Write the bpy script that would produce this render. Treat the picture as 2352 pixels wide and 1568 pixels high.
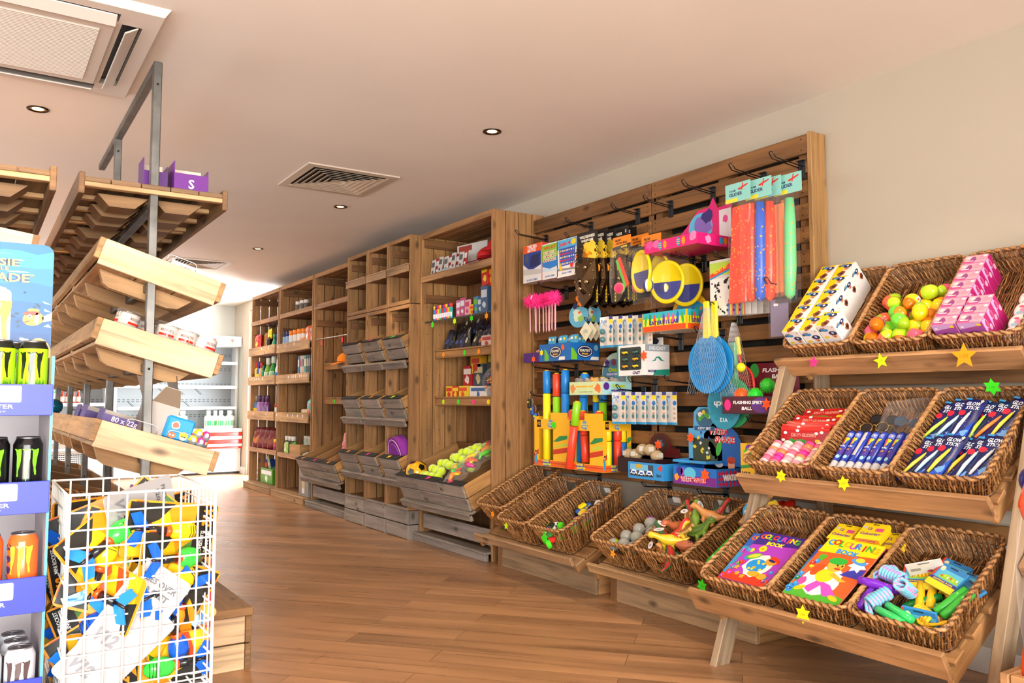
import bpy, math, random
import numpy as np
from math import sin, cos, pi, radians as rad
from mathutils import Matrix, Vector
random.seed(7)
SC = bpy.context.scene
for o in list(bpy.data.objects): bpy.data.objects.remove(o)
COLL = SC.collection

# ---------------------------------------------------------------- camera, world, lights
def look():
    y, p, r = rad(33.327), rad(4.110), rad(-0.049)
    fw = Vector((sin(y)*cos(p), cos(y)*cos(p), sin(p)))
    rt = Vector((cos(y), -sin(y), 0)); up = rt.cross(fw)
    r2 = rt*cos(r)+up*sin(r); u2 = up*cos(r)-rt*sin(r)
    m = Matrix((r2, u2, -fw)).transposed().to_4x4()
    m.translation = (0, 0, 1.05)
    return m
cd = bpy.data.cameras.new('camera'); CAM = bpy.data.objects.new('camera', cd); COLL.objects.link(CAM)
CAM.matrix_world = look(); cd.sensor_width = 36; cd.lens = 1884.24/2352*36; cd.clip_start = .02
SC.camera = CAM
SC.view_settings.view_transform = 'Standard'; SC.view_settings.look = 'None'
SC.view_settings.exposure = 0.12; SC.view_settings.gamma = 1; SC.view_settings.use_curve_mapping = False
w = bpy.data.worlds.new('daylight'); SC.world = w; w.use_nodes = True
bg = w.node_tree.nodes['Background']; bg.inputs[0].default_value = (.80, .90, 1, 1); bg.inputs[1].default_value = 1.6

def area(name, loc, rot, sx, sy, power, col, spread=180):
    l = bpy.data.lights.new(name, 'AREA'); l.shape = 'RECTANGLE'; l.size = sx; l.size_y = sy
    l.energy = power; l.color = col; l.spread = rad(spread)
    o = bpy.data.objects.new(name, l); COLL.objects.link(o); o.location = loc; o.rotation_euler = rot
    return o
# daylight outside the shop front (behind the viewer), and outside the far door
area('shopfront_daylight', (-0.9, -2.35, 1.45), (rad(90), 0, rad(-8)), 4.4, 2.0, 250, (1, .965, .92), 120)
area('ceiling_fill', (-0.8, -2.75, .30), (rad(125), 0, 0), 4.6, 1.0, 120, (1, .94, .86))  # added fill lamp aimed upward to lighten the ceiling, like ground bounce
area('side_window_daylight', (-3.75, 6.0, 1.5), (0, rad(-90), 0), 2.0, 7.0, 170, (.97, .98, 1))
area('far_door_daylight', (3.62, 11.2, 1.35), (0, rad(90), 0), 2.2, 1.5, 330, (.95, .98, 1))
SPOTS = [(2.28, 3.66), (2.24, 5.73), (2.22, 7.77), (2.2, 9.8), (2.3, 1.62), (.22, 4.6), (.22, 6.65), (.22, 8.7), (.22, 2.55), (-1.8, 3.6), (-1.8, 6.0)]
for i, (x, y) in enumerate(SPOTS):
    l = bpy.data.lights.new('downlight_beam', 'SPOT'); l.energy = 36 if x > 2 else 62; l.color = (1, .80, .56) if x > 2 else (1, .66, .34); l.spot_size = rad(118); l.spot_blend = .55
    l.shadow_soft_size = .03
    o = bpy.data.objects.new('downlight_beam', l); COLL.objects.link(o); o.location = (x, y, 2.462)

# ---------------------------------------------------------------- colour and materials
def C(h):
    if not isinstance(h, str): return tuple(h)
    h = h.lstrip('#')
    if len(h) == 3: h = ''.join(c*2 for c in h)
    v = [int(h[i:i+2], 16)/255 for i in (0, 2, 4)]
    return tuple(x/12.92 if x <= .04045 else ((x+.055)/1.055)**2.4 for x in v)
MATS = {}
def new_mat(name):
    m = bpy.data.materials.new(name); m.use_nodes = True
    nt = m.node_tree; b = nt.nodes['Principled BSDF']
    return m, nt, b
def nd(nt, t, **k):
    n = nt.nodes.new(t)
    for a, v in k.items():
        if a[0] == '_': setattr(n, a[1:], v)
        else: n.inputs[int(a[1:]) if a[0] == 'i' and a[1:].isdigit() else a].default_value = v
    return n
def ramp(nt, stops):
    r = nt.nodes.new('ShaderNodeValToRGB'); e = r.color_ramp.elements
    while len(e) < len(stops): e.new(.5)
    for k, (p, c) in enumerate(stops):
        e[k].position = p; e[k].color = (c, c, c, 1) if not isinstance(c, tuple) else (*c, 1)
    return r
def mix(nt, a, b, fac, mode='MULTIPLY'):
    n = nt.nodes.new('ShaderNodeMix'); n.data_type = 'RGBA'; n.blend_type = mode
    for s, v in ((0, fac), (6, a), (7, b)):
        if hasattr(v, 'links'): nt.links.new(v, n.inputs[s])
        elif s == 0: n.inputs[0].default_value = v
        else: n.inputs[s].default_value = (*v, 1)
    return n.outputs[2]
def M(name):
    if name in MATS: return MATS[name]
    m, nt, b = new_mat(name); L = nt.links.new
    at = nd(nt, 'ShaderNodeAttribute', _attribute_name='Col'); col = at.outputs[0]
    R = b.inputs['Roughness']
    if name == 'wood':
        uv = nd(nt, 'ShaderNodeUVMap')
        mp = nd(nt, 'ShaderNodeMapping'); mp.inputs['Scale'].default_value = (2.2, 34, 1); L(uv.outputs[0], mp.inputs[0])
        n1 = nd(nt, 'ShaderNodeTexNoise', Detail=5., Roughness=.6, Distortion=.6); n1.inputs['Scale'].default_value = 1; L(mp.outputs[0], n1.inputs[0])
        mp2 = nd(nt, 'ShaderNodeMapping'); mp2.inputs['Scale'].default_value = (1.3, 6, 1); L(uv.outputs[0], mp2.inputs[0])
        n2 = nd(nt, 'ShaderNodeTexNoise', Detail=3.); n2.inputs['Scale'].default_value = 1; L(mp2.outputs[0], n2.inputs[0])
        mp3 = nd(nt, 'ShaderNodeMapping'); mp3.inputs['Scale'].default_value = (4.2, 8.5, 1); L(uv.outputs[0], mp3.inputs[0])
        v = nd(nt, 'ShaderNodeTexVoronoi'); v.inputs['Scale'].default_value = 1; L(mp3.outputs[0], v.inputs[0])
        r1 = ramp(nt, [(.30, .55), (.5, .95), (.7, 1.18)]); L(n1.outputs[0], r1.inputs[0])
        r2 = ramp(nt, [(.32, .70), (.55, 1.), (.75, 1.15)]); L(n2.outputs[0], r2.inputs[0])
        r3 = ramp(nt, [(.05, .22), (.11, .50), (.19, 1.)]); L(v.outputs[0], r3.inputs[0])
        c = mix(nt, col, r1.outputs[0], 1.); c = mix(nt, c, r2.outputs[0], 1.); c = mix(nt, c, r3.outputs[0], .85)
        L(c, b.inputs[0]); R.default_value = .62
        bp = nd(nt, 'ShaderNodeBump', Strength=.25, Distance=.004); L(n1.outputs[0], bp.inputs['Height']); L(bp.outputs[0], b.inputs['Normal'])
    elif name == 'wicker':
        uv = nd(nt, 'ShaderNodeTexCoord')
        n1 = nd(nt, 'ShaderNodeTexNoise', Scale=60., Detail=3.); L(uv.outputs['Object'], n1.inputs[0])
        r1 = ramp(nt, [(.3, .5), (.5, .95), (.72, 1.35)]); L(n1.outputs[0], r1.inputs[0])
        L(mix(nt, col, r1.outputs[0], 1.), b.inputs[0]); R.default_value = .42
    elif name in ('print', 'gloss', 'matte', 'satin'):
        L(col, b.inputs[0]); R.default_value = {'print': .42, 'gloss': .16, 'matte': .85, 'satin': .33}[name]
    elif name == 'metal':
        L(col, b.inputs[0]); b.inputs['Metallic'].default_value = 1; R.default_value = .38
    elif name == 'steel':
        tc = nd(nt, 'ShaderNodeTexCoord'); n1 = nd(nt, 'ShaderNodeTexNoise', Scale=9., Detail=6.); L(tc.outputs['Object'], n1.inputs[0])
        r1 = ramp(nt, [(.3, .55), (.7, 1.2)]); L(n1.outputs[0], r1.inputs[0]); L(mix(nt, col, r1.outputs[0], 1.), b.inputs[0])
        b.inputs['Metallic'].default_value = .85; R.default_value = .42
    elif name == 'foam':
        tc = nd(nt, 'ShaderNodeTexCoord'); v = nd(nt, 'ShaderNodeTexVoronoi', Scale=62.); L(tc.outputs['Object'], v.inputs[0])
        r1 = ramp(nt, [(.22, 1.), (.25, 0.)]); L(v.outputs[0], r1.inputs[0])
        L(mix(nt, col, C('#ffa028'), r1.outputs[0], 'MIX'), b.inputs[0]); R.default_value = .3
    elif name == 'fuzz':
        tc = nd(nt, 'ShaderNodeTexCoord'); n1 = nd(nt, 'ShaderNodeTexNoise', Scale=260., Detail=2.); L(tc.outputs['Object'], n1.inputs[0])
        bp = nd(nt, 'ShaderNodeBump', Strength=.7, Distance=.003); L(n1.outputs[0], bp.inputs['Height']); L(bp.outputs[0], b.inputs['Normal'])
        L(col, b.inputs[0]); R.default_value = .95; b.inputs['Sheen Weight'].default_value = .4
    elif name in ('clear', 'film', 'tint'):
        nt.nodes.remove(b); out = nt.nodes['Material Output']
        tr = nd(nt, 'ShaderNodeBsdfTransparent'); gl = nd(nt, 'ShaderNodeBsdfPrincipled', Roughness=.12 if name != 'tint' else .2)
        L(col, gl.inputs[0]); gl.inputs['Specular IOR Level'].default_value = .8
        if name == 'tint': L(mix(nt, col, (1, 1, 1), .45, 'MIX'), tr.inputs[0])
        fr = nd(nt, 'ShaderNodeLayerWeight', Blend=.5); fp = nd(nt, 'ShaderNodeMath', _operation='POWER', i1=3.); L(fr.outputs['Facing'], fp.inputs[0])
        mu = nd(nt, 'ShaderNodeMath', _operation='MULTIPLY_ADD'); L(fp.outputs[0], mu.inputs[0]); mu.inputs[1].default_value = .32
        mu.inputs[2].default_value = {'clear': .02, 'film': .022, 'tint': .5}[name]
        ms = nd(nt, 'ShaderNodeMixShader'); L(mu.outputs[0], ms.inputs[0]); L(tr.outputs[0], ms.inputs[1]); L(gl.outputs[0], ms.inputs[2]); L(ms.outputs[0], out.inputs[0])
        if name == 'film':
            tc = nd(nt, 'ShaderNodeTexCoord'); n1 = nd(nt, 'ShaderNodeTexNoise', Scale=45., Detail=2.); L(tc.outputs['Object'], n1.inputs[0])
            bp = nd(nt, 'ShaderNodeBump', Strength=.6, Distance=.01); L(n1.outputs[0], bp.inputs['Height']); L(bp.outputs[0], gl.inputs['Normal'])
    elif name == 'jelly':
        L(col, b.inputs[0]); R.default_value = .08; b.inputs['Transmission Weight'].default_value = .35; b.inputs['IOR'].default_value = 1.2
        b.inputs['Coat Weight'].default_value = .5
    elif name == 'lamp':
        L(col, b.inputs[0]); b.inputs['Emission Color'].default_value = (1, .66, .30, 1); b.inputs['Emission Strength'].default_value = 5
    elif name == 'wall':
        tc = nd(nt, 'ShaderNodeTexCoord'); n1 = nd(nt, 'ShaderNodeTexNoise', Scale=180., Detail=3.); L(tc.outputs['Object'], n1.inputs[0])
        bp = nd(nt, 'ShaderNodeBump', Strength=.06, Distance=.002); L(n1.outputs[0], bp.inputs['Height']); L(bp.outputs[0], b.inputs['Normal'])
        n2 = nd(nt, 'ShaderNodeTexNoise', Scale=1.1, Detail=2.); L(tc.outputs['Object'], n2.inputs[0])
        r2 = ramp(nt, [(.3, .96), (.7, 1.03)]); L(n2.outputs[0], r2.inputs[0]); L(mix(nt, col, r2.outputs[0], 1.), b.inputs[0]); R.default_value = .7
    elif name == 'floor':
        tc = nd(nt, 'ShaderNodeTexCoord'); mp = nd(nt, 'ShaderNodeMapping'); mp.inputs['Rotation'].default_value = (0, 0, rad(48.6)); L(tc.outputs['Object'], mp.inputs[0])
        # after the turn: local x runs across the boards' length
        br = nd(nt, 'ShaderNodeTexBrick'); br.inputs['Scale'].default_value = 1; br.inputs['Brick Width'].default_value = 1.22; br.inputs['Row Height'].default_value = .152
        br.inputs['Mortar Size'].default_value = .0012; br.inputs['Mortar Smooth'].default_value = .3
        br.offset = .37; br.offset_frequency = 2
        br.inputs['Color1'].default_value = (0, 0, 0, 1); br.inputs['Color2'].default_value = (1, 1, 1, 1); br.inputs['Mortar'].default_value = (.5, .5, .5, 1)
        L(mp.outputs[0], br.inputs[0])
        sx = nd(nt, 'ShaderNodeVectorMath', _operation='MULTIPLY_ADD'); L(mp.outputs[0], sx.inputs[0]); sx.inputs[1].default_value = (1.1, 22, 1)
        L(br.outputs[0], sx.inputs[2])
        n1 = nd(nt, 'ShaderNodeTexNoise', Detail=6., Roughness=.62, Distortion=.35); n1.inputs['Scale'].default_value = 1; L(sx.outputs[0], n1.inputs[0])
        sx2 = nd(nt, 'ShaderNodeVectorMath', _operation='MULTIPLY_ADD'); L(mp.outputs[0], sx2.inputs[0]); sx2.inputs[1].default_value = (.8, 4.5, 1); 
        ml = nd(nt, 'ShaderNodeVectorMath', _operation='SCALE'); L(br.outputs[0], ml.inputs[0]); ml.inputs['Scale'].default_value = 9; L(ml.outputs[0], sx2.inputs[2])
        n2 = nd(nt, 'ShaderNodeTexNoise', Detail=3.); n2.inputs['Scale'].default_value = 1; L(sx2.outputs[0], n2.inputs[0])
        r1 = ramp(nt, [(.27, .64), (.42, .90), (.6, 1.04), (.75, 1.22)]); L(n1.outputs[0], r1.inputs[0])
        r2 = ramp(nt, [(.3, .72), (.5, 1.), (.7, 1.28)]); L(n2.outputs[0], r2.inputs[0])
        r3 = ramp(nt, [(0., .80), (1., 1.2)]); L(br.outputs[0], r3.inputs[0])
        c = mix(nt, C('#a97e59'), r1.outputs[0], 1.); c = mix(nt, c, r2.outputs[0], 1.); c = mix(nt, c, r3.outputs[0], .7)
        c = mix(nt, c, C('#4a3020'), br.outputs[1], 'MIX')
        L(c, b.inputs[0]); R.default_value = .30
        r4 = ramp(nt, [(.3, .24), (.7, .40)]); L(n1.outputs[0], r4.inputs[0]); L(r4.outputs[0], R)
        bp = nd(nt, 'ShaderNodeBump', Strength=.12, Distance=.002); L(n1.outputs[0], bp.inputs['Height']); L(bp.outputs[0], b.inputs['Normal'])
    MATS[name] = m
    return m

# ---------------------------------------------------------------- mesh builder
_TX = {}
def text_geo(s, bold):
    k = (s, bold)
    if k not in _TX:
        c = bpy.data.curves.new('t', 'FONT'); c.body = s; c.resolution_u = 2; c.offset = bold
        o = bpy.data.objects.new('t', c); me = o.to_mesh()
        vs = [(v.co.x, v.co.y) for v in me.vertices]; fs = [tuple(p.vertices) for p in me.polygons]
        o.to_mesh_clear(); bpy.data.objects.remove(o); bpy.data.curves.remove(c)
        xs = [v[0] for v in vs] or [0, 1]; ys = [v[1] for v in vs] or [0, 1]
        x0, x1, y0, y1 = min(xs), max(xs), min(ys), max(ys); cx, cy = (x0+x1)/2, (y0+y1)/2
        _TX[k] = ([(a-cx, b-cy) for a, b in vs], fs, x1-x0, y1-y0)
    return _TX[k]
def frame(o, xd, yd):
    o, xd, yd = Vector(o), Vector(xd).normalized(), Vector(yd).normalized(); n = xd.cross(yd)
    return lambda x, y, z: o+xd*x+yd*y+n*z
def wrap(o, r, a0=0, taper=None):
    # decal frame on an upright cylinder about z at o; x = arc length, y = height; a0 = facing angle
    o = Vector(o)
    def f(x, y, z):
        R_ = (r if taper is None else taper(y))+z; a = a0+x/r
        return o+Vector((cos(a)*R_, sin(a)*R_, y))
    return f
def ell(cx, cy, rx, ry=None, n=18, rot=0):
    ry = rx if ry is None else ry
    return [(cx+rx*cos(t)*cos(rot)-ry*sin(t)*sin(rot), cy+rx*cos(t)*sin(rot)+ry*sin(t)*cos(rot)) for t in [2*pi*i/n for i in range(n)]]
def rect(x0, y0, x1, y1): return [(x0, y0), (x1, y0), (x1, y1), (x0, y1)]
def starp(cx, cy, r, k=6, inner=.55, rot=pi/2):
    return [(cx+(r if i % 2 == 0 else r*inner)*cos(rot+pi*i/k), cy+(r if i % 2 == 0 else r*inner)*sin(rot+pi*i/k)) for i in range(2*k)]
def blob(cx, cy, r, n=14, j=.25, rng=random): return [(cx+r*(1+rng.uniform(-j, j))*cos(2*pi*i/n), cy+r*(1+rng.uniform(-j, j))*sin(2*pi*i/n)) for i in range(n)]
def rrect(x0, y0, x1, y1, r, k=(1, 1, 1, 1)):
    out = []
    for (cx, cy, a, q) in ((x1-r, y1-r, 0, k[0]), (x0+r, y1-r, 90, k[1]), (x0+r, y0+r, 180, k[2]), (x1-r, y0+r, 270, k[3])):
        if q: out += [(cx+r*cos(rad(a+t)), cy+r*sin(rad(a+t))) for t in (0, 30, 60, 90)]
        else: out.append((cx+r*(1 if a in (0, 270) else -1), cy+r*(1 if a in (0, 90) else -1)))
    return out

class MB:
    def __init__(s, mat='print', col='#888'):
        s.v = []; s.f = []; s.fm = []; s.fc = []; s.uv = []; s.sm = []; s.mats = []; s.dm = mat; s.dc = col; s.T = Matrix.Identity(4)
    def at(s, T): s.T = T; return s
    def V(s, p):
        s.v.append(tuple(s.T @ Vector(p))); return len(s.v)-1
    def F(s, idx, col=None, mat=None, smooth=False, uv=None):
        mat = mat or s.dm
        if mat not in s.mats: s.mats.append(mat)
        s.f.append(tuple(idx)); s.fm.append(s.mats.index(mat)); s.fc.append(C(s.dc if col is None else col)); s.sm.append(smooth)
        s.uv.append(uv or [(0, 0)]*len(idx))
    def face(s, pts, col=None, mat=None, uv=None, smooth=False): s.F([s.V(p) for p in pts], col, mat, smooth, uv)
    def box(s, x0, y0, z0, x1, y1, z1, col=None, mat=None, g=None, bev=0, M_=None, cols=None):
        a = [x0, y0, z0]; b = [x1, y1, z1]
        for i in range(3):
            if a[i] > b[i]: a[i], b[i] = b[i], a[i]
        d = [b[i]-a[i] for i in range(3)]
        if g is None: g = d.index(max(d))
        ou, ov = random.uniform(0, 90), random.uniform(0, 90)
        bev = min(bev, min(d)*.45)
        T0 = s.T
        if M_ is not None: s.T = s.T @ M_
        def uvp(p, n):
            if n == g:
                q = [i for i in range(3) if i != n]; return (ou+p[q[0]]*.25, ov+p[q[1]]*1.5)
            o = [i for i in range(3) if i not in (n, g)][0]; return (ou+p[g], ov+p[o]+n*.37)
        vid = {}
        def vv(p, ax):   # corner p (tuple of 0/1), pushed face axis ax
            k = (p, ax if bev else -1)
            if k not in vid:
                q = [(b[i] if p[i] else a[i]) for i in range(3)]
                if bev:
                    for i in range(3):
                        if i != ax: q[i] += -bev if p[i] else bev
                vid[k] = (s.V(q), q)
            return vid[k]
        def add(keys, n, fi=None):
            vs = [vv(*k) for k in keys]; s.F([t[0] for t in vs], (cols or {}).get(fi, col), mat, False, [uvp(t[1], n) for t in vs])
        for ax in range(3):
            i, j = [(1, 2), (2, 0), (0, 1)][ax]
            for sd in (0, 1):
                cs = []
                for (p, q) in ((0, 0), (1, 0), (1, 1), (0, 1)):
                    t = [0, 0, 0]; t[ax] = sd; t[i] = p; t[j] = q; cs.append((tuple(t), ax))
                add(cs if sd else cs[::-1], ax, ('-+'[sd])+'xyz'[ax])
        if bev:
            for e in range(3):
                i, j = [(1, 2), (2, 0), (0, 1)][e]
                for p in (0, 1):
                    for q in (0, 1):
                        A = [0, 0, 0]; A[i] = p; A[j] = q; B = list(A); B[e] = 1
                        ks = [(tuple(A), i), (tuple(B), i), (tuple(B), j), (tuple(A), j)]
                        add(ks if (p == q) else ks[::-1], i)
            for p in (0, 1):
                for q in (0, 1):
                    for r in (0, 1):
                        ks = [((p, q, r), 0), ((p, q, r), 1), ((p, q, r), 2)]
                        add(ks if (p+q+r) % 2 else ks[::-1], 0)
        s.T = T0
    def grid(s, rows, col=None, mat=None, smooth=True, closed=False, cf=None):
        n = len(rows[0]); ids = [[s.V(p) for p in r] for r in rows]
        for i in range(len(rows)-1):
            for j in range(n if closed else n-1):
                k = (j+1) % n; s.F([ids[i][j], ids[i][k], ids[i+1][k], ids[i+1][j]], cf(i, j) if cf else col, mat, smooth, [(i*.1, j*.1)]*4)
        return ids
    def lathe(s, prof, n=16, col=None, mat=None, cf=None, smooth=True, o=(0, 0, 0), cap=True):
        rows = [[(o[0]+r*cos(2*pi*k/n), o[1]+r*sin(2*pi*k/n), o[2]+z) for k in range(n)] for r, z in prof]
        ids = s.grid(rows, col, mat, smooth, True, cf)
        if cap:
            for i, fl in ((0, True), (-1, False)):
                if prof[i][0] > 1e-5: s.F(ids[i][::-1] if fl else ids[i], cf(0 if fl else len(prof)-2, 0) if cf else col, mat)
    def cyl(s, p0, p1, r0, r1=None, n=10, col=None, mat=None, cap=True, cf=None, rings=1):
        r1 = r0 if r1 is None else r1
        p0, p1 = Vector(p0), Vector(p1); d = (p1-p0); L = d.length
        q = d.to_track_quat('Z', 'Y').to_matrix().to_4x4(); q.translation = p0
        T0 = s.T; s.T = T0 @ q
        s.lathe([(r0+(r1-r0)*i/rings, L*i/rings) for i in range(rings+1)], n, col, mat, cf, cap=cap); s.T = T0
    def ball(s, c, r, n=12, m=8, col=None, mat=None, cf=None):
        r = (r, r, r) if not hasattr(r, '__len__') else r
        rows = [[(c[0]+r[0]*sin(pi*i/m)*cos(2*pi*k/n), c[1]+r[1]*sin(pi*i/m)*sin(2*pi*k/n), c[2]-r[2]*cos(pi*i/m)) for k in range(n)] for i in range(m+1)]
        s.grid(rows, col, mat, True, True, cf)
    def tube(s, path, r, n=6, col=None, mat=None, closed=False, cap=True, cf=None):
        P = [Vector(p) for p in path]; m = len(P); rows = []; up = None
        for i in range(m):
            a = P[(i-1) % m] if (closed or i) else P[0]; b = P[(i+1) % m] if (closed or i < m-1) else P[-1]
            t = (b-a).normalized()
            if up is None: up = t.orthogonal().normalized()
            up = (up-t*up.dot(t)); up = up.normalized() if up.length > 1e-6 else t.orthogonal().normalized()
            sd = t.cross(up); rr = r[i] if hasattr(r, '__len__') else r
            rows.append([P[i]+(up*cos(2*pi*k/n)+sd*sin(2*pi*k/n))*rr for k in range(n)])
        if closed: rows.append(rows[0])
        ids = s.grid(rows, col, mat, True, True, cf)
        if cap and not closed: s.F(ids[0][::-1], cf(0, 0) if cf else col, mat); s.F(ids[-1], cf(m-2, 0) if cf else col, mat)
    def poly(s, pts, Fr, z=.0004, col=None, mat=None):
        s.F([s.V(Fr(x, y, z)) for x, y in pts], col, mat)
    def band(s, x0, y0, x1, y1, Fr, z=.0004, col=None, mat=None, n=8):
        for i in range(n):
            a = x0+(x1-x0)*i/n; b = x0+(x1-x0)*(i+1)/n; s.poly(rect(a, y0, b, y1), Fr, z, col, mat)
    def txt(s, t, Fr, cx, cy, w=None, h=None, col='#000', z=.0008, bold=.02, sh=0, rot=0, mat=None, mx=1):
        vs, fs, W, H = text_geo(t, bold)
        sx = (w/W) if w else (h/H if h else 1); sy = (h/H) if h else sx
        if w and h is None: sy = sx
        if h and w is None: sx = sy
        ids = []
        for x, y in vs:
            X = (x*sx+y*sy*sh)*mx; Y = y*sy; ids.append(s.V(Fr(cx+X*cos(rot)-Y*sin(rot), cy+X*sin(rot)+Y*cos(rot), z)))
        for f in fs: s.F([ids[i] for i in f], col, mat)
    def mesh(s, name):
        me = bpy.data.meshes.new(name); me.from_pydata(s.v, [], s.f)
        for m in s.mats: me.materials.append(M(m))
        me.polygons.foreach_set('material_index', s.fm); me.polygons.foreach_set('use_smooth', s.sm)
        ca = me.color_attributes.new('Col', 'FLOAT_COLOR', 'CORNER')
        ln = np.array([len(f) for f in s.f]); c = np.ones((len(s.f), 4), np.float32); c[:, :3] = np.array(s.fc)
        ca.data.foreach_set('color', np.repeat(c, ln, axis=0).ravel())
        ul = me.uv_layers.new(name='UVMap'); ul.data.foreach_set('uv', np.array([p for u in s.uv for p in u], np.float32).ravel())
        me.update(); return me

def put(name, me, parent=None, loc=(0, 0, 0), rot=(0, 0, 0)):
    if isinstance(me, MB): me = me.mesh(name)
    o = bpy.data.objects.new(name, me); COLL.objects.link(o); o.location = loc; o.rotation_euler = rot
    if parent: o.parent = parent
    return o
def tag(o, label=None, cat=None, group=None, kind=None):
    if label: o['label'] = label
    if cat: o['category'] = cat
    if group: o['group'] = group
    if kind: o['kind'] = kind
    return o
def thing(name, label, cat, loc=(0, 0, 0), rot=(0, 0, 0), group=None, mw=None):
    o = bpy.data.objects.new(name, None); COLL.objects.link(o); o.location = loc; o.rotation_euler = rot; o.empty_display_size = .05
    if mw is not None: o.matrix_world = mw
    return tag(o, label, cat, group)
def one(name, mb, label, cat, loc=(0, 0, 0), rot=(0, 0, 0), group=None, mw=None):
    o = put(name, mb, None, loc, rot)
    if mw is not None: o.matrix_world = mw
    return tag(o, label, cat, group)
def struct(name, mb): return tag(put(name, mb), kind='structure')
def dup(root, mw, label=None, group=None):
    r = root.copy(); COLL.objects.link(r); r.matrix_world = mw
    if label: r['label'] = label
    if group: r['group'] = group
    for ch in list(root.children):
        c = ch.copy(); COLL.objects.link(c); c.parent = r
        for g in list(ch.children):
            d = g.copy(); COLL.objects.link(d); d.parent = c
    return r
def TR(x, y, z): return Matrix.Translation((x, y, z))
def RX(a): return Matrix.Rotation(rad(a), 4, 'X')
def RY(a): return Matrix.Rotation(rad(a), 4, 'Y')
def RZ(a): return Matrix.Rotation(rad(a), 4, 'Z')
def SCL(x, y=None, z=None): return Matrix.Diagonal((x, y if y is not None else x, z if z is not None else x, 1))
ORD = ['first', 'second', 'third', 'fourth', 'fifth', 'sixth', 'seventh', 'eighth', 'ninth', 'tenth', 'eleventh', 'twelfth']
def U(a, b): return random.uniform(a, b)

# ---------------------------------------------------------------- the room
WX, H, BY, FY, LX = 3.31, 2.49, 12.72, -2.1, -3.5
WALLC, CEILC = '#b6ab99', '#efe7de'
m = MB('floor'); m.box(LX-.1, FY-.1, -.06, WX+.6, BY+.1, 0, '#a5714f'); struct('floor', m)
m = MB('wall', CEILC); m.box(LX-.1, FY-.1, H, WX+.1, BY+.1, H+.08); struct('ceiling', m)
m = MB('wall', WALLC); m.box(WX, FY-.1, 0, WX+.12, 10.55, H); m.box(WX, 10.55, 2.36, WX+.12, 11.93, H); m.box(WX, 11.93, 0, WX+.12, BY+.1, H); struct('wall_right', m)
m = MB('wall', '#c3c4bd'); m.box(LX, BY, 0, WX, BY+.1, H); struct('wall_back', m)
m = MB('wall', WALLC); m.box(LX-.1, FY, 0, LX, 2.4, H); m.box(LX-.1, 9.6, 0, LX, BY, H); m.box(LX-.1, 2.4, 0, LX, 9.6, .5); m.box(LX-.1, 2.4, 2.3, LX, 9.6, H); struct('wall_left', m)
m = MB('wall', WALLC); m.box(LX, FY-.1, 0, -3.2, FY, H); m.box(1.6, FY-.1, 0, WX, FY, H); m.box(-3.2, FY-.1, 0, 1.6, FY, .25); m.box(-3.2, FY-.1, 2.35, 1.6, FY, H); struct('wall_front', m)
def win(name, axis, c, a0, a1, z0, z1, n, vert=()):
    m = MB('satin', '#e9e9e6'); t = .05
    def bx(p0, q0, p1, q1):
        if axis == 'y': m.box(p0, c-.03, q0, p1, c+.03, q1)
        else: m.box(c-.03, p0, q0, c+.03, p1, q1)
    bx(a0, z0, a1, z0+t); bx(a0, z1-t, a1, z1)
    for i in range(n+1): x = a0+(a1-a0-t)*i/n; bx(x, z0+t, x+t, z1-t)
    o = struct(name, m)
    g = MB('clear', '#ffffff')
    if axis == 'y': g.face([(a0, c, z0), (a1, c, z0), (a1, c, z1), (a0, c, z1)])
    else: g.face([(c, a0, z0), (c, a1, z0), (c, a1, z1), (c, a0, z1)])
    put('pane', g, o); return o
win('window_1', 'y', FY-.05, -3.2, 1.6, .25, 2.35, 4)
win('window_2', 'x', LX-.05, 2.4, 9.6, .5, 2.3, 6)
win('door_1', 'x', WX+.06, 10.56, 11.92, .0, 2.36, 1)
m = MB('satin', '#dcd9d2'); m.box(WX-.015, FY, 0, WX, 10.5, .1, bev=.003); m.box(WX-.015, 11.98, 0, WX, BY, .1, bev=.003); struct('baseboard_right', m)
m = MB('satin', '#dcd9d2'); m.box(LX, BY-.015, 0, WX-.015, BY, .1, bev=.003); struct('baseboard_back', m)

# ---------------------------------------------------------------- ceiling fittings
# ceiling cassette air conditioner
x0, x1, y0, y1 = -.435, .565, 3.146, 4.15
T = TR(-(x0+x1)/2, -(y0+y1)/2, -H)
ac = thing('ceiling_air_conditioner', 'white square ceiling cassette air conditioner at the top left', 'air conditioner', ((x0+x1)/2, (y0+y1)/2, H))
m = MB('satin', '#ded5cc').at(T); z = H-.028; B = .14
def ringq(m, a, b, c, d, a2, b2, c2, d2, z1, z2, col=None, mat=None):
    P = [(a, b, z1), (c, b, z1), (c, d, z1), (a, d, z1)]; Q = [(a2, b2, z2), (c2, b2, z2), (c2, d2, z2), (a2, d2, z2)]
    for i in range(4): j = (i+1) % 4; m.face([P[i], P[j], Q[j], Q[i]], col, mat)
ringq(m, x0, y0, x1, y1, x0+.02, y0+.02, x1-.02, y1-.02, H, z)
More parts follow.
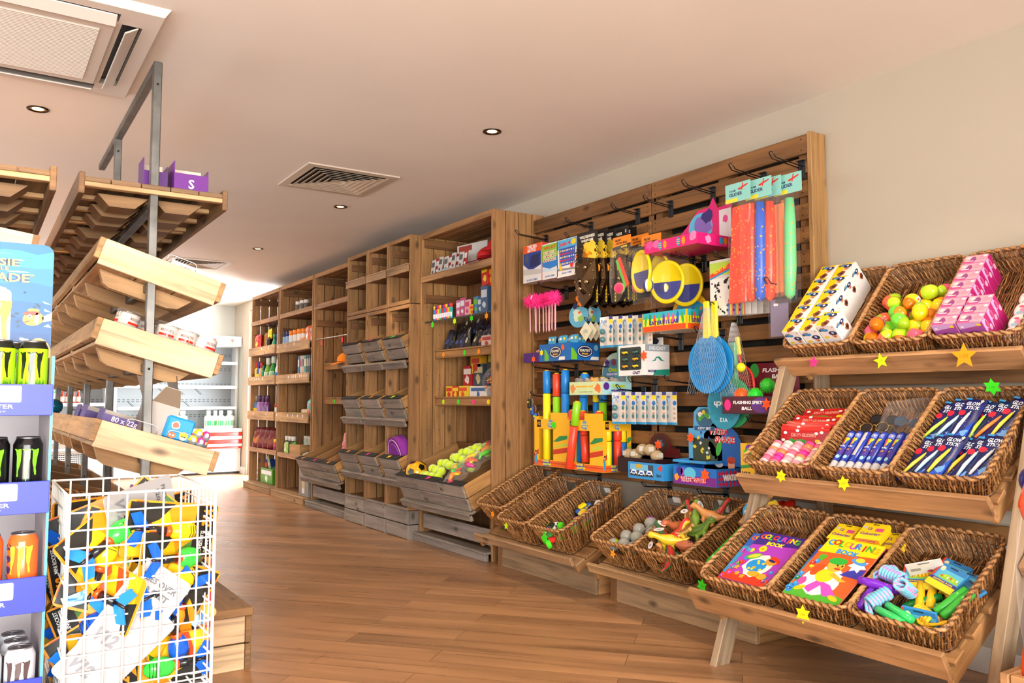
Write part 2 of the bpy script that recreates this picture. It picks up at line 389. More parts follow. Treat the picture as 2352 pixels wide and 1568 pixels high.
# flat panel with four slots
sl = [(x0+.16, y0+.075, x1-.16, y0+.145), (x0+.16, y1-.145, x1-.16, y1-.075), (x0+.075, y0+.16, x0+.145, y1-.16), (x1-.145, y0+.16, x1-.075, y1-.16)]
xs = sorted({x0+.02, x1-.02, x0+.075, x0+.145, x0+.16, x1-.16, x1-.145, x1-.075}); ys = sorted({y0+.02, y1-.02, y0+.075, y0+.145, y0+.16, y1-.16, y1-.145, y1-.075})
for i in range(len(xs)-1):
    for j in range(len(ys)-1):
        cx, cy = (xs[i]+xs[i+1])/2, (ys[j]+ys[j+1])/2
        if any(a < cx < c and b < cy < d for a, b, c, d in sl): continue
        m.face([(xs[i], ys[j], z), (xs[i], ys[j+1], z), (xs[i+1], ys[j+1], z), (xs[i+1], ys[j], z)])
for a, b, c, d in sl:
    ringq(m, a, b, c, d, a, b, c, d, z, H-.004, '#8a8178'); m.face([(a, b, H-.003), (a, d, H-.003), (c, d, H-.003), (c, b, H-.003)], '#171310')
put('panel', m, ac)
for a, b, c, d in sl:
    f = MB('satin', '#d8cfc6').at(T)
    if c-a > d-b: f.box(a+.01, -.028, -.003, c-.01, .028, .003, bev=.002, M_=TR(0, (b+d)/2, z-.012) @ RX(28 if b > 3.6 else -28))
    else: f.box(-.028, b+.01, -.003, .028, d-.01, .003, bev=.002, M_=TR((a+c)/2, 0, z-.012) @ RY(-32 if a > 0 else 32))
    put('air_flap', f, ac)
f = MB('satin', '#d8cfc6').at(T); f.box(x0+.165, y0+.165, z-.012, x1-.165, y1-.165, z, bev=.004); put('grille_frame', f, ac)
f = MB('matte', '#e6ddd3').at(T); gx0, gx1, gy0, gy1 = x0+.215, x1-.215, y0+.215, y1-.215
f.box(gx0, gy0, z-.0135, gx1, gy1, z-.012)
for i in range(40): y = gy0+(gy1-gy0)*(i+.5)/40; f.box(gx0, y-.0036, z-.0165, gx1, y+.0036, z-.0135)
put('intake_grille', f, ac)
# four-way diffusers
def diffuser(cx, cy, label):
    t = thing('ceiling_diffuser', label, 'air vent', (cx, cy, H), group='square ceiling diffusers')
    fr = MB('satin', '#cdbfae'); h = .302
    ringq(fr, -h, -h, h, h, -h, -h, h, h, 0, -.008); ringq(fr, -h, -h, h, h, -h+.05, -h+.05, h-.05, h-.05, -.008, -.010)
    ringq(fr, -h+.05, -h+.05, h-.05, h-.05, -h+.06, -h+.06, h-.06, h-.06, -.010, -.001); put('frame', fr, t)
    bk = MB('matte', '#15110d'); a = h-.055; bk.face([(-a, -a, -.001), (-a, a, -.001), (a, a, -.001), (a, -a, -.001)]); put('duct', bk, t)
    for k in range(6):
        a = .235-.037*k; v = MB('satin', '#c9b9a6')
        ringq(v, -a, -a, a, a, -a+.030, -a+.030, a-.030, a-.030, -.013, -.002); ringq(v, -a, -a, a, a, -a+.002, -a+.002, a-.002, a-.002, -.013, -.0145)
        if k == 5: v.face([(-a+.03, -a+.03, -.002), (-a+.03, a-.03, -.002), (a-.03, a-.03, -.002), (a-.03, -a+.03, -.002)])
        put('louvre', v, t)
diffuser(1.955, 5.05, 'larger-looking square louvred vent in the middle of the ceiling, before the tall shelves')
diffuser(1.93, 8.95, 'small distant square ceiling vent seen beyond the steel rack post')
m = MB('satin', '#d2cdc4'); 
dl = None
def downlight(x, y, label):
    t = thing('ceiling_downlight', label, 'downlight', (x, y, H), group='recessed ceiling downlights')
    r = MB('metal', '#3a3128'); r.lathe([(.050, -.0005), (.050, -.004), (.043, -.006), (.037, -.003), (.036, -.001)], 28, cap=False); put('bezel', r, t)
    b = MB('lamp', '#ffe2a8'); b.lathe([(.0001, -.004), (.018, -.0035), (.0255, -.002), (.027, -.001)], 20, cap=False); put('bulb', b, t)
    b = MB('metal', '#c79a55'); b.lathe([(.027, -.001), (.037, -.0018)], 20, cap=False); put('reflector', b, t)
downlight(2.28, 3.66, 'recessed ceiling spotlight nearest the toy board, with bronze rim')
downlight(2.24, 5.73, 'recessed ceiling spotlight just beyond the middle ceiling vent')
downlight(2.22, 7.77, 'small far recessed ceiling spotlight above the stacked shelves')
downlight(.22, 4.6, 'glowing orange ceiling spotlight under the air conditioner at the left edge')

# ---------------------------------------------------------------- crate shelving along the right wall
WW, WG, WD = '#a87a4a', '#91857a', '#80562f'  # WD: inner and rear boards, tinted darker to deepen the shade there
def vary(c, a=.10):
    r, g, b = C(c); k = 1+U(-a, a); return (r*k, g*k*(1+U(-.02, .02)), b*k*(1+U(-.04, .04)))
def planks(m, ax, a0, a1, n, gap, box, g, col, bev=.002):
    # n boards side by side along axis ax between a0 and a1; box(lo, hi) -> six coordinates
    w = (a1-a0-gap*(n-1))/n
    for i in range(n):
        lo = a0+i*(w+gap); m.box(*box(lo, lo+w), col=vary(col), g=g, bev=bev)
def tagcard(m, x, y, z, s=.03, num='1'):
    Fr = frame((x, y, z), (0, -1, 0), (0, 0, 1)); m.poly(rect(-s/2, -s/2, s/2, s/2), Fr, .0012, '#f1efe8', 'print'); m.txt(num, Fr, 0, 0, h=s*.45, col='#3a3a40', z=.002, mat='print')
def star(m, Fr, r, col, k=6, price=True):
    P = starp(0, 0, r, k, .58 if k != 5 else .45); n = len(P)
    ids = [m.V(Fr(x, y, .0)) for x, y in P]; ids2 = [m.V(Fr(x, y, .0015)) for x, y in P]
    m.F(ids2, col, 'matte'); m.F(ids[::-1], col, 'matte')
    for i in range(n): j = (i+1) % n; m.F([ids[i], ids[j], ids2[j], ids2[i]], col, 'matte')
    if price: m.txt('1.00', Fr, 0, 0, h=r*.28, col=tuple(c*.62 for c in C(col)), z=.0022, mat='matte', bold=0)
STARC = {'y': '#ffe000', 'o': '#ff9a00', 'g': '#3ce01c', 'l': '#c8f500', 'p': '#ff2f86', 'r': '#ff5a1e'}
def unit(name, label, Y0, Y1, Xf, nside=4, plinth=(2.82, .075), shelves=(), boards=(), group=None, nback=8):
    t = thing(name, label, 'shelving unit', (Xf, (Y0+Y1)/2, 0), group=group); T = TR(-Xf, -(Y0+Y1)/2, 0); Zt = 2.335; Xb = WX-.012
    for Y in (Y0, Y1-.022):
        m = MB('wood').at(T); planks(m, 0, Xf, Xb, nside, .009, lambda a, b: (a, Y, .0, b, Y+.022, Zt-.0), 2, WW)
        s_ = 1 if Y == Y0 else -1; yi = Y+.022 if s_ > 0 else Y-.028
        for z in (Zt-.105, 1.80):
            m.box(Xf+.02, yi, z, Xb, yi+.028, z+.065, vary(WD), g=0, bev=.003)
        for i in range(nside):   # peg holes and screws
            x = Xf+(Xb-Xf)*(i+.5)/nside
            for z in np.arange(.3, 2.2, .105): m.poly(ell(x-.0, z, .0035, n=6), lambda a, b, c, Y=Y, s_=s_: Vector((a, (Y+.022+c) if s_ > 0 else (Y-c), b)), .0006, '#241505', 'matte')
        put('side_panel', m, t)
    m = MB('wood').at(T); planks(m, 1, Y0+.024, Y1-.024, nback, .009, lambda a, b: (Xb-.02, a, .08, Xb, b, Zt-.03), 2, WD); put('back_panel', m, t)
    m = MB('wood').at(T); planks(m, 0, Xf+.022, Xb, nside, .008, lambda a, b: (a, Y0+.022, Zt-.022, b, Y1-.022, Zt), 1, WW); m.box(Xf, Y0+.022, Zt-.042, Xf+.022, Y1-.022, Zt, vary(WW), g=1, bev=.003); put('top_panel', m, t)
    if plinth:
        m = MB('wood').at(T); c = WG if plinth[1] < .07 else '#a88459'
        m.box(plinth[0], Y0+.02, 0, plinth[0]+.03, Y1, plinth[1]-.018, vary(c), g=1, bev=.004); m.box(plinth[0]-.004, Y0+.02, plinth[1]-.018, Xf+.05, Y1, plinth[1], vary(c), g=1, bev=.004)
        m.box(Xf+.05, Y0+.024, plinth[1]-.02, Xb-.02, Y1-.024, plinth[1], vary(WD), g=1); put('plinth', m, t)
    for z, kind, tags in shelves:
        m = MB('wood').at(T)
        if kind == 'lip': # thin shelf with a low leaning front board
            m.box(Xf+.01, Y0+.022, z-.045, Xb-.02, Y1-.022, z-.027, vary(WD), g=1); m.box(Xf-.005, Y0+.004, z-.052, Xf+.015, Y1-.012, z-.006, vary('#b2855a'), g=1, bev=.003); m.box(Xf-.002, Y0+.006, z-.006, Xf+.022, Y1-.014, z, vary('#b2855a'), g=1, bev=.002)
        elif kind == 'tall': # shelf behind a tall front board with printed tickets
            m.box(Xf, Y0+.022, z-.105, Xb-.02, Y1-.022, z-.085, vary(WD), g=1); m.box(Xf-.032, Y0+.035, z-.100, Xf-.012, Y1-.004, z, vary('#c79c6c'), g=1, bev=.002)
            for q, y in enumerate(tags): tagcard(m, Xf-.032, y, z-.03, .026, str(1+q % 9))
        elif kind == 'deep':
            m.box(Xf+.14, Y0+.022, z-.022, Xb-.02, Y1-.022, z-.004, vary(WD), g=1); m.box(Xf+.12, Y0+.022, z-.055, Xf+.14, Y1-.022, z, vary(WW), g=1, bev=.003); m.box(Xf+.115, Y0+.022, z, Xf+.15, Y1-.022, z+.012, vary(WW), g=1, bev=.002)
            for q, (y, c) in enumerate(tags): star(m, frame((Xf+.118, y, z-.028), (0, -1, 0), (0, 0, 1)), .024, STARC[c])
        elif kind == 'glass':
            m.box(Xf+.03, Y0+.03, z-.008, Xb-.03, Y1-.03, z, '#cfe4dc', 'clear'); m.box(Xf+.027, Y0+.03, z-.009, Xf+.031, Y1-.03, z+.001, '#20302a', 'gloss')
            for q, (y, c) in enumerate(tags):
                star(m, frame((Xf+.022, y, z-.03), (0, -1, 0), (0, 0, 1)), .026, STARC[c]); m.tube([(Xf+.024, y, z), (Xf+.024, y, z-.012)], .001, 4, '#ccc', 'gloss')
        put('shelf', m, t)
    return t, T
uA, TA = unit('shelving_unit', 'farthest crate shelving unit beside the bright door, with cleaning sprays and bottles', 9.19, 10.27, 2.88, group='tall crate shelving units', plinth=(2.815, .078),
    shelves=[(2.02, 'lip', ()), (1.69, 'tall', (9.72, 9.45)), (1.338, 'tall', (10.18, 10.1, 9.98, 9.9, 9.82, 9.66)), (.926, 'tall', (10.0, 9.5)), (.488, 'lip', ())])
uB, TB = unit('shelving_unit', 'second farthest crate shelving unit, with deodorants, toothbrushes and wipes', 8.085, 9.165, 2.88, group='tall crate shelving units', plinth=(2.815, .078),
    shelves=[(2.022, 'lip', ()), (1.68, 'tall', (9.1, 8.85, 8.55)), (1.335, 'tall', (8.72, 8.6, 8.54, 8.48, 8.36, 8.3, 8.22, 8.16)), (.922, 'tall', (9.1, 8.72, 8.56, 8.4, 8.24)), (.482, 'lip', ())])
uC, TC = unit('shelving_unit', 'mostly empty crate shelving unit with a thin rail and a wide three-part bin', 6.965, 8.055, 2.88, group='tall crate shelving units', plinth=(2.82, .066),
    shelves=[(2.02, 'lip', ()), (1.414, 'deep', ((7.42, 'l'),)), (1.07, 'deep', ((7.75, 'g'),))])
m = MB('metal', '#c9c9c9').at(TC); m.tube([(2.9, 6.99, 1.662), (2.9, 8.03, 1.667)], .005, 8)
for y in (7.85, 7.3): m.box(2.89, y-.014, 1.60, 2.893, y+.014, 1.645, '#ff2f6a', 'matte')
put('hanging_rail', m, uC)
uE, TE = unit('shelving_unit', 'nearest tall crate shelving unit, its plank side against the toy board', 4.605, 5.665, 2.875, group='tall crate shelving units', plinth=(2.83, .064),
    shelves=[(2.006, 'lip', ()), (1.652, 'glass', ((5.5, 'g'), (5.16, 'l'), (4.92, 'g'), (4.72, 'o'))), (1.425, 'deep', ((5.5, 'o'), (5.18, 'g'), (4.98, 'o'))), (1.068, 'deep', ((5.5, 'l'), (5.27, 'g'), (5.05, 'p'), (4.85, 'y')))])
for u, T, a, b in ((uC, TC, 6.99, 8.03), (uE, TE, 4.63, 5.64)):
    m = MB('wood').at(T); m.box(2.875, a, .10, 2.895, b-.05, .205, vary(WG), g=1, bev=.003); m.box(2.9, a+.02, .08, 2.93, a+.05, .3, vary(WD), g=2); m.box(2.9, b-.05, .08, 2.93, b-.02, .3, vary(WD), g=2)
    put('lower_board', m, u)
# narrow cubby towers
def cubby(label, Y0, Y1):
    Xf = 2.792; Yc = (Y0+Y1)/2; T = TR(-Xf, -Yc, 0); Xb = WX-.012
    t = thing('cubby_tower', label, 'cubby shelf', (Xf, Yc, 0), group='narrow crate cubby towers')
    for Y in (Y0+.002, Y1-.022):
        m = MB('wood').at(T)
        for z0, z1 in ((0, .108), (.114, .216), (.22, 1.795), (1.80, 2.335)):
            planks(m, 0, Xf, Xb, 5, .008, lambda a, b: (a, Y, z0, b, Y+.02, z1), 2, WW if z0 > .2 else WG)
        put('side_panel', m, t)
    m = MB('wood').at(T); planks(m, 1, Y0+.024, Y1-.024, 4, .009, lambda a, b: (Xb-.02, a, .02, Xb, b, 2.31), 2, WD); put('back_panel', m, t)
    a, b = Y0+.023, Y1-.023
    for z, c in ((2.303, WW), (1.80, WW), (1.765, WW)):
        m = MB('wood').at(T); m.box(Xf, a, z, Xf+.02, b, z+.03, vary(c), g=1, bev=.002); m.box(Xf+.02, a, z+.008, Xb-.02, b, z+.026, vary(WD), g=1); put('crate_board', m, t)
    for z in (2.21, 1.69): m = MB('wood').at(T); m.box(Xf+.03, b-.02, z, Xb-.03, b, z+.06, vary(WD), g=0, bev=.002); put('inner_batten', m, t)
    m = MB('wood').at(T); c = vary('#b08a63'); m.box(Xf-.022, a-.012, 2.045, Xf-.006, b+.004, 2.098, c, g=1, bev=.002); m.box(Xf-.026, a-.012, 2.098, Xf+.0, b+.004, 2.110, c, g=1, bev=.002); m.box(Xf-.006, a, 2.05, Xb-.02, b, 2.064, vary(WD), g=1); put('shelf', m, t)
    for z in (1.345, .897, .435):   # leaning ledges that carry the tilt bins
        m = MB('wood').at(T @ TR(2.765, 0, z) @ RY(-24) @ TR(0, 0, 0)); m.box(-.022, a-.014, -.045, .0, b+.008, .006, vary(WG), g=1, bev=.002); m.box(-.03, a-.014, .004, .004, b+.008, .016, vary(WG), g=1, bev=.002); m.box(0.0, a+.002, -.012, .36, b-.002, .0, vary(WD), g=1); put('tilted_ledge', m, t)
    m = MB('wood').at(T); m.box(Xf-.002, a, .114, Xf+.018, b, .214, vary(WG), g=1, bev=.003); m.box(Xf-.002, a, 0.004, Xf+.018, b, .106, vary(WG), g=1, bev=.003); m.box(Xf-.004, a, .216, Xf+.03, b, .235, vary(WG), g=1, bev=.003)
    m.box(Xf+.03, a, .22, Xb-.02, b, .234, vary(WD), g=1); put('drawer_boards', m, t)
cubby('farthest of the three narrow cubby towers, next to the empty shelving unit', 6.505, 6.945)
cubby('middle one of the three narrow cubby towers', 6.085, 6.5)
cubby('nearest of the three narrow cubby towers, purple bag in its lowest bin', 5.672, 6.08)

def slat_bin(label, Yc, Wd, Xt, zt, h, depth, n, stars, group, rot=24, tall=1):
    # hinged-looking crate bin leaning outwards, black card clipped on top of each front
    Xb_ = Xt+h*sin(rad(rot)); zb = zt-h*cos(rad(rot))
    mw = TR(Xb_, Yc, zb) @ RY(-rot)
    t = thing('crate_bin', label, 'crate bin', group=group, mw=mw)
    m = MB('wood'); w = Wd/n
    for i in range(n):
        y = Wd/2-w*(i+1)
        for k in range(2): m.box(0, y+.005, k*h/2+.004, .016, y+w-.005, (k+1)*h/2-.004, vary(WG), g=1, bev=.002)
    fsl = put('front_slats', m, t)
    m = MB('wood')
    for y in (-Wd/2, Wd/2-.014):
        for k in range(2): m.box(.017, y, k*h/2+.003, depth, y+.014, (k+1)*h/2-.003, vary('#b8884f'), g=0, bev=.002)
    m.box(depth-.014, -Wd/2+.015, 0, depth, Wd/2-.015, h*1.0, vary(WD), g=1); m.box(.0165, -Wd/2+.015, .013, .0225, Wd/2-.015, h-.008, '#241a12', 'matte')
    for y in (-Wd/2+.015, Wd/2-.037): m.box(.017, y, .01, .037, y+.022, h-.006, vary(WW), g=2)
    put('crate_body', m, t)
    m = MB('wood'); m.box(.017, -Wd/2+.015, 0, depth-.015, Wd/2-.015, .012, vary(WD), g=0); put('floor_board', m, t)
    for i in range(1, n):
        m = MB('wood'); y = Wd/2-w*i; m.box(.017, y-.007, .013, depth-.015, y+.007, h-.01, vary(WW), g=0, bev=.002); put('divider', m, t)
    for i in range(n):
        m = MB('matte', '#1b1917'); y0, y1 = Wd/2-w*(i+1)+.006, Wd/2-w*i-.006; m.box(-.004, y0, h+.001, .055, y1, h+.006, bev=.001)
        if i < len(stars) and stars[i]:
            star(m, frame((.026, (y0+y1)/2+U(-.02, .02), h+.007), (0, -1, 0), (1, 0, 0)), .026, STARC[stars[i]], 5, False)
        put('black_card', m, fsl)
    return t, mw
BINS = {}
cn = ['under the farthest narrow cubby', 'under the middle narrow cubby', 'under the nearest narrow cubby']
cy = [6.725, 6.293, 5.876]; ww = [.36, .345, .335]
rn = [('upper', 1.532, 2.722), ('middle', 1.063, 2.722), ('lower', .60, 2.705)]
sc = [['', 'p', 'g'], ['', 'o', 'l'], ['o', 'p', 'y']]
for i, (r, z, X) in enumerate(rn):
    for j in range(3):
        BINS[i, j] = slat_bin('%s small leaning crate bin %s' % (r, cn[j].replace('under', 'in')+' tower'), cy[j], ww[j], X, z, .175, .30, 1, sc[i][j], 'small leaning crate bins in the cubby towers')
BC = slat_bin('wide three-part leaning crate bin in the empty shelving unit', 7.505, 1.0, 2.70, .478, .175, .52, 3, 'opo', 'wide leaning crate bins')
BE = slat_bin('wide three-part leaning crate bin full of tennis balls', 5.14, 1.0, 2.66, .497, .185, .58, 3, ['', 'p', 'p'], 'wide leaning crate bins')
for u, T, (t, mw), Wd, zz in ((uC, TC, BC, 1.02, 0), (uE, TE, BE, 1.02, 0)):
    m = MB('wood').at(T @ mw); m.box(-.03, -Wd/2, -.055, -.008, Wd/2, -.004, vary(WG), g=1, bev=.003); m.box(-.034, -Wd/2, -.016, .03, Wd/2, -.002, vary(WG), g=1, bev=.003)
    for y in (-Wd/2+.03, 0, Wd/2-.08): m.box(.02, y, -.03, .5, y+.05, -.003, vary(WD), g=0, bev=.003)
    put('tilted_ledge', m, u)

# ---------------------------------------------------------------- slatted pallet board on the wall
bd = thing('slatted_display_board', 'large slatted wooden wall board hung with toys', 'display board', (3.2, 3.4, .5)); T = TR(-3.2, -3.4, -.5)
for ya, yb in ((2.372, 3.417), (3.423, 4.59)):
    for k in range(16):
        z1 = 2.288-.1085*k; h = .092 if k == 0 else .075
        m = MB('wood').at(T); m.box(3.2, ya, z1-h, 3.218, yb, z1, vary('#84592f', .18), g=1, bev=.003)
        for y in (ya+.03, yb-.03):
            for dz in (.02, h-.02): m.poly(ell(y, z1-dz, .004, n=6), lambda a, b, c: Vector((3.2-c, a, b)), .0005, '#2a1a0a', 'matte')
        put('slat', m, bd)
for y in (2.40, 3.385, 3.43, 4.55, 2.9, 3.95):
    m = MB('wood').at(T); m.box(3.219, y-.03, .60, 3.309, y+.03, 2.27, vary(WD), g=2); put('batten', m, bd)
m = MB('wood').at(T); m.box(3.196, 2.345, .55, 3.305, 2.370, 2.294, vary('#b58852'), g=2, bev=.003); put('end_post', m, bd)
m = MB('matte', '#28241f').at(T); m.box(3.30, 2.43, .6, 3.309, 4.5, 2.25); put('dark_sheet', m, bd)  # near-black sheet closing the gaps between the slats

# ---------------------------------------------------------------- low plinths with tilted trays under the board
def low_tray(label, Y0, Y1, b0, b1):
    t = thing('tray_stand', label, 'display stand', (2.86, (Y0+Y1)/2, 0), group='low stands with tilted trays under the toy board'); T = TR(-2.86, -(Y0+Y1)/2, 0)
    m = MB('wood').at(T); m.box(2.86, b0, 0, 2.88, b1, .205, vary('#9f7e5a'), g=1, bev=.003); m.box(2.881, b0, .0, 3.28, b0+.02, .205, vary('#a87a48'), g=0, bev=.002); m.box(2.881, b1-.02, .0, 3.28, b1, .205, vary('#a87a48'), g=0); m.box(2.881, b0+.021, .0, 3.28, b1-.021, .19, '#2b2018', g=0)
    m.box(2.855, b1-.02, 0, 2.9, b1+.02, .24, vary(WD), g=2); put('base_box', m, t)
    Q = T @ TR(2.70, 0, .185) @ RY(-26)
    m = MB('wood').at(Q); m.box(-.02, Y0, -.005, .0, Y1, .045, vary('#a8835c'), g=1, bev=.004); m.box(.0, Y0, -.02, .07, Y1, -.004, vary('#a8835c'), g=1, bev=.003); put('front_ledge', m, t)
    for k in range(5):
        m = MB('wood').at(Q); m.box(.08+k*.1, Y0, -.02, .165+k*.1, Y1, -.004, vary('#9b6f42'), g=1, bev=.003); put('tray_slat', m, t)
    for y in (Y0, Y1-.03):
        m = MB('wood').at(Q); m.box(-.0, y, -.055, .58, y+.03, -.021, vary('#9b6f42'), g=0, bev=.003); put('side_rail', m, t)
    for y in (Y0+.03, Y1-.05):
        m = MB('wood').at(T); m.box(3.1, y, .206, 3.125, y+.02, .355, vary(WD), g=2); put('support', m, t)
low_tray('low tray stand nearer the tall shelving unit, three long baskets on it', 3.50, 4.50, 3.525, 4.485)
low_tray('low tray stand partly behind the tiered stand, three long baskets on it', 2.43, 3.365, 2.44, 3.375)
# ---------------------------------------------------------------- hooks
def hook(label, y, z, L, grp, X=3.2):
    t = thing('display_hook', label, 'hook', (X, y, z), group=grp)
    m = MB('satin', '#17171a'); m.box(-.004, -.019, -.06, 0, .019, .03, bev=.001)
    for s in (-.011, .011): m.box(-.008, s-.004, -.055, -.003, s+.004, .0, bev=.001)
    m.box(-.02, -.019, .026, .0, .019, .03); put('bracket', m, t)
    m = MB('gloss', '#17171a'); m.tube([(-.003, -.013, -.002), (-L*.9, -.011, .012), (-L, -.010, .035), (-L-.003, 0, .038), (-L, .010, .035), (-L*.9, .011, .012), (-.003, .013, -.002)], .0028, 6); put('prong', m, t)
    return t

# ---------------------------------------------------------------- wicker baskets
BK = {}
def basket_meshes(kind):
    if kind in BK: return BK[kind]
    W, L, Hh, tp, hole = {'tray': (.322, .466, .10, .022, False), 'long': (.315, .50, .175, .045, True)}[kind]
    rc = .045
    def rp(W, L, r, off):   # rounded rectangle path param -> list
        pts = []
        x0, x1, y0, y1 = off, L-off, -W/2+off, W/2-off; r = max(r-off*.3, .02)
        segs = [((x0, y1-r), (x0, y0+r)), ((x0+r, y0), (x1-r, y0)), ((x1, y0+r), (x1, y1-r)), ((x1-r, y1), (x0+r, y1))]
        cs = [((x0+r, y0+r), 180), ((x1-r, y0+r), 270), ((x1-r, y1-r), 0), ((x0+r, y1-r), 90)]
        for s, (c, a) in zip(segs, cs):
            pts.append(('l', s[0], s[1])); pts.append(('a', c, r, a))
        return pts
    def ev(P, u):   # u in 0..8
        i = int(u) % 8; f = u-int(u); s = P[i]
        if s[0] == 'l':
            a, b = Vector(s[1]), Vector(s[2]); p = a.lerp(b, f); d = (b-a).normalized(); return p, Vector((d.y, -d.x))
        a = rad(s[3]+90*f); n = Vector((cos(a), sin(a))); return Vector(s[1])+n*s[2], n
    Ptop, Pbot = rp(W, L, rc, 0), rp(W, L, rc, tp)
    lens = [(Vector(s[1])-Vector(s[2])).length if s[0] == 'l' else s[2]*pi/2 for s in Ptop]
    tot = sum(lens)
    def uu(d):
        d = d % tot; i = 0
        while d > lens[i]: d -= lens[i]; i += 1
        return i+min(d/lens[i], .9999)
    def pos(d, s, off):
        u = uu(d); a, n = ev(Pbot, u); b, n2 = ev(Ptop, u); p = a.lerp(b, s**.8)+n2*off; return Vector((p.x, p.y, Hh*s))
    rng = random.Random(3)
    m = MB('wicker'); sp = .0092; n = int(tot/sp); nz = 6 if kind == 'tray' else 9
    c0, c1, c2 = C('#9a6a3c'), C('#6a4422'), C('#b88654')
    for k in range(n):
        d = k*tot/n; ph = k % 2; c = rng.choice((c0, c0, c1, c2)); f = rng.uniform(.75, 1.2); c = tuple(x*f for x in c)
        cx = pos(d, 1, 0)
        inhole = hole and (abs(cx.y) < .05) and (cx.x < .02 or cx.x > L-.02)
        path = []
        for j in range(nz+1):
            s = j/nz*.96
            bandw = 3 if kind == 'tray' else 4.5
            path.append(pos(d+.022*s*(1 if kind == 'tray' else 1.2), s, .0036*cos(pi*(s*bandw+ph))))
        if inhole:
            path = path[:int(nz*.58)+1]
        m.tube(path, .0036, 5, c, cap=False)
        if inhole: m.tube([pos(d+.02, .87, 0), pos(d+.022, .96, 0)], .0036, 5, c, cap=False)
    for s in ((.34, .67) if kind == 'tray' else (.22, .44, .57, .88)):
        m.tube([pos(tot*i/90, s, 0) for i in range(90)], .0026, 5, c1, closed=True)
    weave = m.mesh('wicker_wall')
    m = MB('wicker'); N = int(tot/.0045); path = [pos(tot*i/N, 1, .001) for i in range(N)]
    rows = []
    for i in range(N+1):
        p = path[i % N]; t = (path[(i+1) % N]-path[(i-1) % N]).normalized(); nn = Vector((t.y, -t.x, 0)); tw = 2*pi*round(tot/.030)*i/N
        rows.append([p+(nn*cos(a)+Vector((0, 0, 1))*sin(a))*(.0078*(1+.30*cos(2*(a)+tw))) for a in [2*pi*q/10 for q in range(10)]])
    m.grid(rows, closed=True, cf=lambda i, j: c2 if math.cos(2*(2*pi*j/10)+2*pi*round(tot/.030)*i/N) > -.35 else c1)
    # foot rope
    m.tube([pos(tot*i/120, .02, .002) for i in range(120)], .0055, 6, c1, closed=True)
    rim = m.mesh('woven_rim')
    m = MB('wicker'); x0, x1, yw = tp+.006, L-tp-.006, W/2-tp-.004; k = 0; y = -yw
    while y < yw:
        c = rng.choice((c0, c1, c2)); f = rng.uniform(.6, .95); m.tube([(x0+(x1-x0)*j/16, y+rng.uniform(-.001, .001), .008+.003*cos(pi*j/2+pi*((k//3) % 2))) for j in range(17)], .0034, 4, tuple(x*f for x in c), cap=False); y += .0085; k += 1
    for j in range(8): x = x0+(x1-x0)*(j+.5)/8; m.tube([(x, -yw, .008), (x, yw, .008)], .004, 5, c1)
    m.box(x0-.004, -yw-.004, .0015, x1+.004, yw+.004, .0035, tuple(x*.35 for x in c1))
    base = m.mesh('woven_base')
    BK[kind] = (weave, rim, base, W, L, Hh); return BK[kind]
def basket(kind, mw, label, group, st=None, up=0):
    weave, rim, base, W, L, Hh = basket_meshes(kind)
    t = thing('wicker_basket', label, 'basket', group=group, mw=mw)
    put('wicker_wall', weave, t); put('woven_rim', rim, t); put('woven_base', base, t)
    if st:
        col, y, z, k, r, rot, *q = st; x = q[0] if q else -.012
        s = MB(); star(s, frame((0, 0, 0), (0, -1, 0), (0, 0, 1)), r, STARC[col], k)
        o = put('price_star', s, t, (x, y, z), (rad(rot), rad(up), 0))
    return t

# ---------------------------------------------------------------- three tier stand at the right
SB = '#b48453'
st = thing('tiered_display_stand', 'three-tier wooden stand with leaning legs, holding nine wicker baskets', 'display stand', (2.75, 1.86, 0)); T = TR(-2.75, -1.86, 0)
TIER = [((2.4515, .284), 31.0, -.018, .048, .46), ((2.722, .722), 38.6, .0, .036, .44), ((3.0025, 1.211), 46.5, -.012, .050, .38)]
YA, YB = 1.36, 2.385
for (ox, oz), th, lx, lz, dl in TIER:
    Q = T @ TR(ox, 0, oz) @ RY(-th)
    m = MB('wood').at(Q); m.box(lx-.022, YA, lz-.098, lx, YB, lz, vary('#b9895a'), g=1, bev=.004); put('front_board', m, st)
    for k in range(4):
        m = MB('wood').at(Q); x = lx+.012+k*(dl-.03)/3.6; m.box(x, YA-.008, -.021, x+.062, YB-.06, -.003, vary(SB), g=1, bev=.003); put('deck_slat', m, st)
    for y in (YA+.016, YB-.11):
        m = MB('wood').at(Q); m.box(lx+.004, y, -.098, dl+.03, y+.022, -.022, vary('#c8955c'), g=0, bev=.003); put('side_rail', m, st)
for y in (2.337, 1.297):
    P = [(2.505, 0), (2.600, 0), (2.600+.384*1.24, 1.24), (2.505+.384*1.24, 1.24)]
    m = MB('wood').at(T @ TR(2.505, y, 0) @ RY(math.degrees(math.atan(.384)))); m.box(0.0, 0, -.02, .088, .034, 1.30 if y > 2 else 1.75, vary('#a58c6e'), g=2, bev=.003)
    m2 = m; m2.v = [(a, b, max(c, 0.0)) for a, b, c in m2.v]; put('front_leg', m2, st)
    m = MB('wood').at(T); m.box(3.16, y-.03, 0, 3.235, y, 1.52, vary('#a58c6e'), g=2, bev=.003); put('back_leg', m, st)
    m = MB('wood').at(T @ TR(2.74, y+.036 if y > 2 else y-.03, .50) @ RY(-38)); m.box(0, 0, 0, .56, .024, .05, vary(SB), g=0, bev=.003); put('brace', m, st)
for z, h in ((1.115, .062), (1.0, .06), (.64, .05), (.52, .06)):
    m = MB('wood').at(T); m.box(3.237, 1.30, z, 3.255, 2.33, z+h, vary('#8f6438'), g=1, bev=.002); put('back_rail', m, st)

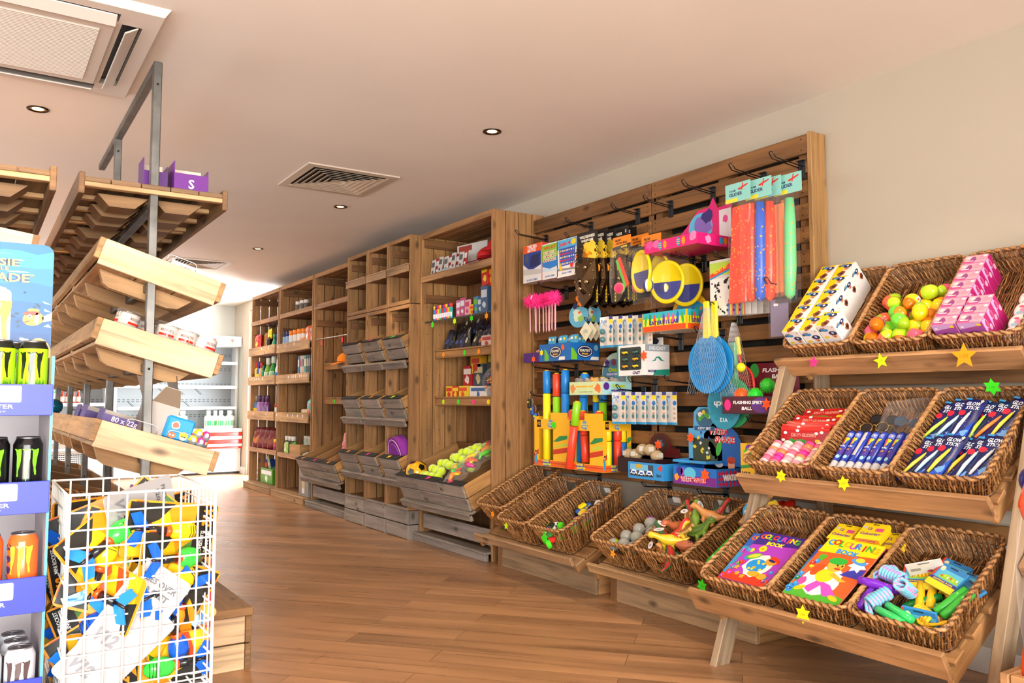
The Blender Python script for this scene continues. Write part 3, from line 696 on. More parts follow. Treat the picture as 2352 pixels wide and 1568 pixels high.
def slot(i, j, kind='tray'):
    (ox, oz), th = TIER[i][0], TIER[i][1]; return TR(ox, 2.166-.3235*j, oz) @ RY(-th) @ TR(-.0, 0, 0)
names = [['wicker tray basket of two purple colouring books, bottom tier left', 'wicker tray basket holding orange colouring book and crayon packs, bottom tier middle', 'wicker tray basket full of skipping ropes, bottom tier right'],
 ['wicker tray basket of red packets and pink tubs, middle tier left', 'wicker tray basket of blue glow tubes and sunglasses, middle tier centre', 'wicker tray basket heaped with navy glow stick packs, middle tier right'],
 ['wicker tray basket of yellow and white boxes, top tier left', 'wicker tray basket of plastic eggs, top tier centre', 'wicker tray basket of pink boxes, top tier right']]
stars = [[('y', .0, .045, 6, .001, 0), ('y', .0, .060, 6, .032, 0, -.026), None], [('y', -.03, .058, 6, .026, 10, -.022), ('y', .02, .05, 6, .028, -8, -.022), ('g', -.03, .115, 6, .032, 0, .455)],
 [('p', .0, .050, 5, .027, 10, -.052), ('l', .02, .045, 5, .032, -12, -.056), ('o', .02, .055, 5, .048, 0, -.060)]]
SL = {}
for i in range(3):
    for j in range(3):
        SL[i, j] = slot(i, j)
        s = stars[i][j] if (i, j) != (0, 0) else None
        basket('tray', SL[i, j], names[i][j], 'wicker tray baskets on the tiered stand', s, TIER[i][1] if (i, j) != (1, 2) else 20)

# ---- top left: yellow and white boxes
def kidface(m, Fr, cx, cy, r, z=.0006, cap='#23305f', flip=1):
    m.poly(ell(cx, cy-.15*r, .72*r, .85*r, 14), Fr, z, '#e9a878'); m.poly(ell(cx+flip*.1*r, cy-.55*r, .3*r, .16*r, 10), Fr, z+.0004, '#a52a20')
    m.poly(ell(cx-.25*r, cy-.12*r, .08*r, .12*r, 8), Fr, z+.0004, '#1c1a1a'); m.poly(ell(cx+.3*r, cy-.12*r, .08*r, .12*r, 8), Fr, z+.0004, '#1c1a1a')
    m.poly(ell(cx, cy+.5*r, 1.05*r, .62*r, 16), Fr, z+.0008, cap); m.poly(blob(cx, cy+.62*r, .3*r, 9, .3, random.Random(2)), Fr, z+.0012, '#cfd8ea')
def logo(m, Fr, cx, cy, w, col='#1787c9', z=.0006):
    R_ = random.Random(5); m.poly(rrect(cx-w*.3, cy+w*.12, cx+w*.25, cy+w*.32, w*.05), Fr, z, '#a58a72')
    for k in range(5): x = cx-w/2+w*(k+.5)/5; m.poly(ell(x, cy+R_.uniform(-.03, .03)*w, w*.10, w*.17, 9, R_.uniform(-.3, .3)), Fr, z+.0003+.0001*k, '#0d2f55' if k == 0 else col)
c = .084; hb = .150; m = MB('print', '#efe9e4'); m.box(0, -c/2, 0, c, c/2, hb, bev=.001)
top = frame((c/2, 0, hb), (0, -1, 0), (1, 0, 0)); fr_ = frame((0, 0, hb-.046), (0, -1, 0), (0, 0, 1)); rt = frame((c/2, -c/2, hb-.046), (1, 0, 0), (0, 0, 1))
h = c/2-.001; m.poly([(-h, -h), (-h, h), (h*.9, h), (h*.0, h*.2), (-h*.35, -h)], top, .0003, '#f7c800'); kidface(m, top, .012, .01, .019, .0006); logo(m, top, -.012, .026, .042, z=.0006); m.poly(blob(.0, -.028, .018, 11, .2, random.Random(1)), top, .0006, '#8b4a33'); m.poly(ell(.0, -.028, .008), top, .001, '#3b1d14')
logo(m, fr_, -.016, .02, .042); kidface(m, fr_, .02, -.005, .018); m.poly(ell(-.02, -.018, .012, .006), fr_, .0005, '#f4d01a'); m.txt('3+', fr_, .032, .034, h=.006, col='#333')
logo(m, rt, -.018, .022, .03); kidface(m, rt, .008, .012, .015); m.poly(blob(.022, -.02, .014, 11, .2, random.Random(1)), rt, .0006, '#8b4a33'); m.poly(ell(.022, -.02, .007), rt, .001, '#3b1d14')
for x, y in ((-.03, -.03), (-.01, .035), (.03, .036), (-.03, -.005)): m.poly(ell(x, y, .0016, n=6), rt, .0006, '#333')
me = m.mesh('carton'); BX = []
for cl in range(2):
    for r in range(5): BX.append((cl, r))
BX.append((2, 0))
for cl, r in BX:
    lab = ('yellow and white toy box, %s from the front in the %s row' % (ORD[r], ['left', 'middle'][cl])) if cl < 2 else 'yellow and white toy box alone at the right front corner of the basket'
    o = one('toy_box', me, lab, 'box', mw=SL[2, 0] @ TR(.024+r*.0855, .094-cl*.089, .014+(.016 if cl == 2 else 0)) @ RZ(U(-3, 3)), group='yellow and white toy boxes')

# ---- top centre: plastic eggs
def egg(c1, c2, clear, sticker):
    m = MB('gloss'); a, b = .036, .026
    def rr(z): t = z/a; return b*math.sqrt(max(0, 1-t*t))*(1-.13*t)
    P = [(max(rr(-a*cos(pi*i/12)), .0001), -a*cos(pi*i/12)) for i in range(13)]
    m.lathe(P[:8], 16, c1, 'gloss', cap=False); m.lathe([(rr(.25*a)+.0012, .22*a), (rr(.25*a)+.0012, .30*a)], 16, c1, 'gloss', cap=False)
    m2 = MB('gloss'); m2.lathe(P[7:], 16, c2, 'jelly' if clear else 'gloss', cap=False)
    if clear: m2.ball((0, 0, .012), .014, 8, 6, c1, 'matte')
    m3 = None
    if sticker:
        m3 = MB('print', '#e9e4dc'); Fr = wrap((0, 0, -.008), b*.985, 0); m3.band(-.014, -.009, .014, .011, Fr, .0016, n=5); m3.poly(rect(-.01, -.006, 0, .0), Fr, .0026, '#8a8a8a'); m3.poly(ell(.006, .004, .004), Fr, .0026, '#d8452e')
    return m.mesh('egg_base'), m2.mesh('egg_top'), (m3.mesh('sticker') if m3 else None)
EC = {'yellow': '#f2d21c', 'orange': '#f58a1a', 'green': '#6fd83c', 'pink': '#f0607e', 'lime': '#b9e02a', 'coral': '#f5704a'}
ks = list(EC); EG = []
sp = [(.05, .10, 0), (.05, .04, 0), (.055, -.02, 0), (.05, -.085, 0), (.10, .115, 0), (.105, .05, 0), (.11, -.01, 0), (.105, -.07, 0), (.10, -.12, 0), (.16, .09, 0), (.165, .025, 0), (.165, -.04, 0), (.16, -.105, 0), (.215, .06, 0), (.22, -.0, 0), (.22, -.065, 0), (.215, -.12, 0),
      (.275, .105, 0), (.30, -.04, 0), (.30, -.11, 0), (.085, .07, .045), (.09, -.03, .045), (.14, .0, .048), (.14, -.09, .045), (.20, -.03, .045), (.20, .045, .045), (.255, -.08, .04)]
seen = set()
for i, (x, y, z) in enumerate(sp):
    a, b = ks[(i*5+i//4) % 6], ks[(i*3+1) % 6]; clr = i % 3 != 1; a = a if a != b else ks[(ks.index(a)+1) % 6]
    k = (a, b, clr, i % 4 == 0); g = egg(EC[a], EC[b], clr, i % 4 == 0)
    where = 'resting on top of the others' if z else ('against the front edge' if x < .06 else 'at the back of the heap' if x > .25 else 'in the middle of the heap' if x > .13 else 'near the front')
    side = 'left' if y > .04 else 'right' if y < -.05 else 'centre'
    t = thing('plastic_egg', 'plastic egg, %s lower half and %s%s top, %s, %s' % (a, 'see-through ' if clr else '', b, where, side), 'egg', mw=SL[2, 1] @ TR(x+.005, y*.98, z+.062) @ RZ(U(0, 360)) @ RX(U(50, 110)) @ SCL(1.13), group='plastic eggs in the top tier basket')
    o = put('lower_half', g[0], t); put('upper_half', g[1], t)
    if g[2]: put('sticker', g[2], o)


# ---- top right: pink boxes and round tubs
w_, d_, h_ = .088, .046, .125; m = MB('print', '#d94b93'); m.box(0, -w_/2, 0, d_, w_/2, h_, bev=.001, cols={'-x': '#a4519c', '+z': '#f09aa8', '-y': '#c21f70', '+y': '#c21f70'})
top = frame((d_/2, 0, h_), (0, -1, 0), (1, 0, 0)); fr_ = frame((0, 0, h_-.039), (0, -1, 0), (0, 0, 1)); rt = frame((d_/2, -w_/2, h_-.039), (1, 0, 0), (0, 0, 1))
m.poly(rect(-.042, -.021, .0, -.008), top, .0003, '#e4407c'); m.poly(blob(-.008, .0, .013, 13, .3, random.Random(4)), top, .0006, '#8c3f7e'); m.poly(ell(-.026, .007, .011, .008), top, .0006, '#f8c8c8'); m.poly(rect(-.034, -.013, -.004, -.009), top, .0009, '#fbe3e6'); m.poly(blob(.022, .003, .012, 11, .35, random.Random(6)), top, .0006, '#e08aa2'); m.poly(ell(.033, .012, .007, .005), top, .0009, '#fff0e8')
m.poly([(-.043, .038), (.043, .038), (.02, .02), (-.043, .008)], fr_, .0003, '#c9a2d8'); m.poly(ell(.0, -.02, .021, .018), fr_, .0006, '#5b1f5a'); m.poly(ell(.003, -.017, .015, .012), fr_, .0009, '#8f2f86'); m.poly(ell(-.03, .02, .006, .004), fr_, .0006, '#f3e6f5'); m.poly(rect(.022, .02, .036, .03), fr_, .0006, '#ffd21c')
m.poly([(-.022, -.038), (-.022, .038), (.0, .038), (-.008, .0)], rt, .0003, '#d7b4e6'); m.poly(ell(-.004, .01, .009, .02), rt, .0006, '#f6dbe9'); m.poly(ell(-.004, .01, .0075, .018), rt, .0009, '#c9397c'); m.poly(ell(.012, -.018, .008, .013), rt, .0006, '#efb6d4')
me = m.mesh('carton')
for cl, n in ((0, 8), (1, 3)):
    for r in range(n):
        one('egg_surprise_box', me, 'pink and purple surprise box, %s from the front in the %s row' % (ORD[r], ['long left', 'short right'][cl]), 'box', mw=SL[2, 2] @ TR(.022+r*.0485, .092-cl*.094, .013), group='pink and purple boxes')
for k in range(6):
    t = thing('round_tub', 'clear pink round tub with a white and blue lid sticker, %s' % ['nearest the front edge', 'second from the front', 'third from the front', 'fourth from the front', 'fifth from the front', 'last, furthest back'][k], 'tub', mw=SL[2, 2] @ TR(.055+k*.062, -.108, .026) @ RY(-16) @ RZ(U(-10, 10)), group='clear pink round tubs')
    m = MB('jelly', '#e9b4cc'); m.lathe([(.027, -.012), (.034, -.008), (.036, .006)], 22); put('tub_base', m, t)
    m = MB('gloss', '#efd3e0'); m.lathe([(.038, .006), (.038, .015), (.034, .018), (.0001, .018)], 22); o = put('lid', m, t)
    m = MB('print'); F2 = frame((0, 0, .0185), (0, -1, 0), (1, 0, 0)); m.poly(ell(0, 0, .031), F2, 0, '#f3ece6'); m.poly(ell(-.006, -.012, .02, .009), F2, .0004, '#8fc9dd'); m.poly(blob(.0, .002, .014, 12, .4, random.Random(9)), F2, .0008, '#f28cb8'); m.poly(ell(-.012, .014, .009, .005), F2, .0008, '#d8557f'); put('lid_sticker', m, o)

# ---- middle left: pink tubs in rolls and red packets
pc = ['#f0aeb8', '#f3c9cc', '#e8708c', '#d9e6cf', '#f2a3b4', '#e83aa0', '#f6d9d2', '#f58a5c']
for r in range(5):
    for k in range(4):
        a = pc[(r*3+k*2) % 8]; b = pc[(r+k*3+1) % 8]
        t = thing('putty_tub', 'small pastel tub, %s roll from the left, %s' % (ORD[r], ['by the rim', 'second up', 'third up', 'uppermost'][k]), 'tub', mw=SL[1, 0] @ TR(.028+k*.038, .105-r*.052, .045) @ RY(90) @ RZ(U(0, 360)), group='small pastel tubs laid in rolls')
        m = MB('gloss', a); m.lathe([(.022, 0), (.0235, .002), (.0235, .022)], 16); put('tub_base', m, t)
        m = MB('gloss', b); m.lathe([(.0247, .022), (.0247, .034), (.022, .0365)], 16); put('lid', m, t)
def pillow(m, w, l, th, cf, nx=8, ny=10, crimp=.012):
    for sgn in (1, -1):
        rows = [[((i/ny)*l-l/2, (j/nx)*w-w/2, sgn*(th*max(0, (1-(2*j/nx-1)**4))**.5*max(0, 1-((2*i/ny-1))**6)**.5)+.0006*sgn*(1+((i*7+j*3) % 5))) for j in range(nx+1)] for i in range(ny+1)]
        if sgn < 0: rows = [r[::-1] for r in rows]
        m.grid(rows, cf=cf)
def dino(label, mw):
    m = MB('satin'); pillow(m, .235, .105, .006, lambda i, j: C('#b5161c') if i not in (0, 9) else C('#d92a22'))
    F2 = frame((0, 0, .0075), (0, -1, 0), (1, 0, 0))
    m.poly([(-.10, -.045), (.10, -.045), (.09, -.025), (.0, -.035), (-.09, -.02)], F2, .0004, '#f0a31e')
    m.poly([(-.075, -.004), (-.06, .012), (-.05, .002), (0, .006), (.05, -.002), (.075, -.014), (.04, -.026), (-.02, -.024), (-.06, -.014)], F2, .0008, '#2f8a2b')
    for k in range(9): m.poly(ell(-.045+k*.011, -.01+.004*(k % 2), .0022, n=6), F2, .0012, '#d8d23a')
    for x, y in ((-.09, .03), (-.03, .04), (.085, .035), (.1, -.0), (-.1, .0), (.06, .03)): m.poly(ell(x, y, .009, .006, 10), F2, .0008, '#f0f0ec')
    m.txt('DINO GLIDERS', F2, 0, .022, w=.12, col='#e8a08a', z=.0012, bold=.03); m.poly(rrect(.055, -.008, .078, .006, .004), F2, .0014, '#ffd81e')
    return one('glider_packet', m, label, 'packet', mw=mw, group='red toy glider packets')
dino('red glider packet with green dinosaur lying flat at the back', SL[1, 0] @ TR(.365, -.01, .035) @ RY(-4) @ RZ(3))
dino('red glider packet with green dinosaur, lying in front of the rearmost one', SL[1, 0] @ TR(.295, .005, .047) @ RY(-8) @ RZ(-3))
dino('red glider packet tilted up, its writing half hidden', SL[1, 0] @ TR(.245, .0, .048) @ RY(-30))
dino('red glider packet standing just behind the pink tubs', SL[1, 0] @ TR(.205, -.004, .045) @ RY(-48))
dino('red glider packet squeezed third from the pink tubs', SL[1, 0] @ TR(.225, .008, .045) @ RY(-38))

# ---- middle centre: glow tubes and sunglasses
for k in range(8):
    if k == 2: pass
    mw = SL[1, 1] @ TR(.028, .122-k*.0345, .034) @ RY(86) @ RZ(180+U(-25, 25))
    lab = 'blue tube with white ribbed end, %s from the left' % ORD[k] if k != 2 else 'blue tube turned to its plain pale back, third from the left'
    t = thing('glow_stick_tube', lab, 'tube', mw=mw, group='blue glow stick tubes')
    m = MB('gloss', '#1c2f86'); m.lathe([(.0155, .07), (.0155, .225), (.0145, .232)], 16, cf=lambda i, j: C('#2a3fa8') if i == 0 else C('#1a2a6a')); R_ = .0155
    Fr = wrap((0, 0, 0), R_, 0)
    if k == 2: m.band(-.012, .1, .012, .22, Fr, .0006, '#cfc8c4')
    else:
        m.band(-.016, .10, .016, .135, Fr, .0006, '#4b3a96'); m.poly(ell(.004, .088, .007, .009), Fr, .001, '#9fd0e6'); m.band(-.014, .195, .014, .216, Fr, .0006, '#7f8fe0'); m.poly(ell(.0, .206, .008, .006), Fr, .001, '#e8d2c8')
        for q, cc in enumerate(('#b8e02a', '#ffd21c', '#ff3f7a', '#ff8a1e')): m.poly([(-.002, .150), (.001, .150), (.010-.007*q+.002, .188), (.006-.007*q-.002, .190)], Fr, .0012+.0002*q, cc)
        m.txt('GLOW', Fr, 0, .143, w=.018, h=.008, col='#ffffff', z=.0022, bold=.04); m.txt('15', Fr, .0, .125, h=.008, col='#ffb01e', z=.0022, bold=.04)
    put('tube_body', m, t)
    m = MB('jelly', '#ece8ea'); m.lathe([(.0155 if q % 2 else .0140, .0+q*.0058) for q in range(13)], 16); put('ribbed_end', m, t)
def shades(label, mw, fc, lc):
    t = thing('sunglasses', label, 'sunglasses', mw=mw, group='sunglasses in the middle tier basket')
    fm = MB('metal', fc)
    for s in (-1, 1):
        P = [(s*.032+.026*cos(2*pi*i/8+pi/8)*1.0, .022*sin(2*pi*i/8+pi/8), 0) for i in range(8)]; fm.tube(P, .0011, 6, closed=True)
        fm.tube([(s*.058, .006, 0), (s*.066, .008, -.002), (s*.068, .0, -.06), (s*.067, -.01, -.11)], .0011, 6)
        l = MB('gloss', lc); l.face([(p[0], p[1], -.0005) for p in P]); put('lens', l, t)
    fm.tube([(-.007, .006, 0), (-.003, .011, .001), (.003, .011, .001), (.007, .006, 0)], .0011, 6); put('frame', fm, t)
shades('gold octagonal sunglasses with dark lenses, lying above the blue tubes', SL[1, 1] @ TR(.292, .05, .052) @ RZ(-84) @ RX(25), '#d9bd78', '#241a16')
shades('sunglasses with thin blue frame inside a clear bag', SL[1, 1] @ TR(.33, -.07, .05) @ RZ(-100) @ RX(15), '#3f7fd0', '#3a4a5a')
shades('sunglasses with black frame in the basket, behind the gold pair', SL[1, 1] @ TR(.35, .04, .045) @ RZ(-92) @ RX(12), '#26262a', '#1a1a20')
m = MB('film', '#ffffff'); pillow(m, .20, .20, .022, None, 10, 12); one('clear_plastic_bag', m, 'crinkled clear plastic bag over the blue sunglasses', 'bag', mw=SL[1, 1] @ TR(.345, -.06, .058) @ RY(-6) @ RZ(8))

# ---- middle right: glow stick packs
def glow(label, mw, sc, seed):
    R_ = random.Random(seed); t = thing('glow_stick_pack', label, 'packet', mw=mw, group='navy glow stick packs')
    m = MB('satin'); navy = C('#101c5c')
    pillow(m, .078, .205, .008, lambda i, j: tuple(x*R_.uniform(.7, 1.5) for x in navy), 6, 12)
    F2 = frame((0, 0, .0098), (0, -1, 0), (1, 0, 0))
    m.poly(rect(-.034, .092, -.012, .1), F2, .0003, '#2a8fd0'); m.txt('GLOW', F2, .002, .074, w=.052, h=.017, col='#f2f4fa', bold=.03, sh=.1); m.txt('STICK', F2, .006, .055, w=.048, h=.015, col='#f2f4fa', bold=.03, sh=.1)
    m.poly(blob(-.022, .03, .013, 12, .12, R_), F2, .0006, '#d8203a'); m.poly([(-.02, -.095), (.036, -.095), (.036, .0), (.012, -.05)], F2, .0005, '#1f55c8'); m.poly(blob(.02, -.06, .016, 10, .5, R_), F2, .0009, '#6fa8e8')
    for q in range(8): m.poly(starp(R_.uniform(-.035, .035), R_.uniform(-.09, .03), .0022, 4, .3), F2, .0009, '#e8efff')
    m.poly(starp(.027, .088, .008, 5, .5), F2, .0009, '#fff6d0'); put('foil_pack', m, t)
    m = MB('gloss', sc); a = R_.uniform(-.012, .012); m.tube([(-.080, .014+a, .012), (-.03, .004, .0155), (.026, -.010-a, .0145)], [.0045, .0065, .0045], 8); m.tube([(.026, -.010-a, .0145), (.036, -.012-a, .0145)], .0018, 6, '#f0f0f0'); put('glow_stick', m, t)
gc = [('yellow', '#f2dc4a'), ('pale blue', '#bfe0ee'), ('yellow', '#f7e04a'), ('orange', '#ffc23a'), ('pale blue', '#cfe6f0'), ('white', '#f2f2f2')]
for k in range(6): glow('navy glow stick pack with a %s stick, front row, %s from the left' % (gc[k][0], ORD[k]), SL[1, 2] @ TR(.125+.004*(k % 2), .115-k*.046, .05+.010*(k % 3)) @ RY(-7) @ RZ(-10+U(-5, 5)), gc[k][1], k)
gc = [('lime', '#c8e04a'), ('pale blue', '#bfe0ee'), ('silver', '#d8dce8'), ('lime', '#c8e04a'), ('orange', '#ff8a3a'), ('yellow', '#f2dc4a')]
for k in range(6): glow('navy glow stick pack with a %s stick, back row, %s from the left' % (gc[k][0], ORD[k]), SL[1, 2] @ TR(.315+.006*(k % 2), .118-k*.047, .055+.009*(k % 3)) @ RY(-9) @ RZ(-10+U(-6, 6)), gc[k][1], 20+k)

# ---- bottom left and middle: colouring books
def book(label, mw, bgt, bgb, title, tcols, seed, sun=False):
    t = thing('colouring_book', label, 'book', mw=mw, group='colouring books'); w, l = .205, .29
    m = MB('matte', '#ece9e2'); m.box(-l/2+.002, -w/2+.002, 0, l/2-.002, w/2-.002, .004); put('pages', m, t)
    m = MB('gloss', bgb); m.box(-l/2, -w/2, .004, l/2, w/2, .0048, bgb); m.box(-l/2, -w/2, -.0008, l/2, w/2, 0, bgb)
    F2 = frame((0, 0, .0048), (0, -1, 0), (1, 0, 0)); R_ = random.Random(seed); k = .0003
    m.poly(rect(-w/2, l*.30, w/2, l/2), F2, k, bgt); m.poly([(-w/2, l*.22), (w/2, l*.30), (w/2, l*.31), (-w/2, l*.31)], F2, k*.8, bgt)
    x = -w*.40
    for i, ch in enumerate(title): m.txt(ch, F2, x+w*.80*i/(len(title)-1), l*.40+.004*(i % 2), h=.028, col=tcols[i % len(tcols)], z=k*3, bold=.045)
    m.txt('BOOK', F2, .0, l*.285, w=w*.40, h=.022, col='#ffe01c' if not sun else '#2c8fe0', z=k*3, bold=.045)
    # ground, bubbles, and a cheerful cartoon child
    m.poly([(-w/2, -l/2), (w/2, -l/2), (w/2, -l*.36), (w*.1, -l*.30), (-w*.2, -l*.38), (-w/2, -l*.33)], F2, k*2, '#4fae2e' if sun else '#e8361c')
    for i in range(16 if not sun else 9):
        y = R_.uniform(-l*.45, l*.2); xx = -w/2+R_.uniform(.008, .03) if sun else R_.choice((-1, 1))*R_.uniform(w*.32, w*.46)
        m.poly(ell(xx, y, R_.uniform(.008, .014)), F2, k*3, R_.choice(('#e8361c', '#3fae3a', '#2c8fe0', '#ffd21c', '#c53ac0'))); m.poly(ell(xx-.003, y+.003, .002, n=6), F2, k*4, '#fff')
    oy = -.045
    if sun: # walking child with cap and rucksack
        m.poly(blob(-.012, oy-.01, .066, 18, .10, R_), F2, k*2.6, '#fff6e8')
        m.poly([(-.05, oy-.055), (-.02, oy-.07), (.0, oy-.03), (.03, oy-.07), (.075, oy-.06), (.03, oy-.02), (-.02, oy-.01)], F2, k*4, '#d84fc0'); m.poly(ell(.07, oy-.068, .02, .009, rot=-.3), F2, k*5, '#ffc21c'); m.poly(ell(-.06, oy-.06, .02, .01, rot=.6), F2, k*5, '#ffc21c')
        m.poly(ell(-.012, oy+.012, .032, .030), F2, k*5, '#ffd21c'); m.poly(ell(-.052, oy+.03, .018, .03, rot=-.3), F2, k*4, '#e8501c'); m.poly([(.0, oy+.02), (.05, oy+.0), (.072, oy+.008), (.05, oy+.014), (.01, oy+.034)], F2, k*6, '#f7b03a')
        m.poly(ell(-.002, oy+.062, .030, .027), F2, k*7, '#f9b040'); m.poly(ell(-.006, oy+.083, .033, .016, rot=.1), F2, k*8, '#2fae3a'); m.poly(ell(.01, oy+.05, .012, .004), F2, k*8, '#c8361c'); m.poly(ell(.003, oy+.066, .003, .005), F2, k*8, '#201a16'); m.poly(ell(.02, oy+.066, .003, .005), F2, k*8, '#201a16'); m.poly(ell(.012, oy+.058, .006), F2, k*8, '#ff8a2a')
        m.poly(starp(.065, oy+.085, .034, 7, .6), F2, k*3, '#f4f2f8'); m.poly(ell(.06, oy+.1, .03, .012, rot=-.2), F2, k*5, '#4f9ae0'); m.poly(ell(.06, oy+.108, .016, .010), F2, k*6, '#f0d23a'); m.poly([(.03, oy+.03), (w/2-.001, oy+.03), (w/2-.001, oy+.075), (.05, oy+.06)], F2, k*2.8, '#3a3aa8')
        m.poly(blob(-.07, oy+.085, .014, 12, .3, R_), F2, k*4, '#4fae2e'); m.poly(blob(-.07, oy-.03, .016, 12, .3, R_), F2, k*4, '#e04fa0')
    else:
        m.poly(blob(.005, oy+.0, .062, 18, .1, R_), F2, k*2.6, '#f6e6d8'); m.poly(ell(.0, oy-.0, .044, .036), F2, k*4, '#1f8fd8')
        for i in range(9): m.poly(ell(R_.uniform(-.03, .03), oy+R_.uniform(-.024, .024), .006), F2, k*5, '#ffd21c')
        m.poly(ell(.048, oy+.035, .026, .022), F2, k*6, '#ff9a2a'); m.poly(ell(.055, oy+.050, .026, .012, rot=-.3), F2, k*7, '#e8361c'); m.poly(ell(.048, oy+.038, .018, .006, rot=-.2), F2, k*8, '#20186a'); m.poly(ell(-.045, oy+.045, .034, .016, rot=.5), F2, k*5, '#3fae3a'); m.poly(ell(-.043, oy+.046, .026, .010, rot=.5), F2, k*6, '#ffd23a')
        m.poly(ell(.02, oy-.045, .03, .014), F2, k*6, '#ffa52a'); m.poly(ell(.06, oy-.05, .022, .016), F2, k*6, '#ffa52a'); m.poly(blob(-.035, .048, .018, 14, .2, R_), F2, k*4, '#ffd21c'); m.poly(ell(-.035, .046, .005, .003), F2, k*5, '#e8501c')
        for x_, y_ in ((-.075, oy-.03), (-.05, oy-.06), (-.02, oy-.07)): m.poly(starp(x_, y_, .014, 5), F2, k*5, '#ffa51e')
    put('printed_cover', m, t)
TC1 = ['#ff5a2a', '#ffd21c', '#3fae3a', '#e8361c', '#2c8fe0', '#c53ac0']
book('lower colouring book peeking out on the left of the purple one', SL[0, 0] @ TR(.185, .022, .060) @ RY(-1) @ RZ(3), '#2a5fc0', '#3a9ad0', 'COLOURING', TC1, 3)
book('top colouring book in the left basket, purple with a reclining cartoon child', SL[0, 0] @ TR(.185, -.015, .070) @ RY(-1) @ RZ(-2), '#3a2288', '#a83ac0', 'COLOURING', TC1, 4)
book('lower colouring book sticking out left of the orange one', SL[0, 1] @ TR(.172, .025, .070) @ RZ(2), '#2a5fc0', '#3a9ad0', 'COLOURING', TC1, 5)
book('colouring book with yellow top, orange ground and a walking cartoon child in a green cap', SL[0, 1] @ TR(.178, -.012, .088) @ RY(-3) @ RZ(-4) @ SCL(1.1, 1.1, 1), '#ffd81c', '#f0602a', 'COLOURING', ['#2c8fe0', '#e8361c', '#3fae3a', '#ffb01e', '#c53ac0'], 6, True)
for i, (x, y, z, r) in enumerate([(0.365, .055, 0.061, 5), (0.375, .06, 0.081, -3), (0.370, -.055, 0.061, 3), (0.385, -.05, 0.081, -4), (0.380, -.06, 0.101, 2), (0.390, -.12, 0.061, 10)]):
    m = MB('print', '#f5d61c'); m.box(-.045, -.047, 0, .045, .047, .018, bev=.001, cols={'-x': '#f08a1c'}); F2 = frame((0, 0, .018), (0, -1, 0), (1, 0, 0))
    m.txt('Colouring', F2, 0, -.018, w=.075, col='#6a2a9a', bold=.03); m.txt('12', F2, -.012, .012, h=.014, col='#6a2a9a', bold=.03); m.poly(rrect(.01, .0, .04, .018, .003), F2, .0005, '#e04f8a'); m.poly(ell(-.033, .018, .007), F2, .0005, '#c8c8d8'); m.poly(rrect(-.012, .034, .012, .039, .002), F2, .0006, '#5a4a10')
    F3 = frame((-.045, 0, .009), (0, -1, 0), (0, 0, 1)); m.txt('Colouring', F3, 0, 0, w=.06, h=.009, col='#6a2a9a', bold=.02)
    one('pencil_pack', m, 'yellow pack of twelve colouring pencils, %s' % ['lower of the left pair', 'upper of the left pair', 'lowest of the stack of three', 'middle of the stack of three', 'topmost of the stack of three', 'alone at the right side'][i], 'pack', mw=SL[0, 1] @ TR(x, y, z) @ RZ(r), group='yellow pencil packs')

# ---- bottom right: skipping ropes and card packs
def rope(label, mw, hc, rc1, rc2, n=1, hang=.0, tagged=False):
    t = thing('skipping_rope', label, 'skipping rope', mw=mw, group='bundled skipping ropes')
    for k, (dx, dy, a) in enumerate(((0, 0, 0), (.0, .030, 3))):
        m = MB('gloss', hc); P = [(.0, 0, 0), (.004, 0, 0), (.05, 0, 0), (.09, 0, 0), (.118, 0, 0), (.122, 0, 0)]; m.at(TR(dx, dy, k*.006) @ RZ(a)); m.tube(P, [.008, .0135, .0155, .013, .0125, .007], 12); put('handle', m, t)
    m = MB('matte')
    for q in range(2):
        R_ = random.Random(q); m.tube([(.13+.05*sin(pi*i/10)+.004*q, .015+.05*(i-5)/5*(1 if q % 2 else .8), .004+.006*q+.008*sin(pi*i/10)) for i in range(11)]+[(.12-.02*q/5, .06, .0)], .0055, 6, cf=lambda i, j, q=q: rc1 if (i+j+q) % 3 else rc2)
    # wrapped coil
    for q in range(7): m.tube([(.150+.0*q, -.03+q*.0125+.014*cos(2*pi*i/12)*.2, .012+.022*sin(2*pi*i/12)) if False else (.155+.021*cos(2*pi*i/12), -.032+q*.0115, .012+.018*sin(2*pi*i/12)) for i in range(12)], .006, 6, closed=True, cf=lambda i, j: rc1 if (i+j) % 3 else rc2)
    put('coiled_cord', m, t)
    if tagged:
        g = MB('print', '#f2efe9'); g.box(-.001, -.055, 0, .001, .055, .075, bev=.0003); Fr = frame((-.001, 0, .037), (0, -1, 0), (0, 0, 1)); g.poly(rrect(-.018, .025, .018, .030, .002), Fr, .0006, '#555')
        for q in range(14): g.poly(rect(-.045+q*.0022, -.012, -.045+q*.0022+.001, .004), Fr, .0006, '#333')
        g.poly(ell(.01, -.024, .008), Fr, .0006, '#d04a6a'); g.poly(rect(.02, -.03, .045, -.02), Fr, .0006, '#f2c21c'); o = put('header_card', g, t, (.14, .01, .03), (0, rad(-25), rad(12)))
rope('skipping rope with purple handles and pink-blue cord, topmost at the left', SL[0, 2] @ TR(.135, .185, .112) @ RZ(-88) @ RY(6) @ RX(-60), '#7a2ac8', '#7ad0e8', '#e09ad0')
rope('skipping rope with purple handles lower down by the left rim', SL[0, 2] @ TR(.045, .125, .06) @ RY(-14) @ RZ(-14), '#6f28b8', '#7ad0e8', '#c88ad8')
rope('skipping rope with green handles crossing the front of the basket', SL[0, 2] @ TR(.035, -.045, .085) @ RZ(66) @ RY(3), '#38c868', '#6fc8e0', '#e0a0d0')
rope('skipping rope with yellow cord and green handles at the right rim', SL[0, 2] @ TR(.215, -.135, .085) @ RZ(150) @ RY(10), '#3cb83c', '#ffc81c', '#f0a81c', tagged=False)
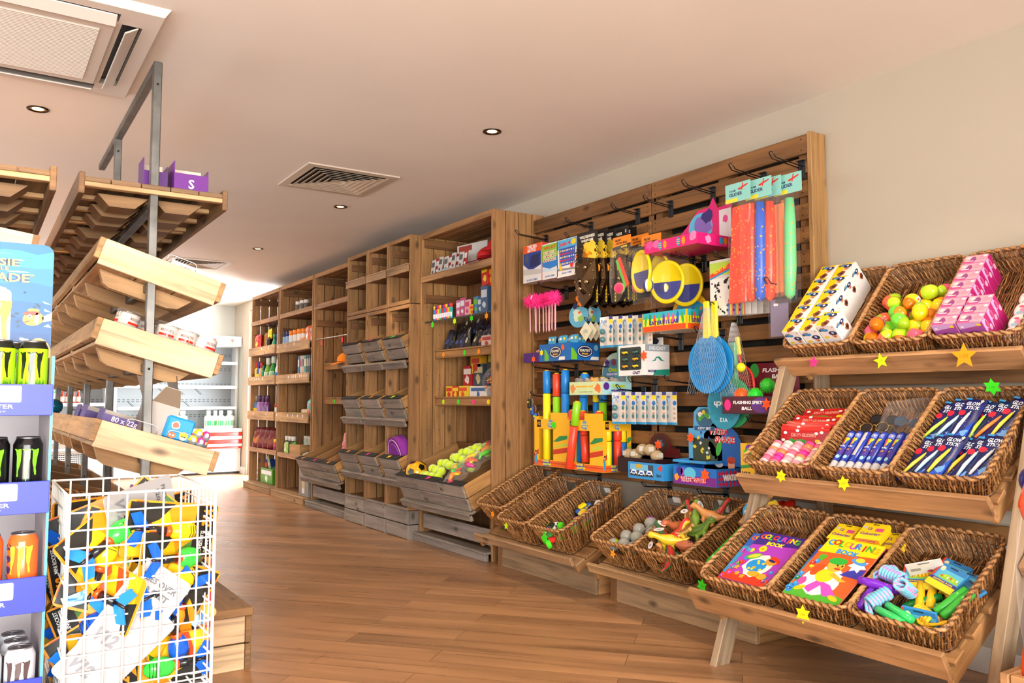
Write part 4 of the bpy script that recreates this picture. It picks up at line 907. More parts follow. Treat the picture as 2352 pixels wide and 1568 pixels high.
rope('skipping rope with yellow cord under a white header card', SL[0, 2] @ TR(.15, -.03, .035) @ RZ(20), '#ffc81c', '#ffc81c', '#f0a81c', tagged=True)
rope('skipping rope with dark green handles in the middle of the heap', SL[0, 2] @ TR(.11, .03, .028) @ RZ(-50), '#1f8a3c', '#ffc81c', '#f0a81c')
def cardpack(label, mw):
    m = MB('print', '#2f8fd0'); m.box(-.045, -.055, 0, .045, .055, .010, bev=.001, cols={'+z': '#2f7fc0', '-x': '#f5d61c'}); F2 = frame((0, 0, .010), (0, -1, 0), (1, 0, 0))
    m.poly(rect(-.055, -.045, .055, -.022), F2, .0003, '#f5d61c'); m.poly(rect(-.055, -.022, .055, -.012), F2, .0003, '#3a2a88'); m.txt('SKIPPING ROPE', F2, .0, -.017, w=.08, h=.006, col='#f5d61c'); m.poly(rect(-.055, -.012, -.048, .045), F2, .0003, '#e0362a'); m.poly(rect(-.044, -.010, .052, .026), F2, .0003, '#58b8d8')
    m.poly([(-.03, -.008), (.05, -.008), (.046, .008), (.0, .014), (-.025, .006)], F2, .0006, '#8fc83a')
    for k in range(6): m.poly(ell(-.02+k*.012, .002+.003*(k % 2), .003, .005, 8), F2, .0009, ('#e0362a', '#ffd21c', '#fff')[k % 3])
    m.poly(ell(-.035, .026, .009), F2, .0009, '#e8e4b0'); m.poly(rrect(-.016, .036, .016, .041, .002), F2, .0006, '#17324a')
    one('printed_card', m, label, 'pack', mw=mw, group='blue and yellow card packs')
for i, (x, y, z, rz, ry, lab) in enumerate([(.33, -.015, .030, -18, -8, 'at the back of the basket'), (.265, .055, .045, 10, -14, 'leaning by the left rim'), (.25, -.055, .075, -22, -14, 'on top of the heap, tilted'), (.24, -.10, .045, -30, -6, 'slipped under, by the right rim'), (.3, .06, .022, 20, 0, 'lowest, behind the left one'), (.065, -.055, .06, 0, -78, 'standing upright at the front rim'), (.29, -.08, .03, -10, -4, 'flat behind the tilted one')]):
    cardpack('blue and yellow card pack %s' % lab, SL[0, 2] @ TR(x, y, z) @ RZ(rz) @ RY(ry))

# ---------------------------------------------------------------- steel rack with wooden trays, left of the aisle
PINE_LIT, PINE2 = '#dcc09a', '#8f6a43'  # first tint: near tray ends paler, window light worked into the wood colour
rk = thing('steel_shelf_rack', 'grey steel frame rack with slatted wooden trays down the left of the aisle', 'shelf rack', (.555, 5.5, 0)); T = TR(-.555, -5.5, 0)
PY = (3.35, 4.37, 5.30, 6.25, 7.2, 8.1)
for i, y in enumerate(PY):
    m = MB('steel', '#74726e').at(T); m.box(.539, y-.016, 0, .571, y+.016, 2.36 if i < 2 else 1.94, bev=.003, g=2)
    for z in (2.27, 1.17, .62): m.poly(ell(.555, z, .005, n=8), lambda a, b, c, y=y: Vector((a, y-.016-c, b)), .0006, '#101010', 'matte')
    put('upright_post', m, rk)
for z, y0, y1 in ((2.344, PY[0], PY[1]), (2.34, PY[1], 5.0), (1.80, PY[0], PY[-1]), (1.48, PY[0], PY[-1]), (1.175, PY[0], PY[-1]), (.83, PY[0], PY[-1])):
    m = MB('steel', '#6c6a66').at(T); m.box(.539, y0+.017, z-.016, .571, y1-.017, z+.016, bev=.003, g=1); put('rail', m, rk)
TL, Y00 = .90, 3.32
def tray_tilt(xa, za, wd, th, y, label_i, near):
    Q = T @ TR(xa, y, za) @ RY(th)
    m = MB('wood').at(Q); c = vary(PINE_LIT, .05)
    m.box(0, 0, -.099, wd, .02, 0, c, g=0, bev=.002); m.box(0, TL-.03, -.078, wd, TL-.012, 0, vary(PINE2), g=0)
    for x in (-.02, wd): m.box(x, -.0, -.08, x+.02, TL-.012, -.0, vary('#b18a5c'), g=1, bev=.002)
    for k in range(3): x = .004+k*wd/3; m.box(x, .021, -.098, x+wd/3-.006, TL-.012, -.082, vary('#b58f63'), g=1, bev=.002)
    put('slatted_tray', m, rk)
    for k in range(2):
        m = MB('wood').at(Q @ TR(0, .10+k*.43, 0)); a, b = .02, wd*.92
        P = [(a, -.099), (a+.03, -.145), (a+.055, -.155), (b-.11, -.155), (b-.07, -.145), (b-.03, -.099)]
        c = vary('#b98f5f'); F_ = [m.V((x, 0, z)) for x, z in P]; G = [m.V((x, .05, z)) for x, z in P]; ou = U(0, 50)
        m.F(F_, c, uv=[(ou+x, z) for x, z in P]); m.F(G[::-1], c, uv=[(ou+x, z) for x, z in P][::-1])
        for q in range(len(P)): r = (q+1) % len(P); m.F([F_[q], G[q], G[r], F_[r]], c, uv=[(ou+P[q][0], 0), (ou+P[q][0], .05), (ou+P[r][0], .05), (ou+P[r][0], 0)])
        put('stiffener', m, rk)
for (xa, za, wd, th) in ((.395, 1.648, .435, 17.5), (.395, 1.352, .43, 16.2), (.400, .981, .42, 17.4)):
    for k in range(5): tray_tilt(xa, za, wd, th, Y00+k*TL, k, k == 0)
def tray_flat(root, T, xa, wd, z, y, L):
    Q = T @ TR(xa, y, z)
    for k in range(5): x = wd*k/5; m = MB('wood').at(Q); m.box(x+.001, .003, .018, x+wd/5-.002, L, .036, vary('#8a6a48'), g=1, bev=.002); put('tray_board', m, root)
    for k in range(4):
        m = MB('wood').at(Q); yy = .0+k*(L-.04)/3.0; m.box(.014, yy, .0, wd-.014, yy+.035, .017, vary('#caa373', .05), g=0, bev=.002); put('cross_batten', m, root)  # pale tint carries the light caught along the batten edges
    for x in (-.004, wd-.016):
        m = MB('wood').at(Q); m.box(x, -.004, -.03, x+.02, L, .05, vary('#7d5c3a'), g=1, bev=.002); put('side_batten', m, root)
    for k in range(3):
        for x0 in (.10, .30):
            m = MB('wood').at(Q @ TR(x0, .10+k*(L-.1)/3, 0)); P = [(-.03, 0), (.01, -.045), (.10, -.045), (.15, 0)]; c = vary('#8d6841')
            F_ = [m.V((x, 0, zz)) for x, zz in P]; G = [m.V((x, .12, zz)) for x, zz in P]
            m.F(F_, c, uv=[(x, zz) for x, zz in P])
            for q in range(4): r = (q+1) % 4; m.F([F_[q], G[q], G[r], F_[r]], c, uv=[(P[q][0], 0), (P[q][0], .12), (P[r][0], .12), (P[r][0], 0)])
            m.F(G[::-1], c); put('under_block', m, root)
for y in (3.32, 4.04, 4.90, 5.76, 6.62): tray_flat(rk, T, .30, .52, 1.835, y, .70 if y < 4 else .84)
# low wooden base of the rack
m = MB('wood').at(T)
for z0, z1 in ((.0, .098), (.104, .205)):
    m.box(.40, 3.335, z0, .935, 3.355, z1, vary('#d3b58c', .05), g=0, bev=.002); m.box(.936, 3.33, z0, .958, 7.6, z1, vary(PINE2), g=1, bev=.002)
m.box(.39, 3.325, .206, .965, 3.345, .236, vary(PINE2), g=0, bev=.003)
for k in range(4): x = .40+k*.142; m.box(x, 3.346, .218, x+.138, 7.6, .236, vary(PINE2), g=1, bev=.002)
put('wooden_base', m, rk)
# lower sloping tray (holds the wicker baskets) just above the base
for k in range(5): tray_tilt(.36, .62, .44, 14, 3.42+k*TL, k, False)
# second rack further left, mostly behind the drinks display
rk2 = thing('steel_shelf_rack', 'second wooden-trayed rack at the far left edge, behind the drinks display', 'shelf rack', (-.15, 5, 0)); T2 = TR(.15, -5, 0)
for y in (3.1, 4.4, 5.7): m = MB('steel', '#74726e').at(T2); m.box(-.166, y, 0, -.134, y+.032, 1.80, bev=.003, g=2); put('upright_post', m, rk2)
for y in (3.0, 3.86, 4.72): tray_flat(rk2, T2, -.32, .52, 1.758, y, .84)
m = MB('wood').at(T2 @ TR(.145, 3.0, 1.58) @ RY(188)); m.box(0, 0, 0, .44, .02, .10, vary(PINE_LIT), g=0); m.box(-.02, 0, 0, 0, .9, .1, vary(PINE2), g=1); m.box(.44, 0, 0, .46, .9, .1, vary(PINE2), g=1); m.box(0, .02, .09, .44, .9, .1, vary(PINE2), g=1); put('slatted_tray', m, rk2)

# ---- goods on the rack
def q_tray(za, th, x, y, dz=.0, xa=.395): return TR(xa, y, za) @ RY(th) @ TR(x, 0, dz)
for i, x in enumerate((.085, .17, .235, .305, .385)):
    t = thing('biscuit_jar', 'low clip-lid biscuit jar with red band, %s' % ['leftmost on the tray', 'half behind the steel post', 'just right of the steel post', 'second from the right end', 'at the right end'][i], 'jar', mw=q_tray(1.352, 16.2, x, 3.41+(.10 if i == 1 else 0), .002) @ RZ([40, 0, -10, 0, 25][i]), group='clip-lid biscuit jars')
    m = MB('gloss', '#cdc8c4'); m.lathe([(.034, 0), (.041, .004), (.043, .012), (.043, .046), (.041, .052)], 26); Fr = wrap((0, 0, 0), .043, rad(-90))
    for a in (0, -130, 120): Fr = wrap((0, 0, 0), .043, rad(-90+a)); m.band(-.03, .010, .03, .019, Fr, .0006, '#e0301e', n=8); m.txt('BISCOLATA', Fr, 0, .032, w=.05, h=.010, col='#7a2a1e', z=.001, bold=.01)
    put('glass_body', m, t)
    m = MB('clear', '#e8ecec'); m.lathe([(.0435, .052), (.0445, .058), (.042, .064), (.02, .067), (.0001, .067)], 26); gl = put('glass_lid', m, t)
    m = MB('metal', '#b8b8b8'); m.tube([(.0445*cos(2*pi*k/24), .0445*sin(2*pi*k/24), .054) for k in range(24)], .0012, 5, closed=True); m.tube([(-.044, -.006, .055), (-.050, -.006, .03), (-.050, .006, .03), (-.044, .006, .055)], .0013, 5); put('wire_clip', m, gl)
def boxthing(name, label, cat, mw, sx, sy, sz, col, cols=None, deco=None, grp=None, mat='print', bev=.001):
    m = MB(mat, col); m.box(-sx/2, -sy/2, 0, sx/2, sy/2, sz, bev=bev, cols=cols)
    if deco: deco(m, frame((0, -sy/2, sz/2), (1, 0, 0), (0, 0, 1)), frame((0, 0, sz), (1, 0, 0), (0, 1, 0)), frame((-sx/2, 0, sz/2), (0, -1, 0), (0, 0, 1)))
    return one(name, m, label, cat, mw=mw, group=grp)
boxthing('food_carton', 'long white printed carton on the second tray, behind the wire guard', 'carton', q_tray(1.648, 17.5, .33, 3.44), .17, .10, .03, '#f2efef', deco=lambda m, f, t, l: (m.txt('Latin', f, -.03, 0, h=.014, col='#7a4a6a'), m.poly(rect(.03, -.01, .08, .008), f, .0004, '#f2c4d4')))
for (za, th, x0, x1) in ((1.648, 17.5, .22, .33), (1.352, 16.2, .24, .31), (.981, 17.4, .09, .2), (.981, 17.4, .24, .33)):
    m = MB('metal', '#dcdcdc'); m.tube([(x0, 0, 0), (x0, 0, .028), (x0+.012, 0, .034), (x1-.012, 0, .034), (x1, 0, .028), (x1, 0, .0)], .0018, 6); o = put('wire_guard', m, rk); o.matrix_local = T @ q_tray(za, th, 0, 3.335, 0)
def openbox(label, mw, sx, sy, sz, col, txt_=None, grp=None, flap=True):
    m = MB('print', col); t_ = .003; d_ = tuple(c*.55 for c in C(col))
    m.box(-sx/2, -sy/2, 0, sx/2, sy/2, .003, cols={'+z': '#8a6a4a'})
    m.box(-sx/2, -sy/2, .003, sx/2, -sy/2+t_, sz*.62); m.box(-sx/2, sy/2-t_, .003, sx/2, sy/2, sz, cols={'-y': '#d8c8b8'}); m.box(-sx/2, -sy/2+t_, .003, -sx/2+t_, sy/2-t_, sz); m.box(sx/2-t_, -sy/2+t_, .003, sx/2, sy/2-t_, sz*.8)
    for k in range(5): x = -sx/2+.012+(sx-.024)*k/5; m.box(x, -sy/2+.008, .004, x+(sx-.024)/5-.003, sy/2-.008, sz*.45+.004*(k % 2), d_)
    if txt_: m.txt(txt_, frame((0, -sy/2, sz*.3), (1, 0, 0), (0, 0, 1)), 0, 0, w=sx*.6 if len(txt_) > 1 else None, h=None if len(txt_) > 1 else sz*.3, col='#e8e0f0')
    return one('display_tray', m, label, 'display box', mw=mw, group=grp)
openbox('purple cardboard display box on top of the rack, behind the post', TR(.575, 3.50, 1.872), .09, .12, .135, '#5a1f78', grp='purple display boxes on the rack')
openbox('purple cardboard display box on top of the rack, right of the post', TR(.70, 3.46, 1.872), .13, .14, .125, '#6a1f86', 'S', grp='purple display boxes on the rack')
openbox('purple display box on the lowest visible tray, left of the rack post', q_tray(.981, 17.4, .10, 3.55), .16, .16, .05, '#4a2a86', '80 x 22g', grp='purple display boxes on the rack')
openbox('purple display box further along the lowest visible tray', q_tray(.981, 17.4, .07, 3.9), .15, .16, .055, '#4f2d8c', 'S', grp='purple display boxes on the rack')
openbox('third purple display box, deep along the lowest visible tray', q_tray(.981, 17.4, .09, 4.3), .16, .18, .06, '#452680', None, grp='purple display boxes on the rack')
m = MB('print', '#b9b2ac')   # tall carton with open lid flaps
m.box(-.055, -.06, 0, .055, .06, .125, cols={'-y': '#c4bab4', '+x': '#3b3a44', '-x': '#9a8c84'})
for (P, c) in (([(-.055, -.06, .125), (-.055, .06, .125), (-.12, .05, .22), (-.12, -.05, .22)], '#a79d96'), ([(.055, -.06, .125), (.055, .06, .125), (-.0, .06, .24), (-.0, -.06, .24)], '#4a4650'), ([(-.055, -.06, .125), (.055, -.06, .125), (.03, -.075, .19), (-.03, -.075, .19)], '#d4ccc4')): m.face(P, c); m.face([(a, b, z-.002) for a, b, z in P[::-1]], '#8d7a66')
one('open_carton', m, 'grey carton with its lid flaps standing open, behind the steel post', 'carton', mw=q_tray(.981, 17.4, .205, 3.47, .0) @ RZ(8))
def paw(m, f, t, l):
    m.poly(blob(-.018, .012, .016, 12, .1, random.Random(1)), f, .0004, '#f4f2f2'); m.poly(blob(-.018, .012, .012, 12, .1, random.Random(2)), f, .0007, '#e8705a'); m.poly(ell(.022, -.022, .016, .017), f, .0004, '#f0b35a'); m.poly(ell(.022, -.016, .017, .010), f, .0007, '#f7c81e'); m.poly(ell(.022, -.030, .009, .007), f, .0007, '#f6ece0')
    for x in (.016, .028): m.poly(ell(x, -.024, .0025), f, .001, '#2a2018')
    m.poly(ell(-.022, -.028, .016, .012), f, .0004, '#d8703a')
    for x in (-.028, -.016): m.poly(ell(x, -.028, .004), f, .0007, '#f4f0ea')
boxthing('toy_tin', 'bright blue box with cartoon dog faces beside the open carton', 'box', q_tray(.981, 17.4, .285, 3.42, 0), .105, .07, .09, '#1e9be8', deco=paw, bev=.008)
for i, (x, y, z, c) in enumerate(((.36, 3.40, .03, '#f5c81e'), (.395, 3.42, .03, '#e83a9a'), (.335, 3.47, .035, '#d82a3a'), (.345, 3.385, .0, '#c8d82a'), (.375, 3.385, .0, '#e83a9a'), (.405, 3.46, .0, '#f5a81e'))):
    m = MB('gloss', c); m.ball((0, 0, .016), (.019, .019, .023), 14, 8, cf=lambda i_, j, c=c: C(c) if i_ > 3 else C('#8a8f98')); m.poly(blob(0, .0, .008, 10, .3, random.Random(i)), frame((0, -.0192, .022), (1, 0, 0), (0, 0, 1)), 0, '#f2ead8')
    one('surprise_egg', m, 'foil-wrapped surprise egg at the tray end, %s' % ['yellow, on top', 'pink, on top at the right', 'red, behind the others', 'lime, in the bottom row', 'pink, in the bottom row', 'orange, hidden at the back'][i], 'egg', mw=q_tray(.981, 17.4, x, y, z), group='foil surprise eggs on the rack')
# wicker baskets, crates and bags on the lowest sloping tray
def rackbasket(x, y, label, rz=90):
    basket('tray', TR(x, y, .56) @ RY(14) @ RZ(rz), label, 'wicker baskets low on the rack')
rackbasket(.38, 3.52, 'dark wicker basket low on the steel rack, seen through the wire bin', 90)
openbox('shallow purple box in the low part of the rack behind the wire bin', q_tray(.62, 14, .24, 3.50, .03, .36), .17, .2, .11, '#7a2a8e', None, grp='purple display boxes on the rack')
for i, (x, y, c, l) in enumerate(((.19, 3.40, '#2a5fc0', 'blue'), (.26, 3.40, '#3a4a7a', 'dark blue'), (.33, 3.41, '#3f9a4a', 'green'), (.29, 3.46, '#d8b42a', 'yellow'))):
    m = MB('satin'); R_ = random.Random(i); pillow(m, .07, .10, .012, lambda a, b, c=c: tuple(v*R_.uniform(.6, 1.6) for v in C(c)), 6, 8); one('sweet_bag', m, 'small shiny %s snack bag low on the rack behind the yellow star' % l, 'bag', mw=q_tray(.62, 14, x, y, .03, .36) @ RX(60) @ RZ(20*i), group='snack bags low on the rack')
s = MB(); star(s, frame((0, 0, 0), (1, 0, 0), (0, 0, 1)), .026, '#ffb21e', 6, False); o = put('price_star', s, rk, (0, 0, 0)); o.matrix_local = T @ TR(.535, 3.325, .655)
def redcrate(m, f, t, l): m.txt('Snack', f, -.02, 0, h=.04, col='#f4ecea', bold=.03); m.poly(ell(-.15, -.0, .05, .03), f, .0004, '#f29aa8')
boxthing('printed_carton', 'wide red and white printed carton behind the toys in the wire bin', 'carton', TR(.50, 3.14, .24), .44, .30, .36, '#d83a3a', cols={'+z': '#e8dcd8', '-y': '#d5303a'}, deco=redcrate)
m = MB('jelly', '#156a86'); m.ball((0, 0, .04), (.05, .05, .042), 14, 8); one('blue_bottle', m, 'round blue bottle lying on the tray just right of the drinks display', 'bottle', mw=q_tray(.981, 17.4, .0, 5.5, .0) )

# ---------------------------------------------------------------- energy drink display at the left edge
ds = thing('drinks_display', 'cardboard energy drink display with blue trays and an underwater header', 'display stand', (-.10, 2.45, 0)); T = TR(.10, -2.45, 0)
XR, XL, YF, YBk = .163, -.42, 2.30, 2.70
m = MB('print', '#5aa8cf').at(T); m.box(XR, YF+.012, 0, XR+.006, YBk, 1.16, cols={'-x': '#b9aeb4', '-y': '#4fb4da'}); m.box(XL-.006, YF+.012, 0, XL, YBk, 1.16); m.box(XL, YBk-.006, 0, XR, YBk, 1.16, '#b8b0b4'); put('carcass', m, ds)
TRZ = [(1.015, 1.090), (.780, .857), (.545, .630), (.28, .392)]
for z0, z1 in TRZ:
    m = MB('print', '#2636b8').at(T); m.box(XL, YF, z0, XR+.004, YF+.005, z1, bev=.001); m.box(XL, YF+.005, z0+.006, XR, YBk-.008, z0+.012, '#8d8a98'); Fr = frame((0, YF, (z0+z1)/2), (1, 0, 0), (0, 0, 1))
    m.poly(rrect(-.06, -.006, .1005, .034, .004), Fr, .0006, '#f3f1f4'); m.txt('MONSTER', Fr, .04, -.016, w=.09, h=.010, col='#d5d6ea', z=.001); m.txt('ENERGY', Fr, .045, -.028, w=.05, h=.004, col='#c5c8e4', z=.001, bold=0); m.poly(rect(-.05, .006, .07, .009), Fr, .001, '#c8c4cc'); put('shelf_tray', m, ds)
# header card
m = MB('print').at(T); hx0, hx1, hz0, hz1, hy = XL, .168, 1.03, 1.457, 2.452
P = rrect(hx0, hz0, hx1, hz1, .022, (1, 1, 0, 0)); Fr = lambda x, y, z: Vector((x, hy-z, y))
a_ = [m.V((x, hy, z)) for x, z in P]; b_ = [m.V((x, hy+.004, z)) for x, z in P]; m.F(a_, '#1f6fa0'); m.F(b_[::-1], '#9a8a78')
for i in range(len(P)): j = (i+1) % len(P); m.F([a_[i], b_[i], b_[j], a_[j]], '#cfe4ee')
R_ = random.Random(11)
for k in range(9):   # water bands, lighter towards the surface
    z1 = 1.435-.042*k; z0 = z1-.044; c = [.08+.18*(1-k/8)**2, .30+.38*(1-k/8)**2, .52+.28*(1-k/8)]; c = tuple(.62*v**2.2 for v in c)
    n = 16; up = [(hx0+(hx1-.001-hx0)*i/n, z1+R_.uniform(-.006, .006)) for i in range(n+1)]; m.poly([(hx0, max(z0, hz0)), (hx1-.001, max(z0, hz0))]+up[::-1], Fr, .0003+.0001*k, c)
for k in range(22): x, z = R_.uniform(hx0, hx1-.05), R_.uniform(1.38, 1.445); m.poly(ell(x, z, R_.uniform(.015, .04), .0018, 8), Fr, .0014, R_.choice(('#a8dcec', '#d8f0f4', '#58b4d4')))
for t_, x, z, h_ in (('AUSSIE', .033, 1.405, .018), ('STYLE', .042, 1.389, .008), ('LEMONADE', .014, 1.366, .022)):
    m.txt(t_, Fr, x, z, w={'AUSSIE': .115, 'STYLE': .05, 'LEMONADE': .20}[t_], h=h_, col='#27407a', z=.0016, bold=.09); m.txt(t_, Fr, x, z, w={'AUSSIE': .115, 'STYLE': .05, 'LEMONADE': .20}[t_], h=h_, col='#f4dc6a', z=.0022, bold=.02)
m.txt('TM', Fr, .119, 1.374, h=.005, col='#f4dc6a', z=.002)
# pictured can
m.poly(rrect(-.07, 1.075, .076, 1.335, .012), Fr, .0018, '#8fd0d8'); m.poly(rect(-.07, 1.08, .076, 1.13), Fr, .0021, '#2a3f8a'); m.poly(ell(.0, 1.335, .066, .01), Fr, .0021, '#d8dede'); m.txt('JUICED', Fr, .02, 1.145, h=.02, col='#f5b84a', z=.0026, bold=.03); m.txt('MONSTER', Fr, .02, 1.11, h=.016, col='#e8e8ea', z=.0026)
def claw(m, Fr, cx, cy, h, col, z=.0016, R_=None, w=1.0):
    # three ragged claw strokes
    R_ = R_ or random.Random(1)
    for q, (dx, ln) in enumerate(((-.26, .86), (.0, 1.0), (.26, .82))):
        L_ = []; Rr = []; n = 7
        for i in range(n+1):
            t = i/n; wd = h*.085*w*(1.15-t*.9)+h*.012*R_.uniform(-1, 1); x = cx+dx*h*w+h*.02*sin(t*5+q); y = cy+h/2-t*h*ln
            L_.append((x-wd, y)); Rr.append((x+wd, y))
        L_.insert(0, (L_[0][0]-h*.07*w, cy+h/2-.0)); L_[1] = (L_[1][0], cy+h*.44)
        m.poly(L_+Rr[::-1], Fr, z, col)
claw(m, Fr, .03, 1.24, .13, '#f4862a', .0026)
# fish, seahorse, octopus
fx, fz = .126, 1.262; m.poly(ell(fx, fz, .024, .018, 16, .2), Fr, .0018, '#f0a53a'); m.poly([(fx+.02, fz+.006), (fx+.042, fz+.018), (fx+.046, fz-.002), (fx+.022, fz-.008)], Fr, .0018, '#e8dcc8'); m.poly(ell(fx-.004, fz+.014, .02, .006, 10, .1), Fr, .0022, '#b8402a'); m.poly(ell(fx+.008, fz, .005, .017, 10), Fr, .0022, '#f2eee6'); m.poly(ell(fx-.008, fz+.006, .005), Fr, .0026, '#f6f6f2'); m.poly(ell(fx-.008, fz+.006, .002), Fr, .003, '#141414'); m.poly(ell(fx-.014, fz-.008, .008, .002, 8, .4), Fr, .0026, '#7a4a1a'); m.poly(ell(fx, fz+.022, .014, .005, 8), Fr, .0017, '#e8c83a')
for i in range(9): a = i/8; m.poly(ell(.112+.010*sin(a*4.5), 1.205-.052*a, .007*(1-a*.6), .005, 8), Fr, .0018, '#c8d8a0')
m.poly(ell(.104, 1.208, .008, .004, 8, -.3), Fr, .002, '#c8d8a0')
m.poly(ell(.140, 1.165, .030, .048), Fr, .0018, '#e8b86a'); m.poly(ell(.142, 1.15, .020, .034), Fr, .0022, '#e89a7a')
for x in (.118, .15): m.poly(ell(x, 1.128, .008), Fr, .0026, '#e8d88a'); m.poly(ell(x, 1.128, .003), Fr, .003, '#2a1a10')
for (ax, az, s_, ph) in ((.10, 1.10, 1, 0), (.06, 1.09, .8, 2), (.14, 1.09, .9, 4), (.03, 1.065, .7, 1)):
    P_ = [(ax-.055*s_*t*cos(ph+t*3.2)-.02*t, az+.018*sin(ph+6*t)*s_-.02*t) for t in [i/14 for i in range(15)]]
    for i, (x, z) in enumerate(P_): m.poly(ell(x, z, .008*(1-i/20), n=10), Fr, .0024+.00005*i, '#d88a78')
    for i, (x, z) in enumerate(P_[::2]): m.poly(ell(x, z-.004, .003, n=7), Fr, .0034, '#e8e0dc')
for i in range(14): m.poly(ell(R_.uniform(.05, .16), R_.uniform(1.17, 1.33), R_.uniform(.003, .008), .003, 7, R_.uniform(-1, 1)), Fr, .0016, '#173a5a')
for i in range(4): m.poly([(.168, 1.30-i*.02), (.145+.005*i, 1.31-i*.02), (.150, 1.303-i*.02)], Fr, .002, '#a8e4e0')
m.v = [(min(x, hx1+.1), y, z) for x, y, z in m.v]; put('header_card', m, ds)
def can(label, mw, kind):
    body, top_, cl = {'green': ('#9fd41c', '#15200c', '#14200e'), 'black': ('#0d0d0f', '#0d0d0f', '#7ad82a'), 'orange': ('#ef6a2c', '#d8d8d8', '#f2b83a'), 'silver': ('#c9ccd2', '#c4c6ca', '#5a4a4a')}[kind]
    t = thing('drink_can', label, 'can', mw=mw, group='energy drink cans in the display'); R_ = .0332; m = MB('gloss', body)
    def cf(i, j):
        if kind == 'green':
            if i in (0, 1): return C('#0c120a')
            if i == 2: return C('#2f7a18')
            if i >= 5: return C('#0e140a')
            return C('#a8dc1e')
        if i in (0,): return C('#c9c9cc') if kind != 'black' else C('#15151a')
        return C(body)
    m.lathe([(.024, .0), (.0255, .001), (R_-.001, .012), (R_, .016), (R_, .05), (R_, .146), (R_-.0012, .150), (.0275, .160), (.0268, .1625)], 28, cf=cf, cap=False); m.lathe([(.024, 0), (.0001, .004)], 28, col='#bbb', mat='metal', cap=False)
    Fr = wrap((0, 0, 0), R_, 0); Rr = random.Random(3)
    if kind == 'green':
        for q in range(24): x = -.03+.06*q/23; m.poly([(x-.0016, .05), (x+.0016, .05), (x+.0004, .05+Rr.uniform(.01, .03))], Fr, .0005, '#2f7a18')
    claw(m, Fr, 0, .098, .078, cl, .0008, Rr, .92)
    if kind == 'orange':
        for q in range(5): m.poly(blob(-.036+.0*q+Rr.uniform(-.006, .006), .03+q*.026, .010, 9, .5, Rr), Fr, .0006, '#3a2a5a')
        m.txt('JUICED', Fr, 0, .046, w=.036, h=.009, col='#f2c83a', z=.001, bold=.03)
    m.txt('MONSTER', Fr, 0, .030 if kind != 'orange' else .032, w=.052, h=.009, col='#e8e8ea' if kind != 'silver' else '#9aa0a8', z=.001, bold=.02); put('can_body', m, t)
    m = MB('metal', '#c8c8cc' if kind != 'black' and kind != 'green' else '#8a8a8e'); m.lathe([(.0268, .1625), (.0268, .1655), (.0255, .1665), (.0245, .1645), (.0235, .162), (.0001, .162)], 28, cap=False); o = put('can_lid', m, t)
    m = MB('metal', '#c0c0c4'); m.tube([(.010*cos(2*pi*k/10), .006*sin(2*pi*k/10)-.004, .164) for k in range(10)], .0013, 5, closed=True); put('ring_pull', m, o); return t
def canrow(kind, z, y, xs, what):
    c0 = None
    for i, (x, dy) in enumerate(xs):
        lab = '%s energy drink can, %s' % (kind if kind != 'green' else 'lime green', what[i])
        mw = TR(x, y+dy, z) @ RZ(-90-14+U(-8, 8))
        if c0 is None: c0 = can(lab, mw, kind)
        else: dup(c0, mw, lab)
canrow('green', 1.035, 2.405, [(.128, 0), (.056, 0), (.09, .068)], ['front right of its shelf', 'front, second from the right', 'in the second row between two others'])
canrow('black', .795, 2.385, [(.123, 0), (.052, 0)], ['nearest the right wall of its shelf', 'second from the right, cut by the frame'])
canrow('orange', .562, 2.37, [(.120, 0), (.046, 0)], ['nearest the right wall of its shelf', 'second from the right, cut by the frame'])
canrow('silver', .294, 2.345, [(.122, 0), (.052, 0), (.116, .072), (.112, .144), (.046, .072)], ['front right of the bottom shelf', 'front, second from the right', 'second row, behind the front right one', 'third row, furthest back', 'second row, at the frame edge'])

# ---------------------------------------------------------------- white wire bin full of toys
bx0, bx1, by0, by1, bz0, bz1 = .213, .563, 2.32, 2.78, .29, .815
bn = thing('wire_bin', 'white wire grid dump bin full of orange-carded toys', 'wire bin', ((bx0+bx1)/2, (by0+by1)/2, 0)); T = TR(-(bx0+bx1)/2, -(by0+by1)/2, 0)
WR = .0026
def wgrid(name, o, ud, L, vert=True, nu=None, lean=0):
    m = MB('gloss', '#f0efee').at(T); o, ud = Vector(o), Vector(ud); nu = nu or round(L/.0437); nz = 12
    for i in range(nu+1): p = o+ud*(L*i/nu); m.tube([p, p+Vector((0, 0, bz1-bz0))], WR, 6)
    n = Vector((-ud.y, ud.x, 0))*WR*1.4
    for j in range(nz+1): p = o+Vector((0, 0, (bz1-bz0)*j/nz)); m.tube([p+n, p+ud*L+n], WR*(1.3 if j in (0, nz) else 1), 6)
    put(name, m, bn)
wgrid('front_grid', (bx0, by0, bz0), (1, 0, 0), bx1-bx0, nu=8); wgrid('back_grid', (bx0, by1, bz0), (1, 0, 0), bx1-bx0, nu=8); wgrid('side_grid', (bx0, by0, bz0), (0, 1, 0), by1-by0, nu=10); wgrid('side_grid', (bx1, by0, bz0), (0, 1, 0), by1-by0, nu=10)
m = MB('gloss', '#f0efee').at(T)
for i in range(9): x = bx0+(bx1-bx0)*i/8; m.tube([(x, by0, bz0+.01), (x, by1, bz0+.01)], WR, 6)
for i in range(11): y = by0+(by1-by0)*i/10; m.tube([(bx0, y, bz0+.014), (bx1, y, bz0+.014)], WR, 6)
put('floor_grid', m, bn)
for x in (bx0, bx1):
    for y in (by0, by1): m = MB('gloss', '#f0efee').at(T); m.tube([(x, y, 0), (x, y, bz1+.004)], .0045, 8); put('corner_post', m, bn)
m = MB('matte', '#8f8a86').at(T); m.box(bx0-.01, by0+.02, .262, bx1+.01, by1-.02, .284); put('base_board', m, bn)
